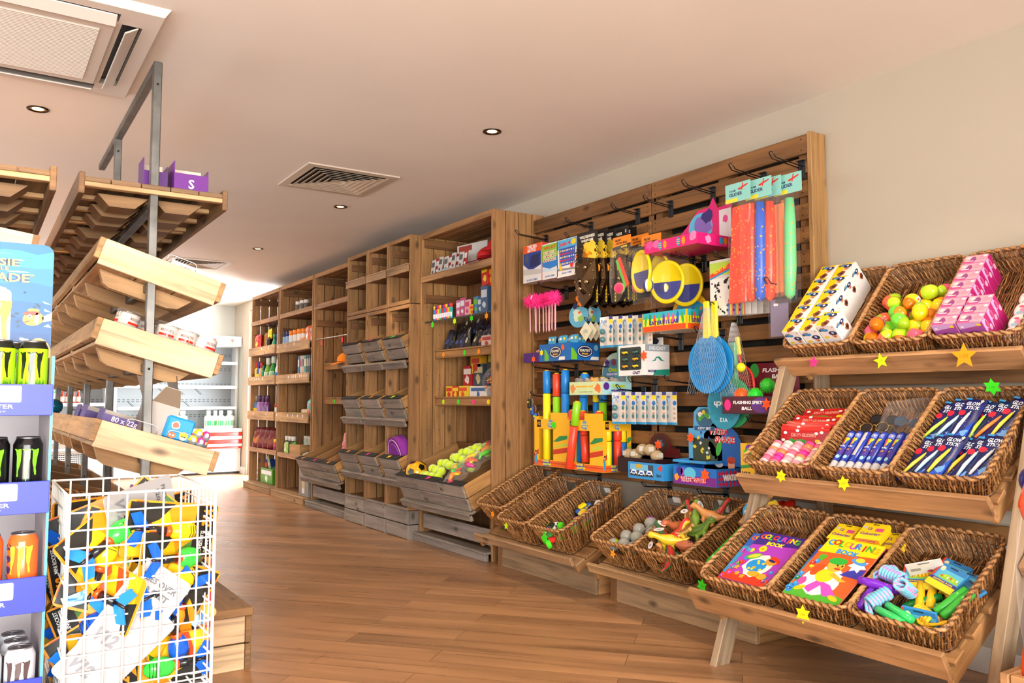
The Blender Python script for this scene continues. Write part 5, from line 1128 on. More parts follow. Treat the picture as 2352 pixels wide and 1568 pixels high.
RKC = {'yellow': '#ffd21c', 'green': '#3fe04a', 'blue': '#1a5fe0', 'orange': '#ff9a1e'}
def rocket(label, mw, nc, fc, back=False, seed=0):
    mw = mw @ SCL(1.3)
    t = thing('carded_rocket_toy', label, 'toy packet', mw=mw, group='carded slingshot rocket toys in the wire bin'); R_ = random.Random(seed)
    m = MB('print', '#f59a1a' if not back else '#b4b1b2'); w, h = .115, .20
    P = rrect(-w/2, -h/2, w/2, h/2, .01); a_ = [m.V((x, 0, z)) for x, z in P]; b_ = [m.V((x, .0015, z)) for x, z in P]; m.F(a_); m.F(b_[::-1], '#d8d4d0')
    for i in range(len(P)): j = (i+1) % len(P); m.F([a_[i], b_[i], b_[j], a_[j]], '#d8d4d0')
    Fr = frame((0, 0, 0), (1, 0, 0), (0, 0, 1))
    if not back:
        m.poly([(-w/2+.002, -.02), (w/2-.002, .03), (w/2-.002, -h/2+.012), (-w/2+.002, -h/2+.012)], Fr, .0005, '#ffc21c'); m.poly([(-w/2+.002, -.06), (w/2-.002, -.02), (w/2-.002, -.05), (-w/2+.002, -.085)], Fr, .0008, '#f0501e')
        m.poly(rect(-w/2+.004, .050, w/2-.004, .096), Fr, .0006, '#1a1614'); m.poly([(-w/2+.004, -.095), (.01, -.095), (-.02, -.03), (-w/2+.004, .0)], Fr, .0009, '#2a2a26'); m.poly([(.02, .05), (w/2-.004, .05), (w/2-.004, .0)], Fr, .0009, '#4a7a2a'); m.txt('V12', Fr, -.030, .077, w=.04, h=.024, col='#ff9a1e', z=.001, bold=.05, sh=.2); m.txt('MINI ROCKET', Fr, .024, .084, w=.05, h=.008, col='#f0ece8', z=.001); m.txt('SLINGSHOT', Fr, .024, .070, w=.05, h=.008, col='#f0ece8', z=.001)
    else:
        m.txt('FLIES OVER', Fr, 0, .07, w=.08, h=.012, col='#6a6a6e', z=.0008, bold=.03); m.txt('120 FEET', Fr, 0, .05, w=.07, h=.012, col='#6a6a6e', z=.0008, bold=.03); m.txt('V12', Fr, -.02, -.06, w=.05, h=.026, col='#8a8a90', z=.0008, bold=.05, sh=.2)
    put('backing_card', m, t)
    if not back:
        m = MB('gloss', RKC[nc]); m.ball((0, -.024, .015), (.022, .020, .032), 14, 10); 
        for q in range(4): m.tube([(-.014, -.040+.001*q, .020+q*.006), (0, -.046+.001*q, .021+q*.006), (.014, -.040+.001*q, .020+q*.006)], .0008, 4, '#3a3a2a')
        m.ball((0, -.024, -.018), (.012, .012, .008), 10, 6, '#ff5a1e'); put('foam_nose', m, t)
        m = MB('gloss', '#222226'); m.cyl((0, -.022, -.022), (0, -.020, -.060), .0095, .008, 12); m.cyl((0, -.02, -.06), (0, -.018, -.085), .003, .003, 8); lt = put('launch_tube', m, t)
        m = MB('gloss', fc)
        for s in (-1, 1): m.face([(s*.004, -.020, -.055), (s*.036, -.016, -.078), (s*.030, -.014, -.098), (s*.004, -.018, -.084)]); m.face([(s*.004, -.0185, -.055), (s*.004, -.0165, -.084), (s*.030, -.0125, -.098), (s*.036, -.0145, -.078)])
        put('fins', m, lt)
LV = [.345, .415, .485, .555, .625, .69]
n_ = 0; cols_ = ['yellow', 'green', 'blue', 'orange', 'yellow', 'green']; R_ = random.Random(21)
for li, z in enumerate(LV):
    for j, y in enumerate((2.405, 2.53, 2.66)):
        for i, x in enumerate((.31, .47)):
            nc = cols_[(n_*7+li) % 6]; fr = 'front' if j == 0 else 'middle' if j == 1 else 'back'
            ori = RZ(R_.uniform(-35, 35)) @ RY(R_.choice((90, -90, 55, -60, 120, 180, 75))+R_.uniform(-25, 25)) @ RX(R_.uniform(-35, 5))
            if li in (4,) and i == 0 and j == 0: ori = RY(20) @ RX(-12)
            rocket('orange carded rocket toy with %s nose, %s, %s of the bin, %s side' % (nc, ['lowest layer', 'second layer', 'third layer', 'middle layer', 'fifth layer', 'topmost layer'][li], fr, ['left', 'right'][i]),
                   TR(x+R_.uniform(-.012, .012), y+R_.uniform(-.01, .01), z+R_.uniform(-.012, .012)) @ ori, nc, '#1a66e0' if n_ % 3 else '#2a8af0', False, n_); n_ += 1
rocket('white back of a toy card pressed against the front grid, pointing up', TR(.375, 2.335, .50) @ RY(38), 'yellow', '#1a66e0', True)
rocket('white back of a toy card in the lower left of the front grid', TR(.33, 2.338, .425) @ RY(48), 'yellow', '#1a66e0', True)
rocket('white card lying across the top of the pile in the bin', TR(.41, 2.48, .745) @ RY(78) @ RX(-40), 'yellow', '#1a66e0', True)

# ---------------------------------------------------------------- goods on the slatted board
def W(x, y, z, rz=0): return TR(x, y, z) @ RZ(-90+rz)          # local x runs along the wall to the right, local -y faces the aisle
FF = frame((0, 0, 0), (1, 0, 0), (0, 0, 1))
def cardbox(name, label, cat, mw, w, h, t, col, deco=None, grp=None, cols=None, side=None, mat='print', bev=.0006):
    m = MB(mat, col); m.box(-w/2, 0, -h/2, w/2, t, h/2, bev=bev, cols=cols)
    if deco: deco(m, FF)
    if side: side(m, frame((w/2, t/2, 0), (0, 1, 0), (0, 0, 1)))
    return one(name, m, label, cat, mw=mw, group=grp)
HG = 'black wire hooks clipped to the slatted board'
hp = [(4.44, 2.13, .25, 'top row, at the far left end'), (3.96, 2.13, .2, 'top row, above the black weapon sets'), (3.53, 2.13, .2, 'top row, left of the board joint'), (3.26, 2.12, .2, 'top row, right of the board joint'), (2.95, 2.13, .22, 'top row, above the pink egg tray'), (2.62, 2.13, .24, 'top row, holding the foam gliders'), (2.40, 2.135, .22, 'top row, nearest the end post'),
      (4.22, 1.76, .22, 'behind the pink fluffy pens'), (3.94, 2.03, .22, 'behind the boxed games'), (3.36, 1.80, .24, 'holding the flat bat sets'), (3.10, 1.80, .24, 'holding the yellow catch sets'), (3.02, 1.78, .2, 'under the left of the pink tray'), (2.66, 1.78, .2, 'under the right of the pink tray'), (2.77, 1.74, .2, 'holding the drawing pads'), (2.46, 1.57, .2, 'holding the clear wallet'),
      (4.32, 1.25, .2, 'first under the lower left boxes'), (4.12, 1.25, .2, 'second under the lower left boxes'), (3.80, 1.25, .2, 'under the right of the parachute boxes'), (3.78, 1.50, .2, 'holding the diamond tags'), (3.58, 1.52, .2, 'holding the upper magnet cards'), (3.20, 1.38, .18, 'under the left of the crayon tray'), (2.90, 1.38, .2, 'under the right of the crayon tray'),
      (3.40, 1.14, .2, 'under the left of the car box'), (3.12, 1.14, .2, 'under the right of the car box'), (3.66, 1.04, .2, 'under the ocean toys tray'), (3.50, 1.10, .2, 'holding the lower magnet cards'), (2.79, 1.49, .2, 'holding the blue bats'), (2.58, .94, .2, 'under the spiky ball tray'), (3.30, .58, .2, 'under the three-in-one tray'), (2.90, .58, .2, 'under the water snake tray'), (3.9, .60, .2, 'under the water shooter boxes'), (4.34, 1.07, .2, 'holding the dark keyrings')]
for y, z, L_, d in hp: hook('black wire display hook, %s' % d, y, z, L_, HG)
# boxed games
def sea(m, F):
    m.poly(rect(-.103, .07, .103, .122), F, .0004, '#e8561c'); m.txt('THE SEA', F, .0, .108, w=.11, col='#fff', bold=.03); m.txt('BATTLE', F, -.005, .085, w=.09, col='#fff', bold=.03)
    m.poly([(-.1, .07), (.1, .07), (.1, -.02), (-.02, -.05), (-.1, .0)], F, .0006, '#1d3f8e'); m.poly([(-.01, .05), (.09, .055), (.08, -.02), (-.03, -.03)], F, .0009, '#12245e'); m.poly(ell(-.06, .035, .02, .03), F, .001, '#4a4f66'); m.poly([(-.1, -.03), (.1, -.05), (.1, -.08), (-.1, -.07)], F, .0008, '#c9c4c0'); m.txt('BOARD GAMES', F, 0, -.108, w=.12, col='#2d63b8', bold=.01)
def who(m, F):
    m.poly(rect(-.082, .0, .082, .105), F, .0004, '#8cc63a'); m.txt('WHO IS IT', F, .0, .085, w=.13, h=.02, col='#e0281e', bold=.04)
    for r in range(3):
        for c in range(6): m.poly(rrect(-.068+c*.023, .045-r*.024, -.050+c*.023, .064-r*.024, .003), F, .0008, '#f2ead8'); m.poly(ell(-.059+c*.023, .054-r*.024, .006), F, .0011, ('#c8824a', '#e8b07a', '#7a4a2a')[(r+c) % 3])
    m.poly([(-.08, .0), (.08, .02), (.08, -.04), (.0, -.05), (-.08, -.03)], F, .0006, '#2a7fd0'); m.poly([(-.08, -.04), (.08, -.06), (.08, -.07), (-.08, -.06)], F, .0008, '#c9e0f2'); m.txt('BOARD GAMES', F, 0, -.095, w=.10, col='#2d63b8')
def join(m, F):
    m.poly(rect(-.098, .055, .098, .112), F, .0004, '#58b4e4'); m.txt('Join 4', F, -.02, .085, w=.12, h=.032, col='#e8302a', bold=.04); m.poly(ell(.07, .09, .025, .018), F, .0008, '#f5d81c')
    m.poly([(-.075, .06), (.085, .062), (.078, -.045), (-.07, -.05)], F, .0006, '#1f56b8')
    for r in range(5):
        for c in range(7): m.poly(ell(-.058+c*.021, .045-r*.020, .0068, n=10), F, .001, ('#f5c81c', '#e8302a', '#f4f2ee', '#e8302a')[(r*3+c*2) % 4])
    m.poly(ell(-.06, -.058, .016), F, .001, '#f5c81c'); m.poly(ell(.05, -.052, .016), F, .001, '#e8302a'); m.poly([(-.09, -.06), (.09, -.07), (.09, -.08), (-.09, -.075)], F, .0008, '#8a8a8e'); m.txt('BOARD GAMES', F, 0, -.092, w=.10, col='#2d63b8')
for nm, y, z, w, h, dec, d, n, sd in (('sea battle', 4.317, 1.935, .208, .245, sea, 'orange and blue', 2, '#d8382a'), ('guessing', 4.122, 1.922, .166, .226, who, 'green and white', 3, '#3f8fd0'), ('four-in-a-row', 3.948, 1.918, .20, .232, join, 'light blue', 3, '#3f8fd0')):
    for k in range(n):
        cardbox('board_game', 'boxed %s game in %s packaging, %s' % (nm, d, 'front of its hook' if k == 0 else 'hanging %s behind the front one' % ORD[k-1 if k > 1 else 0] if k == 1 else 'last of its hook'), 'board game', W(2.995+k*.042, y, z), w, h, .038, '#e9e6e2', dec, 'boxed travel games on the slatted board', cols={'+x': sd, '-z': '#c9c4be'})
# weapon sets on flame cards
def wpn(m, F):
    for k, (a, b, c) in enumerate((('#f0a01c', .01, .11), ('#f7c83a', .05, .05), ('#e8841c', -.05, .09), ('#f7d03a', .04, .12), ('#f0a01c', -.04, .02), ('#e8941c', .06, -.03), ('#d8741c', -.06, -.18))): m.poly(blob(b*.6, c, .04, 14, .5, random.Random(k)), F, .0004+.0001*k, a)
    m.txt('WILDERNESS', F, 0, .185, w=.10, h=.018, col='#efe9d8', bold=.05); m.txt('WEAPONS', F, 0, .162, w=.08, h=.016, col='#efe9d8', bold=.05)
    for x in (-.062, .062):
        m.poly(rect(x-.004, -.21, x+.004, .12), F, .0008, '#f5d21c')
        for k in range(16): m.poly(rect(x-.002, -.2+k*.02, x+.002, -.187+k*.02), F, .0011, '#1a1512')
def weapon(label, mw, full=True, wx=1.0):
    t = thing('toy_weapon_set', label, 'toy packet', mw=mw, group='toy weapon sets on flame-printed cards')
    mw_ = mw; m = MB('print', '#1f1712'); m.box(-.068, 0, -.225, .068, .002, .215); wpn(m, FF); m.v = [(x*wx, y, z) for x, y, z in m.v]; put('backing_card', m, t)
    m = MB('metal', '#4a3626').at(TR(0, 0, .0) @ SCL(1.45*wx, 1, 1.30)); P = [(-.045, .03), (.0, .045), (.045, .03), (.05, -.06), (.03, -.14), (.0, -.18), (-.03, -.14), (-.05, -.06)]
    f = [m.V((x, -.034+abs(x)*.35, z-.0)) for x, z in P]; b = [m.V((x*1.06, -.002, z*1.03)) for x, z in P]; c = m.V((0, -.045, -.06))
    for i in range(8): j = (i+1) % 8; m.F([c, f[i], f[j]], '#5a4430' if i % 2 else '#6f563c'); m.F([f[i], b[i], b[j], f[j]], '#2a1d12')
    for i in range(16): a = 2*pi*i/16; m.ball((.043*sin(a)*(.8 if cos(a) < -.5 else 1), -.026, -.06+.098*cos(a)), .004, 6, 4, '#b89a6a')
    for i in range(10): m.ball((random.Random(i).uniform(-.022, .022), -.04, -.06+random.Random(i+9).uniform(-.07, .06)), .008, 6, 4, '#3a2a1c' if i % 2 else '#c8b48a')
    put('shield', m, t)
    if full:
        m = MB('matte', '#241a14'); R_ = random.Random(4)
        for i in range(22): m.tube([(R_.uniform(-.06, -.01), -.02, .11+R_.uniform(-.02, .02)), (R_.uniform(-.075, .0), -.035, .07+R_.uniform(-.05, .05))], .004, 5)
        put('fur_tuft', m, t)
ds_ = ['front set with shield facing out', 'second set behind the front shield', 'third set back', 'fourth set back', 'set nearest the board, left group', 'front set of the right-hand hook', 'second set of the right-hand hook', 'set nearest the board, right-hand hook']
for k in range(5): weapon('toy shield and weapon set on flame card, %s' % ds_[k], W(2.985+k*.038, 3.735-.036*k, 1.825), k == 0, 1.42)
for k in range(3): weapon('toy shield and weapon set on flame card, %s' % ds_[5+k], W(3.10+k*.03, 3.57, 1.835), False)
# bat and ball sets in bags
def bagset(label, mw, kind):
    t = thing('bat_and_ball_set', label, 'toy packet', mw=mw, group='bagged bat and ball sets')
    m = MB('print', '#f28a1c'); m.box(-.075, 0, .125, .075, .002, .195); m.poly([(-.075, .125), (.075, .125), (.075, .15), (-.075, .14)], FF, .0005, '#1c1a18'); m.txt('VELCRO', FF, -.03, .175, w=.05, h=.012, col='#1c1a18', sh=.2, bold=.04); m.txt('CATCH BALL', FF, .0, .158, w=.10, h=.012, col='#1c1a18', sh=.2, bold=.04); m.txt('GAME', FF, .02, .136, w=.05, h=.012, col='#f5d21c', sh=.2, bold=.04); put('header_card', m, t)
    if kind == 'disc':
        for k, (x, y, z, a) in enumerate(((-.045, -.03, .0, -14), (.075, .04, -.065, 16))):
            m = MB('gloss', '#f2d91c').at(TR(x, y, z) @ RZ(a) @ RX(90) @ SCL(1, 1.12, 1)); m.lathe([(.0001, -.004), (.086, -.004), (.098, -.010), (.104, 0), (.100, .010), (.088, .006), (.084, .001), (.0001, .001)], 36); m.poly([(.083*cos(rad(a_)), .083*sin(rad(a_))) for a_ in range(180, 361, 12)], frame((0, 0, .0015), (1, 0, 0), (0, 1, 0)), .0004, '#3a3f86'); put('catch_disc', m, t)
        m = MB('fuzz', '#242a66'); m.ball((.03, -.055, -.085), .033, 16, 10, cf=lambda i, j: C('#e8e02a') if j > 13 else (C('#e4e4e4') if j == 13 else C('#242a66'))); put('ball', m, t)
    else:
        m = MB('satin', '#e8402f').at(RY(-25)); m.box(-.022, -.004, -.10, .022, .004, .08, bev=.004, cols={'-y': '#4fb83a'}); m.box(-.0, -.0045, -.098, .021, .0, .078, '#e8402f'); put('bat', m, t)
        m = MB('fuzz', '#ef2f63'); m.ball((.012, -.03, -.10), .031, 16, 10, cf=lambda i, j: C('#7fd83a') if j < 7 else (C('#efefef') if j == 7 else C('#ef2f63'))); put('ball', m, t)
    m = MB('film', '#ffffff'); w = .145 if kind == 'disc' else .085; P = [(-w, -.17), (w, -.175), (w*.96, .13), (-w*.96, .13)]
    rows = [[(-w+2*w*j/10, -.055*sin(pi*j/10)**.5*sin(pi*min(1, (i+.3)/9.6))**.5-.004, -.17+.31*i/10) for j in range(11)] for i in range(11)]; m.grid(rows); put('clear_bag', m, t)
bagset('bagged green and red bat set with pink-green ball, front one', W(2.985, 3.43, 1.765), 'bat'); bagset('second bagged bat set hanging behind the green and red one', W(3.06, 3.37, 1.77), 'bat')
bagset('bagged yellow catch discs with blue ball, front set', W(2.99, 3.20, 1.735), 'disc'); bagset('second bagged set of yellow catch discs, behind the front set', W(3.10, 3.175, 1.725), 'disc')
# fluffy pink pens
R_ = random.Random(8)
for k in range(12):
    y = 4.345-.024*k; t = thing('fluffy_pen', 'pink pen with fluffy pink top, %s from the left' % ORD[k], 'pen', mw=W(3.0+R_.uniform(-.02, .05), y, 1.695), group='fluffy topped pink pens')
    m = MB('satin', '#e8a8b0'); m.tube([(0, 0, -.04), (R_.uniform(-.006, .006), 0, -.20), (0, 0, -.215)], [.0042, .0042, .001], 8); put('barrel', m, t)
    m = MB('matte', '#ff2f8f')
    for q in range(170):
        v = Vector((R_.gauss(0, 1), R_.gauss(0, 1), R_.gauss(0, 1))).normalized(); p = Vector((0, 0, -.005)); L_ = R_.uniform(.040, .062); s_ = v.orthogonal().normalized()*.0016; q_ = p+v*L_+Vector((0, 0, -.004)); m.face([p+v*.012-s_*2, p+v*.012+s_*2, q_])
    m.ball((0, 0, -.005), .032, 8, 6, '#f42a86'); put('fluffy_top', m, t)
    if k in (2, 6, 9): m = MB('print', '#efeff2').at(TR(.0, -.03, .012) @ RX(-10) @ RY(20)); m.box(-.006, 0, -.016, .006, .002, .016, bev=.001); put('tag', m, t)
# display trays with printed backs (pink egg tray etc.)
def dtray(label, mw, w, d, h, hb, col, grp='open display trays on the slatted board', front=None, back=None, bshape=None, bcol=None, side=None, bottom=None):
    t = thing('display_tray', label, 'display tray', mw=mw, group=grp); m = MB('print', col); k = .003
    m.box(-w/2, 0, -.001, w/2, d, .002, cols={'-z': bottom or col}); m.box(-w/2, 0, .002, w/2, k, h); m.box(-w/2, k, .002, -w/2+k, d, h); m.box(w/2-k, k, .002, w/2, d, h); m.box(-w/2+k, d-k, .002, w/2-k, d, h)
    if front: front(m, frame((0, 0, h/2), (1, 0, 0), (0, 0, 1)))
    if side: side(m, frame((w/2, d/2, h/2), (0, 1, 0), (0, 0, 1)))
    put('tray', m, t)
    if bshape:
        m = MB('print', bcol or col); a = [m.V((x, d-k, z)) for x, z in bshape]; b = [m.V((x, d, z)) for x, z in bshape]; m.F(a); m.F(b[::-1], '#b09a80')
        for i in range(len(a)): j = (i+1) % len(a); m.F([a[i], b[i], b[j], a[j]])
        if back: back(m, frame((0, d-k, 0), (1, 0, 0), (0, 0, 1)))
        put('back_card', m, t)
    return t
def arch(w, h, n=14, base=0): return [(-w/2, base), (w/2, base)]+[(w/2*cos(pi*i/n), base+h*.35+(h*.65)*sin(pi*i/n)) for i in range(n+1)]
def pfront(m, F):
    for x, c in ((-.15, '#ef4f9a'), (-.10, '#ff6aa8'), (.16, '#ff8ac0')): m.poly(blob(x, .012, .022, 12, .3, random.Random(int(x*100)+20)), F, .0005, c)
    for x, c in ((-.07, '#2a9ad0'), (-.035, '#f08a1c'), (.06, '#2a9ad0'), (.095, '#f08a1c')): m.poly(ell(x, .0, .013, .022), F, .0008, c); [m.poly(rect(x-.010, -.012+q*.01, x+.010, -.009+q*.01), F, .0011, '#f5d21c') for q in range(3)]
def pback(m, F): m.poly(ell(-.03, .14, .085, .08), F, .0004, '#5ac0e0'); m.poly(blob(-.01, .15, .06, 14, .2, random.Random(3)), F, .0008, '#8a6ac0'); m.poly(blob(.02, .19, .034, 10, .4, random.Random(5)), F, .0012, '#3a2a78'); m.poly(rect(.10, .06, .18, .21), F, .0004, '#f2ecf0'); m.poly(blob(.14, .16, .02, 10, .3, random.Random(7)), F, .0008, '#ef4f9a'); m.poly(ell(-.12, .05, .012), F, .0008, '#2a3a8a'); m.txt('3+', F, -.12, .05, h=.01, col='#fff', z=.0014)
pt = dtray('bright pink open display tray of toy eggs, near the top of the board', TR(2.924, 2.992, 1.815) @ RZ(-90), .376, .256, .055, .2, '#e8207a', front=pfront, back=pback, bshape=[(-.185, 0), (.185, 0), (.185, .235), (.09, .225), (.06, .285), (.03, .24), (-.05, .235), (-.13, .16), (-.185, .12)], bottom='#c8106a', side=lambda m, F: (m.poly(blob(-.05, 0, .02, 12, .3, random.Random(3)), F, .0005, '#ff9ac8'), m.poly(ell(.04, 0, .012, .02), F, .0005, '#2a9ad0'), m.poly(ell(.07, 0, .012, .02), F, .0005, '#f08a1c')))
for k, x in enumerate((-.22, -.05, .04, .12)):
    m = MB('jelly', '#f2c8dc'); m.ball((0, 0, .022), (.028, .028, .03), 14, 8); m.ball((0, 0, .03), .012, 8, 6, '#ff6aa8', 'gloss'); one('capsule_toy', m, 'clear domed capsule toy in the pink tray, %s from the left' % ORD[k], 'capsule', mw=pt.matrix_world @ TR(x*.75, .07, .024), group='capsule toys in the pink tray')
# foam gliders
for k in range(7):
    c, nm = [('#f4472a', 'red'), ('#f4472a', 'red'), ('#2f5fc8', 'blue'), ('#f4472a', 'red'), ('#f58a4a', 'orange'), ('#f58a4a', 'orange'), ('#6fd08a', 'green')][k]
    y = [2.60, 2.545, 2.50, 2.47, 2.43, 2.415, 2.375][k]; X_ = [2.985, 3.0, 3.01, 3.04, 3.06, 3.08, 3.06][k]
    t = thing('foam_glider', 'bagged %s foam glider with orange specks, %s' % (nm, ['widest, leftmost wing', 'long tube right of the leftmost wing', 'the only blue one', 'partly hidden right of the blue one', 'narrow, between red and green', 'furthest back of the orange pair', 'at the right end']
 [k]), 'toy packet', mw=W(X_, y, 1.75), group='bagged foam gliders')
    if k in (0, 2, 3, 6):
        m = MB('print', '#8fd0c4'); m.box(-.075, 0, .235, .075, .002, .325); m.txt('FOAM', FF, -.03, .290, w=.035, col='#2a3f6a'); m.txt('GLIDER', FF, -.012, .272, w=.08, h=.016, col='#2a3f6a', bold=.03); m.poly([(.0, .296), (.06, .312), (.062, .306), (.01, .288)], FF, .0006, '#d8302a'); m.poly([(.03, .32), (.036, .32), (.028, .285), (.022, .285)], FF, .0007, '#d8302a'); m.poly(rect(-.075, .236, .0, .254), FF, .0006, '#f2e02a'); put('header_card', m, t)
    m = MB('foam', c)
    if k == 0: m.box(-.055, 0, -.245, .055, .012, .215, bev=.006, M_=Matrix.Identity(4)); m.v = [(x+(.018*(z/.23) if True else 0), y_, z) for x, y_, z in m.v]
    elif k in (4,): m.box(-.03, 0, -.23, .03, .01, .2, bev=.004)
    else: m.tube([(0, .01, .215), (0, .01, .1), (-.004, .01, -.1), (-.010, .01, -.225), (-.012, .01, -.245)], [.02, .026, .028, .024, .008], 14)
    put('foam_body', m, t)
    m = MB('film', '#ffffff'); w = .062; rows = [[(-w+2*w*j/6, -.024*sin(pi*j/6)**.5-.003, -.265+.50*i/8) for j in range(7)] for i in range(9)]; m.grid(rows); put('clear_bag', m, t)
# drawing pads, clear wallet
def pad(m, F):
    R2 = random.Random(2); m.poly(rect(-.068, .06, .068, .125), F, .0004, '#b8d84a'); m.poly([(-.068, .07), (.068, .115), (.068, .09), (-.068, .05)], F, .0006, '#e8432a'); m.poly([(-.068, .05), (.068, .09), (.068, .08), (-.068, .042)], F, .0006, '#2a9ad0'); m.txt('VELVET ART', F, .0, .088, w=.10, h=.016, col='#f5e02a', bold=.04, rot=.3, z=.001)
    m.poly(rect(-.068, -.135, .068, .045), F, .0005, '#f0ede6')
    for q in range(46): m.poly(blob(R2.uniform(-.06, .06), R2.uniform(-.128, .04), R2.uniform(.004, .011), 8, .5, R2), F, .0008+.00002*q, '#14120f' if q % 3 else '#f0ede6')
    m.poly(blob(.02, -.01, .024, 12, .3, random.Random(6)), F, .002, '#f0ede6'); m.poly([(.0, -.02), (.03, -.03), (.035, -.09), (.02, -.1), (.015, -.05), (-.02, -.04)], F, .0022, '#f0ede6')
    for q, c in enumerate(('#c83ac0', '#2a9ad0', '#3fae3a', '#f5d21c', '#f08a1c', '#e8302a')): m.poly(rect(.072+q*.006-.03, -.14, .076+q*.006-.03, -.08), F, .0024, c)
for k in range(7): cardbox('drawing_pad', 'black and white horse drawing pad, %s' % (['front one, fully visible', 'second one', 'third one', 'fourth one', 'fifth one', 'sixth one', 'last one, nearest the board'][k]), 'drawing pad', W(3.04+k*.018, 2.765-.022*k, 1.60), .142, .275, .004, '#dcd8d0', pad if k < 3 else None, 'velvet drawing pads on one hook', cols={'+x': '#2a2622'})
m = MB('film', '#d8d4e4'); m.box(-.06, 0, -.12, .06, .01, .09); m2 = MB('print', '#8a7f96'); 
t = thing('clear_wallet', 'clear plastic wallet with purple-grey card hanging by the yellow boxes', 'packet', mw=W(3.06, 2.44, 1.45)); put('wallet', m, t); m2.box(-.05, .003, -.11, .05, .005, .06); m2.poly(rrect(-.03, .03, -.005, .042, .004), FF, -.002, '#f2eee8'); put('insert_card', m2, t)
# parachute toys, purple tray, globe cards, tags
def chut(m, F, o_):
    for x in (o_,): m.poly(ell(x, .0, .062, .038), F, .0005, '#1c2450'); m.poly(ell(x, .0, .055, .032), F, .0008, '#f0ede0'); m.poly(ell(x, .0, .050, .028), F, .0011, '#1c2450'); m.txt('CHUTIST', F, x, .006, w=.08, h=.015, col='#f5ecc8', z=.0015, bold=.04); m.txt('SPORT', F, x, -.014, w=.05, h=.011, col='#f5b81c', z=.0015, bold=.04)
    m.poly([(-.105, -.05), (-.06, -.05), (-.06, -.02), (-.09, .02), (-.105, .02)], F, .0004, '#6fb82a'); m.poly([(.04, -.05), (.105, -.05), (.105, -.03), (.05, -.03)], F, .0004, '#e8e4d8'); m.poly(ell(.086, .025, .016, .018), F, .0008, '#e85a2a' if o_ else '#7fc0dc')
ct = dtray('blue parachute toy display box with two rounded logos', TR(2.971, 4.045, 1.292) @ RZ(-90), .32, .22, .105, .1, '#1466b4', front=lambda m, F: chut(m, F, .01), side=lambda m, F: chut(m, F, .0))
s = MB(); star(s, FF, .022, '#ffe000', 6); o = put('price_star', s, ct, (-.13, -.004, .055))
for k in range(7):
    m = MB('print', '#3f9fd0'); m.box(-.036, 0, 0, .036, .01, .15, bev=.001); m.poly(rrect(-.028, .02, .028, .10, .01), FF, .0005, '#7fd04a'); m.poly(ell(.018, .13, .010), FF, .0008, '#f5d81c'); m.poly(blob(-.01, .06, .012, 9, .3, random.Random(k)), FF, .001, ['#e8502a', '#2a2a2a', '#f08a1c'][k % 3]); m.poly(ell(-.02, .13, .012, .008), FF, .0008, '#f2f2ee')
    one('parachute_toy', m, 'blue and green parachute toy card standing in its box, %s from the left' % ORD[k], 'toy packet', mw=ct.matrix_world @ TR(-.115+k*.038, .05+.045*(k % 3), .008) @ RX(-6), group='parachute toy cards')
pp = dtray('small dark purple display tray at the lower left of the board', TR(3.0, 4.325, 1.295) @ RZ(-90), .20, .17, .06, .06, '#4a2470', side=None); s = MB(); star(s, FF, .024, STARC['r'], 6); put('price_star', s, pp, (.02, -.004, .018))
for k in range(5): m = MB('jelly', '#d8b8b0'); m.ball((0, 0, .02), (.03, .026, .026), 10, 8); m.poly(blob(0, 0, .01, 8, .4, random.Random(k)), frame((0, -.026, .02), (1, 0, 0), (0, 0, 1)), .002, '#a83a3a'); one('bagged_figure', m, 'small clear-bagged pinkish figure in the purple tray, %s from the left' % ORD[k], 'toy', mw=pp.matrix_world @ TR(-.07+k*.035, .06+.02*(k % 2), .02+.02*(k % 2)), group='bagged figures in the purple tray')
for k in range(2):
    m = MB('print', '#5aa8cc'); P = ell(0, 0, .088, .072, 24); a = [m.V((x, 0, z)) for x, z in P]; b = [m.V((x, .003, z)) for x, z in P]; m.F(a); m.F(b[::-1], '#ccc'); [m.F([a[i], b[i], b[(i+1) % 24], a[(i+1) % 24]], '#1a2f4a') for i in range(24)]
    m.poly(blob(-.01, .01, .035, 12, .4, random.Random(k)), FF, .0006, '#c8d8c0'); m.poly(blob(.02, -.02, .02, 10, .4, random.Random(k+5)), FF, .0009, '#8fb84a'); m.poly(ell(-.03, .062, .022, .02), FF, .0007, '#1c2450'); m.poly(ell(.01, .02, .012, .008), FF, .001, '#e8502a')
    one('globe_card', m, 'round blue globe-printed toy card %s' % ['hanging above the parachute box, front', 'tucked behind the front round card'][k], 'toy packet', mw=W(3.08+k*.05, 3.945-k*.06, 1.565, 4), group='round globe-printed cards')
for k in range(5): cardbox('diamond_tag', 'cream diamond-shaped hang tag, %s' % ['front one', 'second', 'third', 'fourth', 'rearmost'][k], 'tag', W(3.0+k*.022, 3.775-.02*k, 1.455) @ RY(45), .082, .082, .002, '#d8d2b8', lambda m, F: (m.poly(ell(0, 0, .022, .012, 14, pi/4), F, .0006, '#a8b4a4'), m.poly(rect(-.02, -.025, .02, -.023), F, .0006, '#8a9a8a')), 'diamond hang tags')
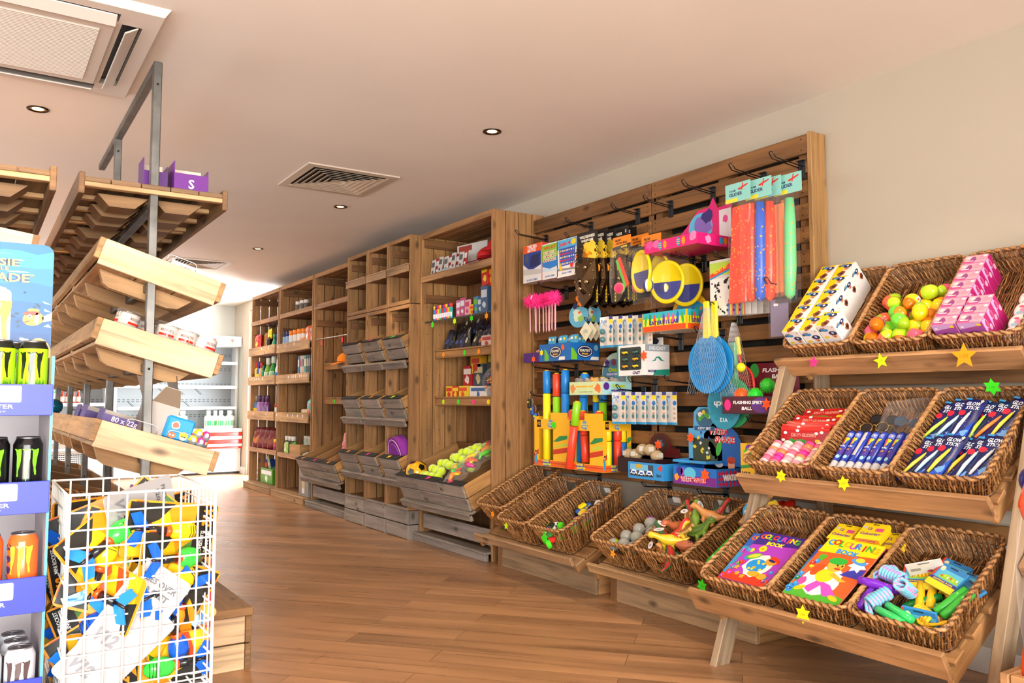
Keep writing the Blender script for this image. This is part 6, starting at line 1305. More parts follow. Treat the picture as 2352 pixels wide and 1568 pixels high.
def magnet(label, mw, grp):
    t = thing('hair_clip_card', label, 'toy packet', mw=mw, group=grp); m = MB('print', '#d9d2ca'); m.box(-.056, 0, -.09, .056, .002, .085); F = FF
    m.poly(rect(-.056, -.09, .056, -.078), F, .0005, '#2a9ad0'); m.poly([(-.056, .085), (.0, .085), (-.03, .04), (-.056, .03)], F, .0005, '#e8ecf4'); m.txt('Twist', F, -.02, .06, w=.05, col='#2a4a9a', bold=.02); m.poly(rect(.024, .045, .056, .068), F, .0005, '#f5d81c'); m.poly(rect(.024, .068, .056, .085), F, .0005, '#3a3f8a'); m.poly(ell(.04, .025, .013), F, .0008, '#2a6fb8')
    for z in (-.005, -.03, -.055): m.poly(ell(.038, z, .010, .008), F, .0006, '#c89a80')
    put('card', m, t)
    for z in (-.0, -.045): m = MB('jelly', '#5a8f96'); m.ball((-.012, -.018, z), .017, 12, 8); put('bead', m, t)
    m = MB('gloss', '#9ac8e8'); m.tube([(-.02+.024*cos(a), -.008, .03+.03*sin(a)) for a in [2*pi*q/12 for q in range(9)]], .003, 6); put('loop', m, t)
for gi, (y0, z0, n) in enumerate(((3.575, 1.438, 5), (3.475, 1.01, 6))):
    g0 = ['upper', 'lower'][gi]
    for k in range(n): magnet('hair toggle card with two teal beads, %s hook, %s' % (g0, ['front one', 'second from the front', 'third from the front', 'fourth from the front', 'fifth from the front', 'rearmost'][k]), W(2.99+k*.030, y0-k*.048, z0), 'hair toggle cards')
# caterpillar crayons tray
def catf(m, F):
    m.poly(rect(-.157, -.005, .157, .05), F, .0003, '#2fb0c8'); m.poly(rect(-.157, -.02, .157, .018), F, .0005, '#f2e02a'); m.poly(rect(-.157, -.05, .157, -.022), F, .0006, '#f0501e')
    for q in range(9): x = -.135+q*.034; m.poly(ell(x, .008+.004*(q % 2), .009, .032, 10, .15*(q % 3-1)), F, .0008+.00005*q, ['#3fae3a', '#2a8a3a', '#e8502a', '#5ac83a', '#7a3aa8', '#e8508a', '#ff5a8f', '#2a5fd0', '#3fae3a'][q])
    for q, ch in enumerate('CATERPILLAR'): m.txt(ch, F, -.10+.02*q, -.006, h=.022, col=['#5a2a9a', '#2a3a9a', '#3a2a7a'][q % 3], z=.0016, bold=.06)
def catb(m, F):
    m.poly([(x*.92, .012+z*.96) for x, z in arch(.24, .12, base=.05)], F, .0004, '#f2e02a')
    m.poly([(.12*cos(pi*i/14)*.98, .05+.042+.08*sin(pi*i/14)) for i in range(15)], F, .0005, '#2f9fd0')
    for q in range(7): x = -.075+q*.025; m.poly(ell(x, .10, .009, .038, 10, -.12*(q-3)), F, .0008+.00005*q, ['#e8302a', '#3fae3a', '#7a3aa8', '#e85090', '#2a5fd0', '#3fae3a', '#f08a1c'][q])
    for q, ch in enumerate('CATERPILLAR'): m.txt(ch, F, -.085+.017*q, .062, h=.02, col='#5a2a9a', z=.0016, bold=.06)
dtray('rainbow crayon display tray printed with caterpillar lettering', TR(2.996, 3.119, 1.412) @ RZ(-90), .322, .194, .10, .2, '#f0b81c', front=catf, back=catb, bshape=arch(.26, .15, base=.06), bottom='#e8e4de', side=lambda m, F: catf(m, lambda x, y, z: F(x*.55, y, z)))
# die-cast car box
def dcf(m, F): pass
t = thing('model_car_box', 'white and grey window box of die-cast cars with an orange star', 'display box', mw=W(3.011, 3.28, 1.27)); m = MB('print', '#e9e6e4')
m.box(-.228, 0, -.085, .0, .18, .083, bev=.001, cols={'-z': '#c8c4c0'}); m.poly(rrect(-.205, -.055, -.03, .07, .012), FF, .0004, '#2f3a38')
m.poly([(-.228, -.085), (-.216, -.085), (-.216, .083), (-.228, .083)], FF, .0006, '#1f8f78'); m.txt('CAST', FF, -.07, -.070, w=.06, h=.016, col='#3a2f6a', bold=.05, sh=.2)
FS = frame((0, .09, 0), (0, 1, 0), (0, 0, 1)); m.poly(rect(-.089, .045, .089, .082), FS, .0005, '#9aa0a4'); m.txt('DIE-CAST', FS, .0, .062, w=.12, h=.02, col='#d4d8da', z=.0009, bold=.05, sh=.1); m.poly([(-.089, -.084), (.089, -.084), (.089, -.05), (-.02, -.056), (-.035, -.084)], FS, .0005, '#1f8f78'); m.txt('MODEL', FS, -.04, -.062, w=.06, h=.014, col='#3a2f6a', z=.0011, bold=.05, sh=.2)
m.poly([(-.05, -.01), (-.025, -.002), (-.01, .016), (.015, .018), (.035, .0), (.055, -.008), (.02, -.004), (.005, .009), (-.008, .008), (-.015, -.006)], FS, .0007, '#1f8f78'); put('carton', m, t)
m = MB('print', '#dcd8d4'); m.box(-.16, .15, .083, -.02, .154, .125); m.poly(ell(-.09, .107, .04, .02), frame((0, .15, 0), (1, 0, 0), (0, 0, 1)), .0005, '#1c2438'); put('back_card', m, t)
for r in range(3):
    for c in range(2): m = MB('gloss', ['#e8c81c', '#3f6a5a', '#e0a01c'][(r+c) % 3]); x, z = -.16+c*.085, .042-r*.038; m.ball((x, -.004, z), (.026, .008, .009), 10, 6); m.ball((x, -.004, z+.008), (.014, .007, .008), 8, 6, '#1a1f24'); [m.ball((x+s_*.015, -.008, z-.007), .006, 8, 5, '#161616') for s_ in (-1, 1)]; put('toy_car', m, t)
s = MB(); star(s, FF, .030, STARC['r'], 6); put('price_star', s, t, (-.005, -.004, .02))
# ocean squeezers tray
def ocf(m, F):
    m.poly(rect(-.151, -.035, .151, .035), F, .0003, '#cfe0a8'); m.txt('squeeze me!', F, -.01, .010, w=.16, h=.018, col='#f5b81c', bold=.06); m.poly(blob(-.12, .0, .024, 10, .3, random.Random(2)), F, .0008, '#e0904a'); m.poly(blob(.115, .0, .026, 10, .3, random.Random(3)), F, .0008, '#f07a3a'); m.txt('2 ocean animals to collect', F, .0, -.02, w=.13, col='#3a5a3a', bold=0)
def ocs(m, F): m.poly(rect(-.105, -.035, .105, .035), F, .0003, '#a8dce0'); m.poly(ell(-.08, .01, .022, .022), F, .0008, '#5a2a8a'); m.txt('Ocean', F, .01, .014, w=.10, h=.022, col='#b8d81c', bold=.07, z=.001); m.txt('squeezers', F, .01, -.016, w=.11, h=.014, col='#5a2a8a', bold=.05, z=.001)
def ocb(m, F):
    m.poly([(x*.9, z*.95+.005) for x, z in arch(.24, .17, base=.05)], F, .0004, '#5a8fa8'); m.txt('Ocean', F, .01, .15, w=.12, h=.028, col='#b8d81c', bold=.07, z=.0012); m.txt('squeezers', F, .0, .12, w=.13, h=.018, col='#d8c8f0', bold=.05, z=.0012)
    for x, z, c in ((-.06, .19, '#5a2a8a'), (.0, .195, '#8a2a4a'), (.06, .185, '#2a4a8a'), (-.05, .08, '#6a4a3a'), (.01, .08, '#e8e0d8'), (.07, .085, '#8a8f98')): m.poly(blob(x, z, .022, 11, .2, random.Random(int(x*99)+9)), F, .0009, c)
oc = dtray('pale blue and green ocean animal squeezer tray with arched back', TR(2.972, 3.745, 1.083) @ RZ(-90), .305, .218, .075, .2, '#bcd8c8', front=ocf, side=ocs, back=ocb, bshape=[(x+.02, z) for x, z in arch(.26, .20, base=.05)])
for k in range(6): m = MB('fuzz', ['#8a7f78', '#c8b8a4', '#d8b894', '#e0a04a', '#b8a894', '#9a9088'][k]); m.ball((0, 0, .02), (.034, .026, .022), 10, 8); m.ball((.0, -.02, .032), .014, 8, 6); m.ball((-.006, -.033, .036), .003, 5, 4, '#111'); m.ball((.006, -.033, .036), .003, 5, 4, '#111'); one('plush_animal', m, 'small %s squeeze animal in the ocean tray, %s from the left' % (['grey', 'beige', 'tan', 'orange', 'sandy', 'dark grey'][k], ORD[k]), 'toy', mw=oc.matrix_world @ TR(-.115+k*.046, .05+.035*(k % 3), .055), group='squeeze animals in the ocean tray')
# foam water shooters in printed boxes
def wsf(m, F, a, b, k=1.):
    def st(G):
        m.poly([(-.18, -.08), (-.02, -.05), (.18, -.03), (.18, -.06), (.0, -.08), (-.18, -.1)], G, .0005, '#c83a1c'); m.poly([(.0, .0), (.10, .035), (.18, .04), (.18, .02), (.08, -.0)], G, .0005, '#2a8a4a'); m.poly([(.0, -.04), (.12, -.01), (.18, -.012), (.18, -.022), (.1, -.03)], G, .0006, '#b8d04a')
    st(lambda x, y, z: F(min(x, a), y, z)); st(lambda x, y, z: F(max(x, b), y, z))
    m.poly(rect(-.18, -.153, .18, -.118), F, .0003, '#e8641c'); m.poly(rect(-.18, -.135, .18, -.130), F, .0006, '#c83a1c')
    m.poly(starp(-.045, -.128, .045, 11, .75), lambda x, y, z: F(x, max(-.153, min(-.117, y)), z), .0011, '#2a5fb0'); m.txt('WATER', F, -.05, -.124, w=.07, h=.012, col='#f5e02a', z=.0016, bold=.07); m.txt('SHOOTER', F, -.035, -.142, w=.09, h=.013, col='#f5e02a', z=.0016, bold=.07)
    m.poly(rect(-.15, .085, -.105, .13), F, .0009, '#161310'); m.txt('V12', F, -.128, .107, w=.036, h=.02, col='#f5a81c', z=.0014, bold=.05, sh=.15); m.poly(blob(.0, .105, .028, 14, .35, random.Random(2)), F, .0008, '#5a8fd0'); m.txt('SUCK UP', F, .0, .112, w=.06, h=.010, col='#f5e02a', z=.0014, bold=.06); m.txt('& SHOOT', F, .0, .098, w=.06, h=.010, col='#f5e02a', z=.0014, bold=.06)
    m.poly(ell(-.162, -.115, .014, .03), F, .0012, '#3a9ad0'); m.poly(ell(-.162, -.075, .009, .012), F, .0014, '#d8a07a'); m.poly(ell(-.162, -.066, .009, .006), F, .0016, '#3a2a1c')
WSB = []
for i, (y, X_, w, wins) in enumerate(((4.11, 2.985, .345, [(-.13, .03)]), (3.757, 2.972, .33, [(-.155, .05)]))):
    t = thing('water_shooter_box', 'orange and yellow water shooter box, %s' % ['leftmost, with a green price star', 'right one, with windows on two sides'][i], 'display box', mw=W(X_, y, .80), group='water shooter display boxes')
    m = MB('print', '#f5b81c'); k_ = w/.36; (wa, wb), = wins; xa, xb = wa*k_, wb*k_; D = .21
    m.box(-w/2, 0, -.155, w/2, D, -.150); m.box(-w/2, 0, -.150, xa, .003, .135); m.box(xb, 0, -.150, w/2, .003, .135); m.box(xa, 0, -.150, xb, .003, -.115); m.box(xa, 0, .075, xb, .003, .135)
    m.box(-w/2, .003, -.150, -w/2+.003, D, .15); m.box(-w/2+.003, D-.003, -.150, w/2-.003, D, .16, '#3a2a1a')
    for q in ((.003, -.150, .03, .135), (D-.03, -.150, D, .135), (.03, -.150, D-.03, -.115), (.03, .075, D-.03, .135)): m.box(w/2-.003, q[0], q[1], w/2, q[2], q[3])
    m.box(.0, 0, .135, w/2, .003, .175)
    wsf(m, lambda x, y_, z: FF(max(-w/2, min(w/2, x*k_)), y_, z), wa, wb); fs_ = frame((w/2, .105, 0), (0, 1, 0), (0, 0, 1)); wsf(m, lambda x, y_, z: fs_(max(-.103, min(.103, x*.58)), y_, z), -.13, .13); put('printed_box', m, t); WSB.append(t)
    if i == 0: s = MB(); star(s, FF, .028, STARC['g'], 6); put('price_star', s, t, (.04, -.004, .10))
NC = {'b': ('#1c7fd0', 'blue'), 'y': ('#f5e01c', 'yellow'), 'r': ('#f0482a', 'red'), 'g': ('#8fd01c', 'lime'), 'o': ('#f2722a', 'orange')}
nn = [(4.195, 3.02, 1.235, 'b', 'y', 0, .0), (4.118, 3.04, 1.215, 'r', 'g', 0, .0), (4.15, 3.10, 1.21, 'b', 'r', 0, 0), (4.015, 3.03, 1.235, 'b', 'b', 0, 0), (3.86, 3.06, 1.21, 'b', 'b', 6, 0), (3.91, 3.09, 1.20, 'y', 'g', 0, 0), (3.80, 3.10, 1.18, 'y', 'b', 0, 0), (3.72, 3.08, 1.18, 'b', 'g', 0, 0),
      (3.905, 3.0, .99, 'r', 'g', 3, .30), (3.80, 2.955, 1.04, 'g', 'r', 12, .40), (3.845, 3.03, .985, 'r', 'r', -5, .30), (3.70, 3.05, .97, 'g', 'y', 0, .30), (3.68, 3.02, .985, 'r', 'g', 0, .30), (3.63, 3.15, .95, 'y', 'b', 0, .28), (3.68, 3.14, .965, 'b', 'b', 0, .3), (3.622, 3.03, .90, 'y', 'y', 0, .245), (3.622, 3.105, .90, 'r', 'r', 0, .245)]
for k, (y, X_, z1, a, b, lean, L_) in enumerate(nn):
    L_ = L_ or (z1-.68); t = thing('foam_water_shooter', 'foam water shooter, %s over %s, %s' % (NC[a][1], NC[b][1], ['leftmost, standing tall', 'beside the tall leftmost one', 'half hidden behind the first two', 'tallest, in the middle', 'leaning right of the tallest', 'hidden behind the tallest', 'beside the squeeze animals', 'under the squeeze animal tray', 'short, left in the middle box', 'leaning out of the middle box', 'behind the leaning tube', 'short, right of the leaning one', 'short, above the yellow card', 'back of the right group', 'by the hair toggle cards', 'in the right window, left', 'in the right window, right'][k]), 'toy', mw=TR(X_, y, z1) @ RX(lean), group='foam water shooters')
    for nm, z0, zz, cc in (('foam_top', -.14 if L_ > .25 else -.08, 0, a), ('foam_sleeve', -L_, -.142 if L_ > .25 else -.082, b)):
        m = MB('satin', NC[cc][0]); r = .0245; m.lathe([(r*.82, z0), (r, z0+.004), (r, zz-.004), (r*.82, zz)], 18); put(nm, m, t)
    m = MB('gloss', '#f0c81c'); m.cyl((0, 0, -.003), (0, 0, .006), .016, .014, 14); put('end_cap', m, t)
# blue bats in net, beach bats, red racket
def bat(label, mw, c, hc, r=.122):
    t = thing('beach_bat', label, 'bat', mw=mw, group='beach bats hanging on one hook'); m = MB('satin', c); n = 36
    P = [(r*cos(a)*(1.0 if sin(a) < 0 else 1-.22*sin(a)**3), r*1.16*sin(a)) for a in [2*pi*i/n for i in range(n)]]
    f = [m.V((x, 0, z)) for x, z in P]; b = [m.V((x, .011, z)) for x, z in P]; m.F(f); m.F(b[::-1])
    for i in range(n): j = (i+1) % n; m.F([f[i], b[i], b[j], f[j]], tuple(v*.8 for v in C(c)), smooth=True)
    d_ = tuple(v*.72 for v in C(c))
    for q in range(-12, 13):
        for s_ in (-1, 1):
            x0 = q*.0095
            L_ = [(x0+s_*tt*.5, tt) for tt in [(-.13+.26*u/10) for u in range(11)]]
            L_ = [(x, z) for x, z in L_ if (x/r)**2+(z/(r*1.05))**2 < .86]
            if len(L_) > 1: m.tube([(x, -.0006, z) for x, z in L_], .0006, 3, d_, cap=False)
    put('blade', m, t)
    m = MB('satin', hc); m.box(-.017, -.003, r*1.02, .017, .014, r*1.02+.185, bev=.005); m.v = [(x*(1.5-.5*min(1, (z-r*1.02)/.07)) if z < r*1.02+.07 else x, y_, z) for x, y_, z in m.v]; put('handle', m, t); return t
bat('front blue beach bat with yellow handle, in a net', W(2.985, 2.815, 1.225), '#1b86c8', '#f0e01c')
bat('second blue beach bat just behind the front one', W(3.01, 2.795, 1.225) @ RY(2), '#1b86c8', '#f0e01c')
for k, (y, z, c) in enumerate(((2.77, 1.03, '#2a8fa8'), (2.735, 1.04, '#3fa86a'))):
    t = bat('beach bat printed with writing, hanging below the blue pair, %s' % ['front', 'rear'][k], W(3.05+k*.03, y, z, 0), c, c, .105)
    m = MB('print'); m.txt('Beach', FF, 0, .0, w=.12, h=.03, col='#e8ecec', rot=pi, bold=.03); m.txt('V12', FF, .0, -.075, w=.05, h=.02, col='#e8ecec', rot=pi, bold=.03); m.v = [(x, -.002, z_) for x, y_, z_ in m.v]; put('lettering', m, t)
t = thing('toy_racket', 'red toy racket in a net with a yellow ball, right of the blue bats', 'racket', mw=W(3.10, 2.69, 1.13) @ RY(-8)); m = MB('gloss', '#d8302a'); m.tube([(.065*cos(2*pi*i/28), 0, .085*sin(2*pi*i/28)) for i in range(28)], .006, 8, closed=True); m.tube([(0, 0, .085), (0, 0, .14)], .008, 8); put('frame', m, t)
m = MB('gloss', '#e8504a')
for q in range(-5, 6): x = q*.011; h = .083*math.sqrt(max(0, 1-(x/.064)**2)); m.tube([(x, 0, -h), (x, 0, h)], .0009, 4); z = q*.015; w = .063*math.sqrt(max(0, 1-(z/.085)**2)); m.tube([(-w, 0, z), (w, 0, z)], .0009, 4)
put('strings', m, t); m = MB('gloss', '#f2dc1c'); m.box(-.012, -.008, .14, .012, .008, .23, bev=.005); put('handle', m, t)
m = MB('gloss', '#f2dc1c'); m.ball((0, 0, 0), .022, 16, 10); one('yellow_ball', m, 'small yellow ball in the net bag right of the blue bats', 'ball', mw=TR(3.03, 2.64, 1.205))
def net(label, mw, w, h):
    m = MB('gloss', '#cfd4d8')
    for s_ in (1, -1):
        for q in range(-9, 10):
            P = []
            for u in range(13): v = u/12; ww_ = w*(.12+.88*v**.8)/2; a = q/9+s_*v*.9; P.append((ww_*max(-1, min(1, a)), -.016-.014*math.sqrt(max(0, 1-min(1, abs(a))**2)), -h*v))
            m.tube(P, .00035, 3, cap=False)
    return one('net_bag', m, label, 'net bag', mw=mw, group='white net bags')
net('white net bag around the blue bats', W(3.0, 2.80, 1.50), .30, .42); net('white net bag around the red racket and yellow ball', W(3.05, 2.68, 1.42), .20, .38)
# spiky balls, water snake, city sets, trays low on the board
def spf(m, F): m.poly(rect(-.145, -.037, .145, .037), F, .0003, '#4a0f1c'); m.poly(ell(.08, .0, .055, .035), F, .0005, '#5a2a7a'); m.poly(ell(-.115, -.0, .02, .026), F, .0008, '#e0207a'); m.txt('FLASHING SPIKY', F, .005, .012, w=.17, h=.015, col='#f4eef0', bold=.03, sh=.15, z=.001); m.txt('BALL', F, .0, -.015, w=.06, h=.015, col='#f4eef0', bold=.03, sh=.15, z=.001)
sb = dtray('dark red tray of flashing spiky balls with tall printed back', TR(2.98, 2.567, .988) @ RZ(-90), .295, .19, .08, .2, '#2a0f24', front=spf, bshape=[(-.14, .0), (.147, 0), (.147, .24), (-.10, .24), (-.14, .20)], bcol='#6a1424', back=lambda m, F: (m.poly(ell(-.11, .205, .028, .035), F, .0005, '#2f8a3a'), m.txt('FLASHING', F, .02, .205, w=.16, h=.02, col='#f4eef0', bold=.03, sh=.15), m.txt('BALL', F, .03, .175, w=.07, h=.02, col='#f4eef0', bold=.03, sh=.15)), bottom='#a8a4a0')
s = MB(); star(s, FF, .028, STARC['r'], 6); put('price_star', s, sb, (.115, -.004, .045))
for k, (x, y, z, c, n) in enumerate(((-.075, .05, .085, '#f5641c', 'orange'), (.0, .06, .085, '#2fe03a', 'bright green'), (.03, .11, .13, '#3fd03a', 'green'), (.11, .10, .09, '#e0207a', 'pink'))):
    m = MB('satin', c); m.ball((0, 0, 0), .028, 12, 8); R2 = random.Random(k)
    for q in range(150):
        zz = 1-2*(q+.5)/150; rr = math.sqrt(1-zz*zz); a = q*2.39996; v = Vector((rr*cos(a), rr*sin(a), zz)); o1 = v.orthogonal().normalized()*.0022; o2 = v.cross(o1).normalized()*.0022
        b_ = v*.027; tip = v*.039; ids = [m.V(b_+o1), m.V(b_+o2), m.V(b_-o1), m.V(b_-o2), m.V(tip)]
        for e in range(4): m.F([ids[e], ids[(e+1) % 4], ids[4]])
    one('spiky_ball', m, '%s rubber spiky ball%s' % (n, [' at the left of its tray', ' in front of the other green ones', ' stacked highest at the back', ' behind the leg of the stand'][k]), 'ball', mw=sb.matrix_world @ TR(x, y, z), group='rubber spiky balls')
def brick(m, F): 
    m.poly(rect(-.125, -.03, .06, .032), F, .0004, '#3a4a5a'); m.poly(rect(-.12, .0, .02, .032), F, .0006, '#6fb8e0'); m.poly(ell(-.05, .022, .03, .012), F, .0009, '#c8a83a')
    for x, z in ((-.09, -.012), (-.03, -.015), (.03, -.012)): m.poly([(x-.028, z-.008), (x+.028, z-.008), (x+.018, z+.014), (x-.012, z+.016)], F, .001, '#e4ecf4'); m.poly(rect(x-.012, z-.002, x+.012, z+.006), F, .0013, '#2a4fa8'); m.poly(ell(x-.016, z-.010, .006), F, .0014, '#161616'); m.poly(ell(x+.016, z-.010, .006), F, .0014, '#161616')
    m.txt('3in1', F, .10, -.018, w=.035, h=.016, col='#1a1a1a', bold=.03); m.poly(blob(.115, .02, .015, 10, .4, random.Random(3)), F, .0009, '#d8402a')
bt = dtray('light blue three-in-one building set tray with brick vehicles', TR(2.97, 3.244, .638) @ RZ(-90), .27, .20, .085, .1, '#2f8fd0', front=brick)
def citi(m, F):
    m.poly(ell(0, .225, .06, .05), F, .0004, '#3a6a8a'); R2 = random.Random(5)
    for q in range(9): m.poly(blob(R2.uniform(-.035, .035), .225+R2.uniform(-.03, .03), .012, 9, .3, R2), F, .0006+.0001*q, R2.choice(('#e8c81c', '#d8502a', '#e8e4dc', '#4fae3a')))
    m.poly(rect(-.07, .16, .07, .182), F, .0018, '#2a5a8a'); m.txt('CITY SET', F, 0, .171, w=.09, h=.014, col='#e8ecf0', z=.0024, bold=.04); m.poly(rrect(-.085, .0, .085, .12, .01), F, .0006, '#3a4430')
    for q in range(16): m.poly(blob(R2.uniform(-.07, .07), R2.uniform(.01, .15), R2.uniform(.006, .013), 8, .5, R2), F, .001+.00005*q, R2.choice(('#e8d02a', '#d8502a', '#2a4fa8', '#dfe4e8', '#4a5a3a')))
t = dtray('blue toy city set display with cut-out top, orange star on it', TR(3.05, 3.008, .735) @ RZ(-90), .23, .12, .012, .2, '#3f9ad8', back=lambda m, F: citi(m, F), bshape=[(-.115, 0), (.115, 0), (.115, .16), (.08, .165), (.075, .255), (.045, .28), (-.045, .28), (-.075, .255), (-.08, .17), (-.115, .17)], bcol='#5aa8d8')
s = MB(); star(s, FF, .028, STARC['r'], 6); put('price_star', s, t, (-.085, .1, .12))
def wsn(m, F): m.poly(rect(-.143, -.042, .143, .0), F, .0003, '#7a1f8a'); m.poly(ell(-.03, .012, .04, .03), F, .0005, '#5ac0e0'); m.poly(ell(-.10, .02, .022, .022), F, .0006, '#3a2a8a'); m.poly(ell(-.08, .018, .012, .018), F, .0006, '#b04ac0'); m.txt('WATER SNAKE', F, -.01, -.018, w=.17, h=.026, col='#f4eef4', z=.001, bold=.10); m.txt('WATER SNAKE', F, -.01, -.018, w=.17, h=.026, col='#d82a2a', z=.0014, bold=.03); m.poly(blob(-.12, -.01, .016, 10, .3, random.Random(2)), F, .0009, '#f0a01c')
def wsc(m, F): m.txt('WATER', F, -.02, .255, w=.13, h=.034, col='#f4eef4', z=.001, bold=.10); m.txt('WATER', F, -.02, .255, w=.13, h=.034, col='#d82a2a', z=.0014, bold=.03); m.txt('SNAKE', F, .02, .215, w=.13, h=.034, col='#f4eef4', z=.001, bold=.10); m.txt('SNAKE', F, .02, .215, w=.13, h=.034, col='#d82a2a', z=.0014, bold=.03); m.poly(ell(-.06, .16, .02, .05, 12, .5), F, .0006, '#e8541c'); m.poly(ell(-.02, .17, .018, .04, 12, -.3), F, .0007, '#3fae3a'); m.poly(ell(.06, .09, .022, .03), F, .0008, '#e8a07a'); m.poly(ell(.06, .115, .028, .018), F, .0009, '#b83a1c'); m.poly(rect(-.11, .0, .11, .05), F, .0005, '#7a1f8a'); m.poly(ell(-.02, .09, .026, .015), F, .001, '#efefef')
wt = dtray('blue and purple water snake tray with an orange star', TR(2.97, 2.894, .637) @ RZ(-90), .288, .20, .085, .3, '#1f6fc8', front=wsn, back=wsc, bshape=[(-.12, 0), (.14, 0), (.14, .18), (.10, .25), (.04, .295), (-.06, .295), (-.12, .24)], bcol='#1a5fae', side=lambda m, F: [m.poly(starp(-.08+.025*(q % 7), -.03+.025*(q//7), .016, 2, .7), F, .0004, '#c81f4a') for q in range(21)]+[m.txt('WATER', F, .0, -.0, w=.12, h=.03, col='#f4eef4', z=.0012, bold=.1)])
s = MB(); star(s, FF, .032, STARC['r'], 6); put('price_star', s, wt, (.075, -.004, .055))
vt = dtray('tall yellow toy box with green star beside the tiered stand', TR(2.94, 2.475, .655) @ RZ(-90), .20, .25, .20, .2, '#f2c01c', front=lambda m, F: (m.poly(rect(-.10, -.10, .06, -.045), F, .0005, '#161310'), m.txt('FLASH', F, -.04, -.07, w=.10, h=.03, col='#f2f0ec', bold=.05, sh=.15, z=.001), m.txt('V12', F, -.07, -.035, w=.05, h=.018, col='#1a1614', bold=.05, sh=.15), m.poly([(-.1, -.0), (.1, .03), (.1, .015), (-.1, -.015)], F, .0005, '#3f9a3a'), m.poly(ell(-.05, .075, .022), F, .0005, '#7a3aa8')))
s = MB(); star(s, FF, .028, STARC['g'], 6); put('price_star', s, vt, (-.055, -.004, .155))
rt_ = dtray('dark red tray of bagged fossil balls with a round-topped card', TR(3.0, 3.35, .66) @ RZ(-90), .30, .18, .08, .2, '#2a0c0c', bshape=[(-.14, 0), (.15, 0), (.15, .13), (.09, .13)]+[(.085*cos(pi*i/12), .14+.07*sin(pi*i/12)) for i in range(13)]+[(-.09, .13), (-.14, .10)], bcol='#5a1218', back=lambda m, F: (m.poly(ell(0, .15, .06, .05), F, .0004, '#3a1a12'), m.poly(blob(.0, .15, .025, 12, .3, random.Random(2)), F, .0008, '#4a6a8a')))
s = MB(); star(s, FF, .030, STARC['r'], 6); put('price_star', s, rt_, (.045, .12, .15))
for k in range(5): m = MB('jelly', '#cdb48a'); m.ball((0, 0, 0), (.036, .034, .032), 14, 8); m.poly(rect(-.014, -.012, .014, .012), frame((0, -.0345, .006), (1, 0, 0), (0, 0, 1)), .001, '#e4dfd4'); one('fossil_ball', m, 'bagged beige fossil ball in the dark red tray, %s' % ['leftmost', 'second from the left', 'third from the left, highest', 'fourth from the left', 'rightmost'][k], 'toy', mw=rt_.matrix_world @ TR(-.11+k*.055, .05, .095+(.03 if k in (2, 3) else 0)) @ RZ(20*k), group='bagged fossil balls')
for k in range(4): m = MB('satin', ['#1c1a1a', '#1f4f9a', '#2a66b8', '#24406a'][k]); R2 = random.Random(k+3); m.box(-.016, -.01, -.06, .016, .006, 0, bev=.006); m.tube([(0, 0, 0), (.006, 0, .03), (-.004, 0, .05)], .003, 6, '#8a8070'); m.poly(ell(0, -.02, .008), frame((0, -.0105, 0), (1, 0, 0), (0, 0, 1)), .0006, '#e0d84a'); one('keyring', m, 'dark blue keyring toy at the far left of the board, %s' % ['uppermost', 'second down', 'third down', 'lowest'][k], 'keyring', mw=W(3.0+k*.01, 4.36-.02*k, 1.06-.045*k), group='blue keyrings')

# ---------------------------------------------------------------- long baskets under the board and what they hold
LB = {}
lg = 'long wicker baskets on the low tray stands'
for key, y, dx, dz, lab, s_ in (('a', 4.345, .06, .03, 'long wicker basket nearest the tall shelving unit, almost empty', ('o', -.02, .12, 6, .022, 5, -.006)), ('b', 4.04, .0, 0, 'long wicker basket second from the shelving unit, a brown horn toy inside', ('l', .06, .135, 5, .024, 0, -.006)), ('c', 3.715, .0, 0, 'long wicker basket with small monster trucks', ('g', .0, .12, 6, .027, 8, -.008)),
      ('d', 3.155, .0, 0, 'long wicker basket holding clear slime balls', ('o', -.01, .12, 5, .024, 20, -.008)), ('e', 2.832, .0, 0, 'long wicker basket heaped with toy dinosaurs', None), ('f', 2.505, .0, 0, 'long wicker basket with green and red bubble wands', ('g', .05, .08, 6, .030, 10, -.03))):
    mw = TR(2.70, y, .185) @ RY(-26) @ TR(.022+dx, 0, .002+dz); LB[key] = mw; basket('long', mw, lab, lg, s_, 26)
for key in 'cde':
    m = MB('print', '#e6e2da'); m.box(.492, -.026, .115 if key != 'e' else .10, .494, .026, .145 if key != 'e' else .165); one('price_label', m, 'small white label at the back of the %s basket' % {'c': 'monster truck', 'd': 'slime ball', 'e': 'dinosaur'}[key], 'label', mw=LB[key], group='white labels in the long baskets')
def truck(label, mw, c1, c2, wc):
    t = thing('monster_truck', label, 'toy truck', mw=mw, group='toy monster trucks'); m = MB('gloss', c1); m.box(-.042, -.02, .022, .042, .02, .040, bev=.005); m.box(-.022, -.017, .040, .020, .017, .056, c2, bev=.006); R2 = random.Random(3)
    for q in range(8): m.poly(blob(R2.uniform(-.035, .035), R2.uniform(-.008, .006), .006, 7, .5, R2), frame((0, -.02, .031), (1, 0, 0), (0, 0, 1)), .0005+.0001*q, R2.choice((c2, '#f2f2f2', '#e83a9a', '#f5e02a')))
    put('body', m, t)
    for x in (-.028, .028):
        for y in (-.030, .030):
            m = MB('matte', '#19191b'); s_ = 1 if y > 0 else -1; T_ = TR(x, y, .020) @ RX(90); m.at(T_); m.lathe([(.008, -.011), (.019, -.010), (.0205, -.004), (.0205, .004), (.019, .010), (.008, .011)], 16, wc if wc != 'k' else '#19191b'); m.lathe([(.0001, -.0085), (.010, -.0115), (.0105, -.008)], 12, '#d8322a'); m.lathe([(.0001, .0085), (.010, .0115), (.0105, .008)], 12, '#d8322a'); put('wheel', m, t)
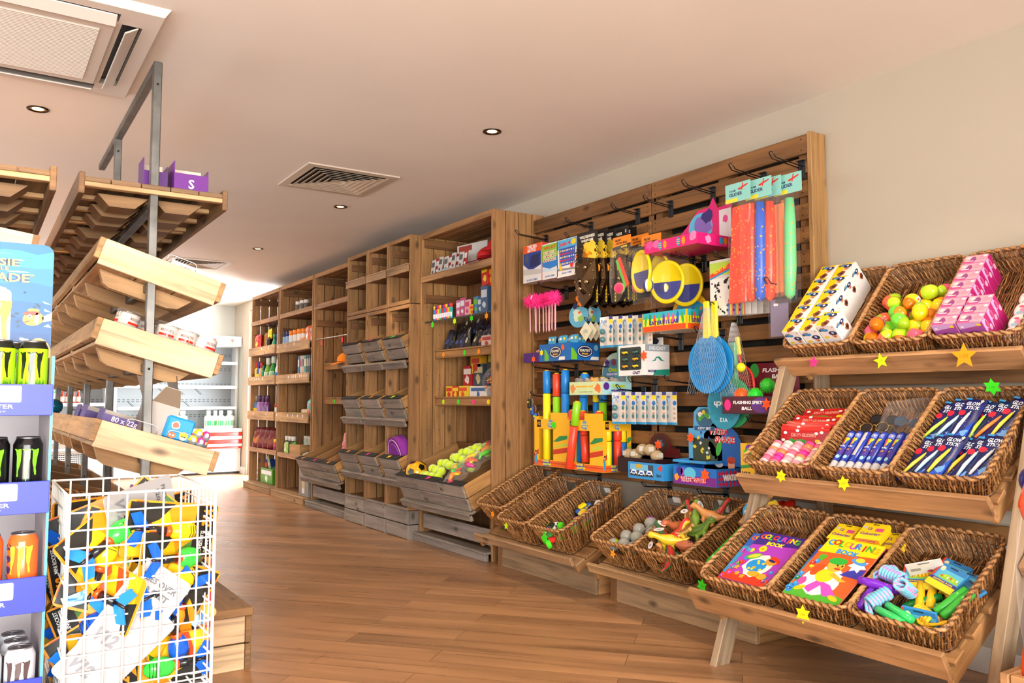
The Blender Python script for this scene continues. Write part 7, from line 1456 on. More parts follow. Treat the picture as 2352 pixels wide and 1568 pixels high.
for k, (x, y, z, rz, c1, c2, wc, lab) in enumerate(((.10, .075, .03, 20, '#f2f2f0', '#1c1c20', '#4fe01c', 'white and black with lime wheels, front left'), (.03, -.0, .045, 70, '#e8302a', '#2a8f3a', '#4fe01c', 'with lime wheels, poking through the handle hole'), (.20, -.06, .03, -30, '#1f4fc8', '#f0a81c', '#4fe01c', 'blue with orange and lime wheels, centre'), (.27, -.02, .03, 15, '#1f3fa0', '#e8c82a', '#1f4fc8', 'blue and yellow with blue wheels'), (.32, .03, .035, -20, '#2a6fd0', '#f5d81c', 'k', 'blue with yellow lettering, further back'), (.36, -.06, .04, 30, '#2a4a8a', '#d8d8dc', 'k', 'dark blue and silver, furthest back'))):
    truck('toy monster truck, %s' % lab, LB['c'] @ TR(x, y, z+(.035 if x > .05 else .02)) @ RZ(rz) @ RY(-6) @ SCL(1.2), c1, c2, wc)
m = MB('satin', '#6a4028'); m.tube([(0, 0, 0), (.0, .004, .04), (.01, .0, .075), (.022, 0, .09)], [.018, .014, .008, .001], 10); one('horn_toy', m, 'brown curved horn toy in the second long basket', 'toy', mw=LB['b'] @ TR(.08, -.01, .06) @ RY(20))
m = MB('print', '#e8e0d8'); m.box(-.02, -.014, 0, .02, .014, .001); one('paper_tag', m, 'white paper tag lying beside the brown horn toy', 'tag', mw=LB['b'] @ TR(.085, -.085, .085) @ RX(20) @ RZ(15))
for k, (c, y) in enumerate((('#d87a9a', .02), ('#8fae4a', -.03))): m = MB('satin', c); m.tube([(0, 0, 0), (.04, .01, .006), (.09, .0, .004), (.11, -.01, .01)], [.004, .008, .006, .002], 8); one('rubber_toy', m, 'small %s rubber toy at the bottom of the first long basket' % ['pink', 'green'][k], 'toy', mw=LB['a'] @ TR(.2+.04*k, y, .03), group='rubber toys in the first long basket')
for k, (x, y, z) in enumerate(((.06, .07, .055), (.07, .0, .06), (.065, -.07, .055), (.13, .04, .065), (.13, -.04, .07), (.19, .0, .075), (.20, -.075, .06), (.25, -.03, .08), (.27, -.09, .05), (.13, -.1, .05))):
    t = thing('slime_ball', 'clear ball with purple and green slime inside, %s' % ['front left corner', 'front centre', 'front right corner', 'second row left', 'second row right', 'centre of the heap', 'right side of the heap', 'topmost at the back', 'furthest back right', 'against the right wall'][k], 'toy', mw=LB['d'] @ TR(x+.01, y, z+.055) @ RX(40*k), group='clear slime balls')
    m = MB('jelly', '#b8b8ae'); m.ball((0, 0, 0), .033, 16, 10); put('clear_ball', m, t); m = MB('gloss', '#8a2a8a' if k % 2 else '#8ab01c'); m.ball((.006, -.010, .004), .024, 10, 8); put('slime', m, t)
    if k % 2 == 0: m = MB('print', '#ece8e4'); m.box(-.014, -.036, -.008, .014, -.034, .014); put('label', m, t)
def dinotoy(label, mw, c1, c2, big=1., tagd=False):
    t = thing('toy_dinosaur', label, 'toy dinosaur', mw=mw @ SCL(big), group='rubber toy dinosaurs'); m = MB('satin', c1); cf = lambda i, j: C(c2) if j in (2, 3) else C(c1)
    m.tube([(-.085, .0, .052), (-.06, .004, .040), (-.035, 0, .036), (-.01, 0, .040), (.015, 0, .046), (.035, 0, .062), (.05, 0, .075), (.064, 0, .078), (.078, 0, .072)], [.002, .008, .016, .025, .022, .013, .012, .015, .006], 10, cf=cf)
    for x, y, f in ((-.015, .014, 1), (-.015, -.014, -1), (.018, .012, 1), (.018, -.012, -1)): m.tube([(x, y*.6, .038), (x+.004, y*1.2, .022), (x-.003, y*1.3, .008), (x+.008, y*1.3, .002)], [.012, .009, .006, .007], 7)
    for q in range(8): x = -.05+q*.011; m.face([(x-.004, 0, .05+.006*sin(q)), (x+.004, 0, .05+.006*sin(q)), (x-.002, 0, .066)], c2)
    m.ball((.062, -.0095, .082), .0022, 6, 4, '#f5e02a', 'gloss'); put('body', m, t)
    if tagd: g = MB('print', '#e2ded6'); P = ell(0, 0, .022, .015, 14, .3); a = [g.V((x, y, 0)) for x, y in P]; b = [g.V((x, y, -.001)) for x, y in P]; g.F(a); g.F(b[::-1]); g.poly(ell(0, 0, .010, .005, 10, .3), frame((0, 0, 0), (1, 0, 0), (0, 1, 0)), .0005, '#9a8aa8'); put('hang_tag', g, t, (.03, -.012, .095), (rad(30), 0, 0))
dc = [('#7a9a3a', '#4a6a1c', 'olive green'), ('#d8a85a', '#8a5a2a', 'tan'), ('#b0603a', '#5a3a4a', 'rust red'), ('#e0c02a', '#d8302a', 'yellow'), ('#3a6a3a', '#b02a2a', 'dark green'), ('#c8884a', '#6a4020', 'orange-brown')]
for k, (x, y, z, rz) in enumerate(((.07, .08, .06, 80), (.06, .02, .07, -100), (.06, -.06, .06, 10), (.13, .06, .09, 60), (.14, -.03, .10, -40), (.13, -.09, .08, 100), (.21, .05, .10, 160), (.22, -.03, .11, 20), (.22, -.09, .09, -70), (.30, .03, .10, 45), (.31, -.06, .11, 130), (.37, .05, .08, 10), (.38, -.06, .08, -20), (.10, -.0, .12, 120))):
    c1, c2, n = dc[(k*5+k//3) % 6]
    dinotoy('%s toy dinosaur, %s' % (n, ['front left corner of its basket', 'front, second from left', 'lying at the front rim', 'second row left', 'second row centre', 'second row right', 'middle of the heap, left', 'middle of the heap, centre', 'middle of the heap, right', 'back part, left', 'back part, right', 'at the very back, left', 'at the very back, right', 'on top near the front'][k]), LB['e'] @ TR(x, y, z+.03) @ RZ(rz) @ RX(U(-40, 40)) @ RY(U(-30, 10)), c1, c2, 1.15, k in (1, 3, 7, 9, 13))
for k, (y, c, n) in enumerate(((.045, '#2fd03a', 'green'), (-.03, '#c81f1c', 'red'), (-.085, '#d8281f', 'deep red'))):
    t = thing('bubble_wand', 'long clear %s bubble wand lying along the basket' % n, 'bubble wand', mw=LB['f'] @ TR(.03, y, .145+.01*k) @ RY(-2) @ RZ(-4), group='long bubble wands')
    m = MB('jelly', c); m.tube([(0, 0, 0), (.02, 0, .002), (.30, 0, .02), (.34, 0, .024)], [.010, .016, .019, .016], 14); put('tube', m, t); m = MB('gloss', c); m.tube([(.34, 0, .024), (.36, 0, .026), (.43, 0, .03), (.46, 0, .032)], [.02, .026, .024, .012], 14); put('cap', m, t)
    m = MB('print', ['#3a9fd8', '#f0c81c', '#f0c81c'][k]); P = blob(0, 0, .040, 16, .08, random.Random(k)); a = [m.V((x, yy, 0)) for x, yy in P]; b = [m.V((x, yy, -.001)) for x, yy in P]; m.F(a); m.F(b[::-1]); m.poly(ell(-.008, -.008, .02, .012, 12, .3), frame((0, 0, 0), (0, -1, 0), (1, 0, 0)), .0006, '#e8eef0'); m.poly(ell(.012, .014, .012), frame((0, 0, 0), (0, -1, 0), (1, 0, 0)), .0006, '#f2e04a'); put('tag', m, t, (.33, 0, .075), (0, rad(-35), 0))

# ---------------------------------------------------------------- goods on the tall shelving
def S(x, y, z, rz=0): return TR(x, y, z) @ RZ(-90+rz)
def bottle(label, mw, r, h, col, cap='#f2f2ee', lab=None, mat='gloss', neck=.45, shape=0, grp=None, cat='bottle', name='bottle', capn='cap', n=14):
    t = thing(name, label, cat, mw=mw, group=grp); m = MB(mat, col); s = h*.74
    P = {0: [(r*.9, 0), (r, .004), (r, s*.86), (r*.8, s*.94), (r*neck, s)], 1: [(r*.85, 0), (r, .01), (r*.98, s*.3), (r*.8, s*.52), (r*.95, s*.75), (r*.7, s*.93), (r*neck, s)], 2: [(r*.95, 0), (r, .004), (r, s*.55), (r*.75, s*.75), (r*neck, s*.95), (r*neck, s)], 3: [(r*.95, 0), (r, .003), (r, s*1.02), (r*.94, s*1.04)]}[shape]
    m.lathe(P, n)
    if lab: F = wrap((0, 0, 0), r, rad(-90)); m.band(-r*1.3, s*.22, r*1.3, s*.6, F, .0008, lab, n=5); m.poly(rect(-r*.5, s*.36, r*.5, s*.46), F, .0016, tuple(v*.4 for v in C(lab)))
    put('bottle_body', m, t); m = MB('gloss', cap); rc = r*(neck+.12) if shape != 3 else r*.98; m.lathe([(rc, s), (rc, h-.003), (rc*.9, h)], n); put(capn, m, t); return t
def pouch(label, mw, w, h, th, col, acc=None, grp=None, name='pouch', cat='packet', mat='satin', seed=0):
    m = MB(mat); R2 = random.Random(seed); base = C(col); pillow(m, w, h, th, lambda i, j: tuple(v*R2.uniform(.75, 1.3) for v in base), 6, 8); m.v = [(y, -z, x+h/2) for x, y, z in m.v]
    if acc: m.poly(blob(0, h*.42, min(w, h)*.26, 12, .25, R2), FF, th+.002, acc); m.poly(rect(-w*.3, h*.66, w*.3, h*.78), FF, th+.001, acc)
    return one(name, m, label, cat, mw=mw, group=grp)
def bx(label, mw, w, h, d, col, acc=None, grp=None, name='carton', cat='box', seed=0, cols=None):
    def dec(m, F):
        if acc: R2 = random.Random(seed); m.poly(rect(-w*.42, h*.08, w*.42, h*.36), F, .0004, acc); m.poly(blob(0, -h*.18, min(w, h)*.24, 10, .3, R2), F, .0006, acc)
    return cardbox(name, label, cat, mw @ TR(0, 0, h/2), w, h, d, col, dec, grp, cols)
g = 'household goods on the farthest shelving unit'
# farthest unit
pouch('red and yellow sponge packet, top filled shelf, far left', S(2.93, 10.12, 1.66, 8), .14, .20, .03, '#c8202c', '#f0c22a', seed=1); pouch('brown-gold packet behind the red one, top filled shelf', S(3.0, 10.02, 1.66), .13, .22, .03, '#a8742a', seed=2); pouch('flat pink and black packet low at the far left shelf edge', S(2.91, 10.14, 1.608), .14, .07, .025, '#d8304a', '#1a1a1a', seed=3)
pouch('black pouch with bright yellow frilled top, farthest unit', S(2.95, 9.78, 1.61, -10), .15, .20, .03, '#20201f', '#e8d21c', seed=4); pouch('yellow frilled cloths sticking up from the black pouch', S(2.97, 9.77, 1.78, -10), .17, .13, .03, '#ecd01c', None, seed=5)
bottle('green bottle with yellow label beside the purple pouch', S(2.95, 9.56, 1.61), .035, .22, '#4fa878', '#3f9868', '#f0d81c', shape=2); pouch('purple pouch at the right end of the top filled shelf', S(2.98, 9.42, 1.61), .16, .27, .035, '#4a3080', '#7a5ab0', seed=6); bottle('clear tub with pink lid, top filled shelf', S(2.92, 9.72, 1.61), .032, .08, '#d8d0cc', '#e07a9a', shape=3, name='tub', cat='tub')
for k, (y, c, cap, lb, r, h, sh, lab) in enumerate(((10.2, '#f5d01c', '#e02a2a', '#f5d01c', .034, .27, 0, 'yellow bottle with red cap'), (10.12, '#2a4fb8', '#2a3f9a', '#f0d01c', .036, .27, 0, 'blue bottle with yellow label'), (10.03, '#c8a868', '#c83a2a', '#f09a2a', .036, .26, 0, 'tan bottle with red cap'), (9.95, '#1f8a78', '#1f7a6a', None, .028, .22, 0, 'teal bottle'), (9.86, '#a8702a', '#e8e0d4', None, .032, .25, 2, 'amber bottle with pale cap'), (9.76, '#7aa83a', '#dfe8d8', '#cfe0b8', .05, .30, 2, 'large olive green spray bottle'), (9.66, '#a8702a', '#e8e0d4', None, .032, .25, 2, 'second amber bottle with pale cap'), (9.55, '#2a8a3a', '#d8e8d8', '#b8d8b8', .052, .31, 2, 'large dark green spray bottle'), (9.37, '#e8e4e0', '#e8e8e8', '#2a7fd0', .042, .27, 1, 'white bottle with blue and orange label'))):
    bottle('%s on the spray bottle shelf, farthest unit' % lab, S(2.945 if 'amber' not in lab else 3.05, y, 1.256), r, h, c, cap, lb, shape=sh)
for k, (y, c, lab) in enumerate(((10.19, '#2a6fa0', 'blue and yellow patterned bottle, leftmost'), (10.08, '#b078b8', 'lightest purple bottle'), (9.92, '#8a5090', 'middle purple bottle'), (9.77, '#7a4482', 'right-hand purple bottle'))):
    bottle(lab+' on the third shelf of the farthest unit', S(2.945, y, .845), .042, .265, c, '#5a3a60' if k else '#8a8478', '#e8c81c' if k == 0 else None, shape=1)
bottle('red and white roll-on bottle at the right end of the farthest unit', S(2.92, 9.34, .845), .022, .17, '#e8e2dc', '#c83a2a', '#c83a2a', shape=3); pouch('small multicoloured packet beside the purple bottles', S(2.95, 9.5, .845), .10, .06, .02, '#c8a83a', '#2a4fa8', seed=8)
for k in range(4): pouch('dark red coffee bag leaning on its shelf, %s from the left' % ORD[k], S(2.93+.01*k, 10.10-.17*k, .465, 22) @ RX(-14), .20, .27-.0*k, .045, '#6e1420', '#c87a3a' if k == 0 else '#8a4a3a', 'dark red coffee bags', seed=20+k)
bottle('small red bottle with yellow cap beside the coffee bags', S(2.91, 9.31, .465), .024, .15, '#b8303a', '#f0d21c', '#8a2a4a', shape=3)
bx('green box with a white front standing on the lowest shelf', S(2.95, 9.78, .08), .46, .17, .22, '#4f9a1c', '#e8eef0'); bx('orange and blue carton at the left of the green box', S(3.06, 10.16, .08), .12, .25, .1, '#2a4a9a', '#e8642a'); bx('dark blue carton behind the green box', S(3.19, 9.75, .08), .5, .30, .08, '#1f2f5a'); pouch('green and white leaflet pack leaning in the green box', S(2.98, 9.72, .23) @ RY(-35), .08, .20, .004, '#6a8a3a', '#e8e8e0', seed=9)
# second unit
for k in range(2): bottle('light blue deodorant can with navy cap, %s' % ['leftmost on its shelf', 'second on its shelf'][k], S(2.93, 9.08-.105*k, 1.60), .036, .215, '#8fb0d8', '#16245e', '#a8c0e0', shape=3, grp='light blue deodorant cans')
for k in range(6): bottle('white deodorant can with orange cap, %s from the left' % ORD[k], S(2.93+.02*(k % 2), 8.88-.07*k, 1.60), .031, .22+.0*k, '#efe9e2', '#f58a1c', '#e8d8cc', shape=3, grp='white cans with orange caps')
bx('orange box in front of the white cans', S(2.92, 8.50, 1.60), .13, .12, .06, '#f0901c', '#c85a1c'); pouch('orange refill bag hanging over the orange box', S(2.95, 8.36, 1.66), .15, .18, .03, '#d85a24', '#f2ede6', seed=10); pouch('dark blue packet at the right end of the deodorant shelf', S(2.96, 8.2, 1.60), .17, .26, .04, '#1a3a5a', '#c8b8a0', seed=11)
for k in range(4): bottle('clear bottle with white cap on the top shelf, %s' % ORD[k], S(3.0+.02*(k % 2), 8.9-.075*k, 2.0), .028, .15, '#8a8078', '#efe9e0', shape=3, mat='jelly', grp='clear bottles on the top shelf')
for k, (y, c, a) in enumerate(((9.0, '#e8e0e4', '#c83a4a'), (8.86, '#e8c8a8', '#c8a02a'), (8.74, '#3a4a9a', '#d8d8e0'))): bx('flat toothpaste box, %s from the left on the toothbrush shelf' % ORD[k], S(2.92, y, 1.253), .13, .04, .04, c, a)
for k, (y, c, a) in enumerate(((8.70, '#3a6f9a', '#e8e8ea'), (8.62, '#c8cccf', '#c83a4a'), (8.55, '#d8a868', '#2a2a30'), (8.49, '#2a8f84', '#e8e4d8'), (8.42, '#202024', '#c89a3a'), (8.36, '#18181c', '#8a8a90'), (8.29, '#18181c', '#c89a3a'), (8.20, '#ecdcd4', '#c82a3a'), (8.14, '#e8d0cc', '#c85a4a'))): bx('tall toothbrush packet, %s from the left in its row' % ORD[k], S(2.95, y, 1.253), .055, .28, .02, c, a, 'toothbrush packets')
bx('lime green box on the third shelf of the second unit', S(2.97, 8.93, .84), .26, .08, .12, '#a8c82a', '#8aa81c')
for k, (x, y, z) in enumerate(((2.93, 8.70, .84), (3.0, 8.55, .90))): pouch('long white, yellow and tan wrapped roll, %s' % ['lower front one', 'upper one lying behind'][k], S(x, y+.0, z) @ RY(90) @ TR(-.03, 0, -.14), .06, .28, .028, '#d8b48a', '#e8c81c', seed=12+k)
for k in range(2): pouch('teal wipes packet standing at the right, %s' % ['front one', 'rear one at its left'][k], S(2.95+.05*k, 8.24+.1*k, .84), .17, .23, .04, '#3fa8a4', '#d8502a', seed=14+k)
for k in range(3): bottle('dark bottle with white cap, %s on the fourth shelf' % ORD[k], S(2.96, 9.06-.11*k, .46), .026, .20, '#4a4a44', '#efebe2', '#8a9a6a', shape=3)
for k in range(3): bottle('white jar at the back of the fourth shelf, %s' % ORD[k], S(3.08, 8.72-.13*k, .50), .05, .17, '#b8c0a8', '#d8d4c4', shape=3, name='jar', cat='jar')
pouch('green and white packet at the front of the fourth shelf', S(2.92, 8.95, .46), .10, .14, .02, '#a8c86a', '#f0ead0', seed=16); pouch('leafy green packet beside the wooden box', S(2.97, 8.86, .46), .12, .15, .03, '#6fa82a', None, seed=17)
m = MB('wood'); [m.box(*b, col=vary('#c89a62'), bev=.001) for b in ((-.13, 0, 0, .13, .010, .12), (-.13, .011, 0, -.12, .2, .12), (.12, .011, 0, .13, .2, .12), (-.12, .011, 0, .12, .2, .008), (-.12, .19, .008, .12, .2, .12))]; one('wooden_box', m, 'small open wooden box on the fourth shelf of the second unit', 'box', mw=S(2.91, 8.66, .46, 6))
bottle('green spray can at the right of the wooden box', S(2.95, 8.2, .46), .033, .20, '#1fa03a', '#1a7a2a', '#1a3a20', shape=3); pouch('grey and green small packets piled below the spray can', S(2.91, 8.38, .46) @ RY(80), .08, .16, .014, '#8a9088', '#4f8a3a', seed=18)
bx('small bright green box with yellow side on the lowest shelf', S(3.02, 8.50, .08), .16, .13, .08, '#1f9a2a', '#e8f0e0', cols={'-x': '#e8c81c'})
m = MB('print', '#8a8682'); m.box(-.14, 0, 0, .14, .05, .34, bev=.002)
for k in range(9): m.poly(rect(-.135+.03*k, .01, -.128+.03*k, .33), FF, .0004, '#5a5856')
m.poly(ell(0, .12, .045, .09), FF, .0008, '#b8a878'); m.poly(ell(0, .24, .028, .035), FF, .001, '#e8e4de'); m.poly(ell(0, .27, .03, .022), FF, .0012, '#c8483a'); m.poly(rect(-.04, .03, .04, .08), FF, .0012, '#d8d4cc')
one('gift_bag', m, 'grey patterned bag with a printed figure, beside the wide leaning bin', 'bag', mw=S(2.86, 8.22, .08))
# orange cap and soft goods
def cap(label, mw, col):
    t = thing('sun_cap', label, 'cap', mw=mw, group='folded sun caps'); m = MB('matte', col); R2 = random.Random(2); rows = []
    for i in range(7):
        a = pi/2*i/6; rows.append([((.09*cos(a))*cos(b)*(1+.06*sin(3*b)), (.075*cos(a))*sin(b)*(1+.05*cos(4*b+i)), .09*sin(a)) for b in [2*pi*k/18 for k in range(18)]])
    m.grid(rows, closed=True); put('crown', m, t); m = MB('matte', col)
    m.grid([[(x*1.0, -.05-y*.09-.02*(1-abs(x)/.09), -.004-.03*y-.1*x*x) for x in [(-.09+.18*k/10) for k in range(11)]] for y in (0, .4, .8, 1.)]); put('brim', m, t)
cap('orange sun cap on the upper small shelf of the empty unit', S(3.04, 7.60, 1.43), '#f0860c')
for k, (y, z) in enumerate(((4.84, 2.0), (4.77, 2.03), (4.79, 2.07))): cap('red sun cap in the top right of the nearest shelving unit, %s' % ['lowest', 'leaning right', 'topmost'][k], S(2.98+.03*k, y, z+.035, 20*k), '#c81a1e')
for k, (y, z, c, a) in enumerate(((7.15, .02, '#c8303a', '#20201f'), (7.2, .07, '#d84a3a', '#e8e0d0'), (7.1, .10, '#b82a5a', '#1a1a1a'), (7.18, -.03, '#2a4a9a', '#d8302a'), (7.12, .0, '#20202a', '#e8a01c'))): pouch('red and black toy packet in the wide bin of the empty unit, %s' % ORD[k], BC[1] @ TR(.18+.06*(k % 3), y-7.505, .10+z) @ RZ(-90) @ RX(-25), .20, .18, .02, c, a, 'packets in the wide bin', seed=30+k)
t = thing('purple_bag', 'purple striped kids bag in the nearest lowest cubby bin', 'bag', mw=BINS[2, 2][1] @ TR(.10, -.02, .13) @ RY(10) @ SCL(.82)); m = MB('matte', '#8a2a9a')
rows = []
for i in range(9): a = pi*i/8; rows.append([(x, -.15*cos(a), .05+.17*sin(a)**.7) for x in (-.05, -.03, .03, .05)])
m.grid(rows, cf=lambda i, j: C('#8f2fa0')); [m.face([(s_*.05, -.15*cos(pi*i/8), .05+.17*sin(pi*i/8)**.7) for i in range(9)], '#7a2488') for s_ in (-1, 1)]; put('bag_body', m, t)
for q in (.86, .6): m = MB('satin', '#e8b8e0' if q > .7 else '#b04ac0'); m.tube([(-.053, -.15*q*cos(pi*i/12), .05+.17*q*sin(pi*i/12)) for i in range(13)], .004, 5); put('piping', m, t)
# nearest tall unit: top shelf
m = MB('print', '#b8b4ae'); m.box(-.18, 0, 0, .18, .16, .05, cols={'-y': '#9ab0b8'}); m.box(-.18, .15, .05, .18, .155, .24, '#d8d4ce'); m.poly(rect(-.16, .19, .0, .23), frame((0, .15, 0), (1, 0, 0), (0, 0, 1)), .001, '#a83a2a'); m.poly([(.18, .0), (.18, .16), (.18, .05)], lambda x, y, z: Vector((x, y, z)), 0, '#a8b8c0')
one('tool_display_box', m, 'grey display box of small tools on the top shelf', 'display box', mw=S(2.94, 5.22, 1.985, 8))
for k in range(14): bx('clear blister card with metal tool, %s of the top shelf' % ('%s from the left' % ORD[k] if k < 12 else ['second last', 'last'][k-12]), S(2.92+.02*(k % 3), 5.56-.035*k, 1.99+.01*(k % 2), 5) @ RX(-8) @ RY(U(-8, 8)), .05, .14, .008, ['#c8c4be', '#a8302a', '#8a8a8c'][k % 3], ['#5a5a5c', '#e8e4e0', '#c03a2a'][k % 3], 'tool blister cards on the top shelf')
bx('grey brown carton at the back of the top shelf', S(3.1, 4.92, 1.985), .22, .15, .12, '#7a706a', '#a89a90')
# glass shelf
for k in range(9): bottle('small bright glitter bottle on the glass shelf, %s from the left' % ORD[k], S(2.95, 5.56-.032*k, 1.655), .0145, .115, ['#3a7fc0', '#d83a6a', '#e8b82a', '#3fa8a0', '#c8302a'][k % 5], ['#e8c82a', '#5a2a8a', '#d83a3a'][k % 3], '#e8e0e8', shape=3, grp='glitter bottles on the glass shelf', n=10)
for k, (y, h, c, a) in enumerate(((5.22, .13, '#c86a9a', '#e8d8e8'), (5.16, .14, '#b84a7a', '#d8e0f0'), (5.09, .12, '#e0a0b0', '#c83a6a'), (5.02, .08, '#e8c81c', '#d8402a'), (4.97, .13, '#3a7fb0', '#5fb83a'), (4.91, .12, '#2a5f98', '#c8d8e8'))): bx('craft pack on the glass shelf, %s right of the glitter bottles' % ORD[k], S(2.96, y, 1.655), .065, h, .015, c, a, 'craft packs on the glass shelf')
for k, (y, z, h, c, a, lab) in enumerate(((4.84, 1.655, .19, '#3a5f88', '#c8d4e0', 'blue patterned box'), (4.84, 1.85, .16, '#c8241c', '#f0d02a', 'bright red box leaning on top'), (4.78, 1.84, .14, '#d83a1c', '#f0b01c', 'second red box on top'), (4.745, 1.83, .15, '#f0c81c', '#d8402a', 'yellow box on top'), (4.70, 1.655, .17, '#f0d01c', '#3a6ab0', 'yellow box by the side panel'), (4.72, 1.82, .16, '#d8b81c', '#c83a2a', 'gold box by the side panel'), (4.76, 1.655, .16, '#c83a2a', '#f0e8d8', 'red box between yellow ones'))): bx(lab+' on the glass shelf', S(2.95+.01*k, y, z) @ RY(-6 if k == 1 else 0), .09, h, .04, c, a, seed=k)
# dark packets shelf and lowest shelf
R_ = random.Random(14)
for k in range(22): pouch('dark glossy packet in the crowded shelf, %s' % ('%s from the left' % ORD[k] if k < 12 else 'rear row, %s from the left' % ORD[k-12]), S(3.03+.05*(k//12)+R_.uniform(-.01, .01), 5.52-.068*(k % 12)-.03*(k//12), 1.425+.05*(k//12)) @ RX(-14) @ RY(R_.uniform(-25, 25)), .08, R_.uniform(.14, .19), .012, R_.choice(('#14161c', '#1a2238', '#20203a', '#18140f')), R_.choice(('#c8c4b8', '#c87a2a', '#3a5fa8', '#a8302a')), 'dark packets on the crowded shelf', seed=k)
for k, (y, w, c, a) in enumerate(((4.92, .14, '#d8c0b4', '#b83a3a'), (4.80, .07, '#c83a2a', '#e8c82a'), (4.73, .10, '#4a7aa0', '#d8d4cc'))): bx('small carton at the front right of the crowded shelf, %s' % ORD[k], S(3.02, y, 1.425), w, .085, .08, c, a, seed=k)
for k, (y, z, w, h, c, a, lab) in enumerate(((5.48, 1.068, .10, .09, '#d8b82a', '#c8302a', 'red and yellow matchbox stack'), (5.38, 1.068, .10, .09, '#c8281c', '#e8c02a', 'red boxed set'), (5.27, 1.068, .14, .09, '#e0c02a', '#d84a2a', 'yellow boxed set'), (5.36, 1.16, .13, .15, '#b01f2a', '#e8e0d8', 'red book-like box standing behind'), (5.2, 1.16, .14, .16, '#3a4a5a', '#c8b88a', 'dark grey toy box standing behind'), (5.24, 1.25, .14, .13, '#e0a01c', '#b83a2a', 'yellow cut-out header behind the boxes'), (5.05, 1.068, .24, .085, '#d8d4d0', '#3a5f98', 'white box printed with toy cars'), (4.95, 1.2, .26, .22, '#2a2a20', '#a89a3a', 'dark poster box at the back'))): bx(lab+', lowest wooden shelf of the nearest unit', S(3.03+(.09 if z > 1.1 else 0), y, z), w, h, .06, c, a, seed=k)
t = thing('bag_of_clips', 'round clear bag of orange, green and pink plastic clips', 'bag', mw=S(3.06, 4.82, 1.068)); m = MB('film', '#ffffff'); m.ball((0, 0, .11), .115, 18, 12); put('clear_bag', m, t); m = MB('gloss')
for k in range(120): v = Vector((R_.gauss(0, 1), R_.gauss(0, 1), R_.gauss(0, 1))).normalized()*R_.uniform(.05, .10); d_ = Vector((R_.uniform(-1, 1), R_.uniform(-1, 1), R_.uniform(-1, 1))).normalized()*.016; p = Vector((0, 0, .11))+v; m.tube([p-d_, p+d_], .005, 5, R_.choice(('#f5641c', '#3fc83a', '#e83a8a', '#f5c81c', '#7a3ab0')))
tag(put('plastic_clips', m, t), kind='stuff')
# tennis balls, football and bagged toys in the wide bin
Q = BE[1]; m = MB('fuzz', '#cde81c'); m.ball((0, 0, 0), .033, 20, 12); tb = m.mesh('ball'); m = MB('matte', '#eef0e0'); m.tube([(.0335*cos(a)*cos(.45*sin(2*a)), .0335*sin(a)*cos(.45*sin(2*a)), .0335*sin(.45*sin(2*a))) for a in [2*pi*k/36 for k in range(36)]], .0014, 5, closed=True); sm = m.mesh('seam')
tp = [(.09, .22, .16), (.085, .15, .17), (.09, .08, .165), (.16, .17, .185), (.15, .10, .185), (.15, .03, .18), (.10, .01, .16), (.22, .13, .20), (.22, .06, .205), (.21, -.01, .20), (.21, -.08, .19), (.29, .05, .215), (.28, -.02, .225), (.28, -.09, .215), (.27, -.15, .20), (.35, .02, .225), (.35, -.06, .24), (.34, -.13, .23), (.34, -.20, .22), (.41, -.01, .22), (.41, -.09, .24), (.40, -.17, .235), (.40, -.25, .22), (.46, -.05, .22), (.46, -.14, .225), (.46, -.23, .215), (.25, -.22, .18), (.20, -.15, .175)]
for k, (x, y, z) in enumerate(tp):
    row = 'front' if x < .12 else 'second' if x < .2 else 'third' if x < .25 else 'fourth' if x < .32 else 'fifth' if x < .38 else 'sixth' if x < .43 else 'back'; same = [j for j, p in enumerate(tp) if abs(p[0]-x) < .035]
    t = thing('tennis_ball', 'yellow tennis ball in the %s row of the bin, %s from the left' % (row, ORD[sorted(same, key=lambda j: -tp[j][1]).index(k)]), 'ball', mw=Q @ TR(x, y, z-.004) @ RX(37*k) @ RY(61*k), group='tennis balls in the wide bin'); put('felt_ball', tb, t); put('seam', sm, t)
t = thing('football', 'gold and black football in a net at the left of the wide bin', 'ball', mw=Q @ TR(.10, .33, .17)); m = MB('gloss', '#e8b01c'); m.ball((0, 0, 0), .082, 24, 16); 
V = []
for k in range(12): zz = 1 if k == 0 else -1 if k == 11 else (.447 if k < 6 else -.447); rr = 0 if k in (0, 11) else .894; a = 2*pi*(k-1)/5+(pi/5 if k > 5 else 0); V.append(Vector((rr*cos(a), rr*sin(a), zz)))
for v in V: o1 = v.orthogonal().normalized(); o2 = v.cross(o1); m.face([v*.0815+(o1*cos(2*pi*i/5)+o2*sin(2*pi*i/5))*.028+v*.0 for i in range(5)], '#1a1610'); m.face([(v*.083+(o1*cos(2*pi*i/5)+o2*sin(2*pi*i/5))*.026) for i in range(5)], '#1a1610')
put('panels', m, t)
for k in range(9):
    c = ['#f0861c', '#3fc83a', '#f5c01c', '#d8308a', '#f0641c', '#f5d01c', '#5fd03a', '#f09a2a', '#e0502a'][k]; t = thing('bagged_toy', 'clear bag of bright plastic toys, right of the tennis balls, %s' % ('%s from the front' % ORD[k]), 'toy packet', mw=Q @ TR(.08+.045*k, -.30+.05*(k % 3), .195+.005*k) @ RZ(30*k), group='bagged plastic toys')
    m = MB('gloss', c); m.tube([(-.05, 0, 0), (-.01, .02, .02), (.03, -.01, .015), (.06, .01, .0)], [.010, .018, .014, .006], 8); m.tube([(.0, .0, .02), (.01, -.04, .02)], [.010, .006], 6, ['#f5e01c', '#e0302a', '#3fae3a'][k % 3]); put('toy', m, t); m = MB('film', '#fff'); pillow(m, .11, .15, .03, None, 6, 7); put('clear_bag', m, t)

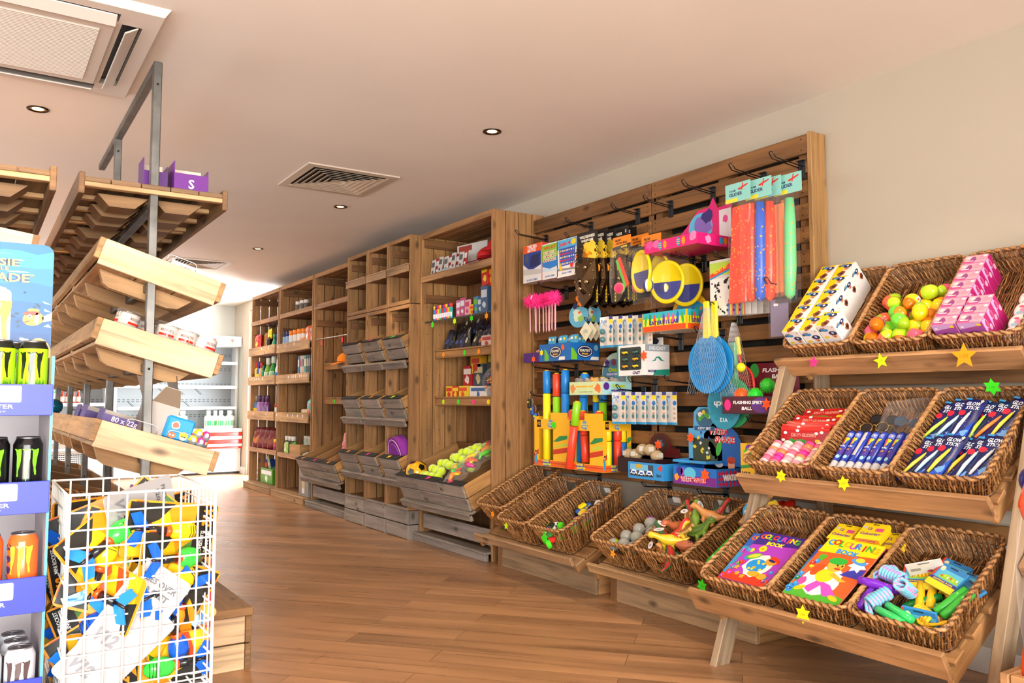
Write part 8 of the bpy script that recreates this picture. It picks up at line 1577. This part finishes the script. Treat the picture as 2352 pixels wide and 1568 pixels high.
# ---------------------------------------------------------------- fridges on the back wall
def fridge(label, x0, x1, shelves, red):
    yf, yb = 12.17, 12.70; t = thing('display_fridge', label, 'fridge', ((x0+x1)/2, yf, 0), group='open display fridges'); T = TR(-(x0+x1)/2, -yf, 0)
    m = MB('satin', '#dcdedd').at(T); m.box(x0, yf+.03, .03, x1, yb, .62, bev=.004); m.box(x0+.01, yf+.05, .0, x1-.01, yb, .03, '#1a1a1a'); put('base_cabinet', m, t)
    m = MB('matte', '#8f9496').at(T); m.box(x0+.04, yb-.05, .62, x1-.04, yb-.02, 1.84)
    Fb = frame(((x0+x1)/2, yb-.05, 1.2), (1, 0, 0), (0, 0, 1))
    for z in (-.36, -.14, .09, .32, .53):
        for q in range(int((x1-x0)/.06)-1): m.poly(rect(-(x1-x0)/2+.08+q*.06, z, -(x1-x0)/2+.115+q*.06, z+.012), Fb, .001, '#5f6466'); m.poly(rect(-(x1-x0)/2+.08+q*.06, z-.028, -(x1-x0)/2+.115+q*.06, z-.016), Fb, .001, '#5f6466')
    for z in (-.22, .0, .22, .44):
        for q in range(int((x1-x0-.45)/.25)): x = -(x1-x0)/2+.2+q*.25+(.12 if z in (0, .44) else 0); m.poly([(x, z+.06), (x+.012, z+.06), (x+.13, z-.06), (x+.118, z-.06)], Fb, .0012, '#3a3e40'); m.poly([(x+.025, z+.06), (x+.03, z+.06), (x+.15, z-.06), (x+.145, z-.06)], Fb, .0012, '#3a3e40')
    for z in (-.28, .27): m.poly([(.3, z), (.42, z), (.42, z-.012), (.46, z+.006), (.42, z+.024), (.42, z+.012), (.3, z+.012)], Fb, .0016, '#141414')
    put('inner_back_panel', m, t)
    m = MB('satin', '#e9eae9').at(T); m.box(x0, yf+.10, 1.84, x1, yb, 1.99, bev=.004); Fh = frame(((x0+x1)/2, yf+.10, 1.915), (1, 0, 0), (0, 0, 1))
    for x in (.15, .45, .70): m.poly([(x-.018, .0), (x+.018, .0), (x, -.05)], Fh, .001, '#d88a3a'); m.poly(ell(x, .015, .022), Fh, .0012, '#d8402a')
    m.txt('ICE CREAM', Fh, .30, .0, w=.12, h=.02, col='#c8403a', z=.001); put('canopy', m, t)
    for x in (x0, x1-.04): m = MB('satin', '#c9cccc').at(T); m.box(x, yf+.25, .62, x+.04, yb, 1.84, bev=.003); put('side_wall', m, t)
    for x in (x0+.005, x1-.01): m = MB('clear', '#cfeae0').at(T); m.box(x, yf+.02, .66, x+.006, yf+.25, 1.84, cols={'-y': '#4f9a84'}); put('glass_end_panel', m, t)
    for z in shelves: m = MB('satin', '#eeeeee').at(T); m.box(x0+.045, yf+.16, z-.012, x1-.045, yb-.055, z-.006); m.box(x0+.045, yf+.145, z-.02, x1-.045, yf+.16, z+.022); put('shelf', m, t)
    m = MB('satin', '#eeeeee').at(T); m.box(x0+.04, yf+.05, .62, x1-.04, yb-.05, .645); put('deck', m, t)
    for k, (z0, z1) in enumerate(((.60, .652), (.545, .598), (.495, .543), (.435, .493), (.395, .433), (.368, .393))):
        m = MB('gloss', ('#eeeeee' if k % 2 == 0 else '#d8281c') if red else ('#e4e4e2' if k % 2 == 0 else '#a8a29a')).at(T); m.box(x0-.003, yf-.02+.004*(k % 2), z0, x1+.003, yf+.029, z1, bev=.004); put('bumper_strip', m, t)
    m = MB('matte', '#2a2c2e').at(T); gx = x0+.42
    for i in range(34):
        for j in range(10):
            m.box(gx+i*.022, yf+.026, .10+j*.026, gx+i*.022+.013, yf+.029, .114+j*.026)
    put('vent_grille', m, t)
fridge('open white display fridge with red stripes and milk bottles', 1.63, 3.30, (1.594, 1.245, .945), True)
fridge('open white fridge further left, seen between the rack posts, with ketchup', .10, 1.56, (1.45, 1.0), False)
for k, (x, y) in enumerate(((2.86, 12.30), (2.97, 12.36), (3.03, 12.28), (3.15, 12.30), (3.20, 12.40), (2.33, 12.36), (2.43, 12.34), (2.53, 12.36), (2.52, 12.46))):
    bottle('milk bottle with green label, %s' % ['left of the right-hand group', 'second of the right-hand group', 'third of the right-hand group', 'fourth of the right-hand group', 'at the fridge end wall', 'left of the middle group', 'middle of the middle group', 'right of the middle group', 'behind the middle group'][k], TR(x, y, .65) @ RZ(0), .058, .26, '#efeed8', '#e4e8e0', '#2f9a4a', neck=.35, shape=0, grp='milk bottles in the fridge')
for k, x in enumerate((.93, .99, 1.05, 1.12, 1.18)): bottle('ketchup bottle in the left fridge, %s from the left' % ORD[k], TR(x+.02, 12.42, 1.0), .026, .24, '#a8301c', '#e8dcd0', '#e8c8b0', neck=.4, shape=2, grp='ketchup bottles in the left fridge')
bottle('green-topped clear bottle left of the ketchup in the fridge', TR(.90, 12.42, 1.0), .026, .20, '#d8e8dc', '#3fd05a', '#3fd05a', shape=3)

# ---------------------------------------------------------------- near right corner
m = MB('wood'); m.box(2.30, 1.13, 0, 3.0, 1.155, .332, vary('#b48453'), g=0, bev=.004); m.box(2.30, .35, 0, 2.325, 1.128, .332, vary('#b48453'), g=1, bev=.004); m.box(2.326, .35, .28, 3.0, 1.128, .30, vary('#b48453'), g=1)
one('wooden_crate', m, 'corner of a wooden crate at the bottom right of the photo', 'crate')
t = thing('bubble_sword', 'orange plastic toy with clear tube and blue top, cut by the right edge', 'toy', mw=TR(2.40, 1.105, .30) @ RY(4)); m = MB('gloss', '#f2501c')
m.lathe([(.022, .42), (.030, .425), (.042, .46), (.040, .475), (.024, .53), (.018, .545)], 18); m.lathe([(.015, .22), (.019, .25), (.021, .42)], 16); m.lathe([(.035, .0), (.04, .02), (.03, .12), (.018, .19), (.015, .22)], 16); put('orange_shell', m, t)
m = MB('gloss', '#2a2a78'); m.ball((.035, .012, .53), .045, 14, 10); m.poly(starp(.03, .53, .014, 5, .5), frame((0, -.036, 0), (1, 0, 0), (0, 0, 1)), 0, '#e8e8f4'); put('blue_top', m, t)
m = MB('jelly', '#d8402a'); m.tube([(.0, -.02, .16), (-.02, -.03, .12), (.0, -.03, .06), (.03, -.02, .02)], [.012, .022, .022, .012], 12); put('red_tube', m, t); m = MB('print', '#2a7fd0'); m.face([(-.01, -.025, .37), (.05, -.022, .35), (.05, -.022, .42), (.01, -.025, .43)]); put('blue_label', m, t)
m = MB('film', '#fff'); m.ball((.012, 0, .30), (.07, .05, .28), 14, 12); put('clear_bag', m, t)
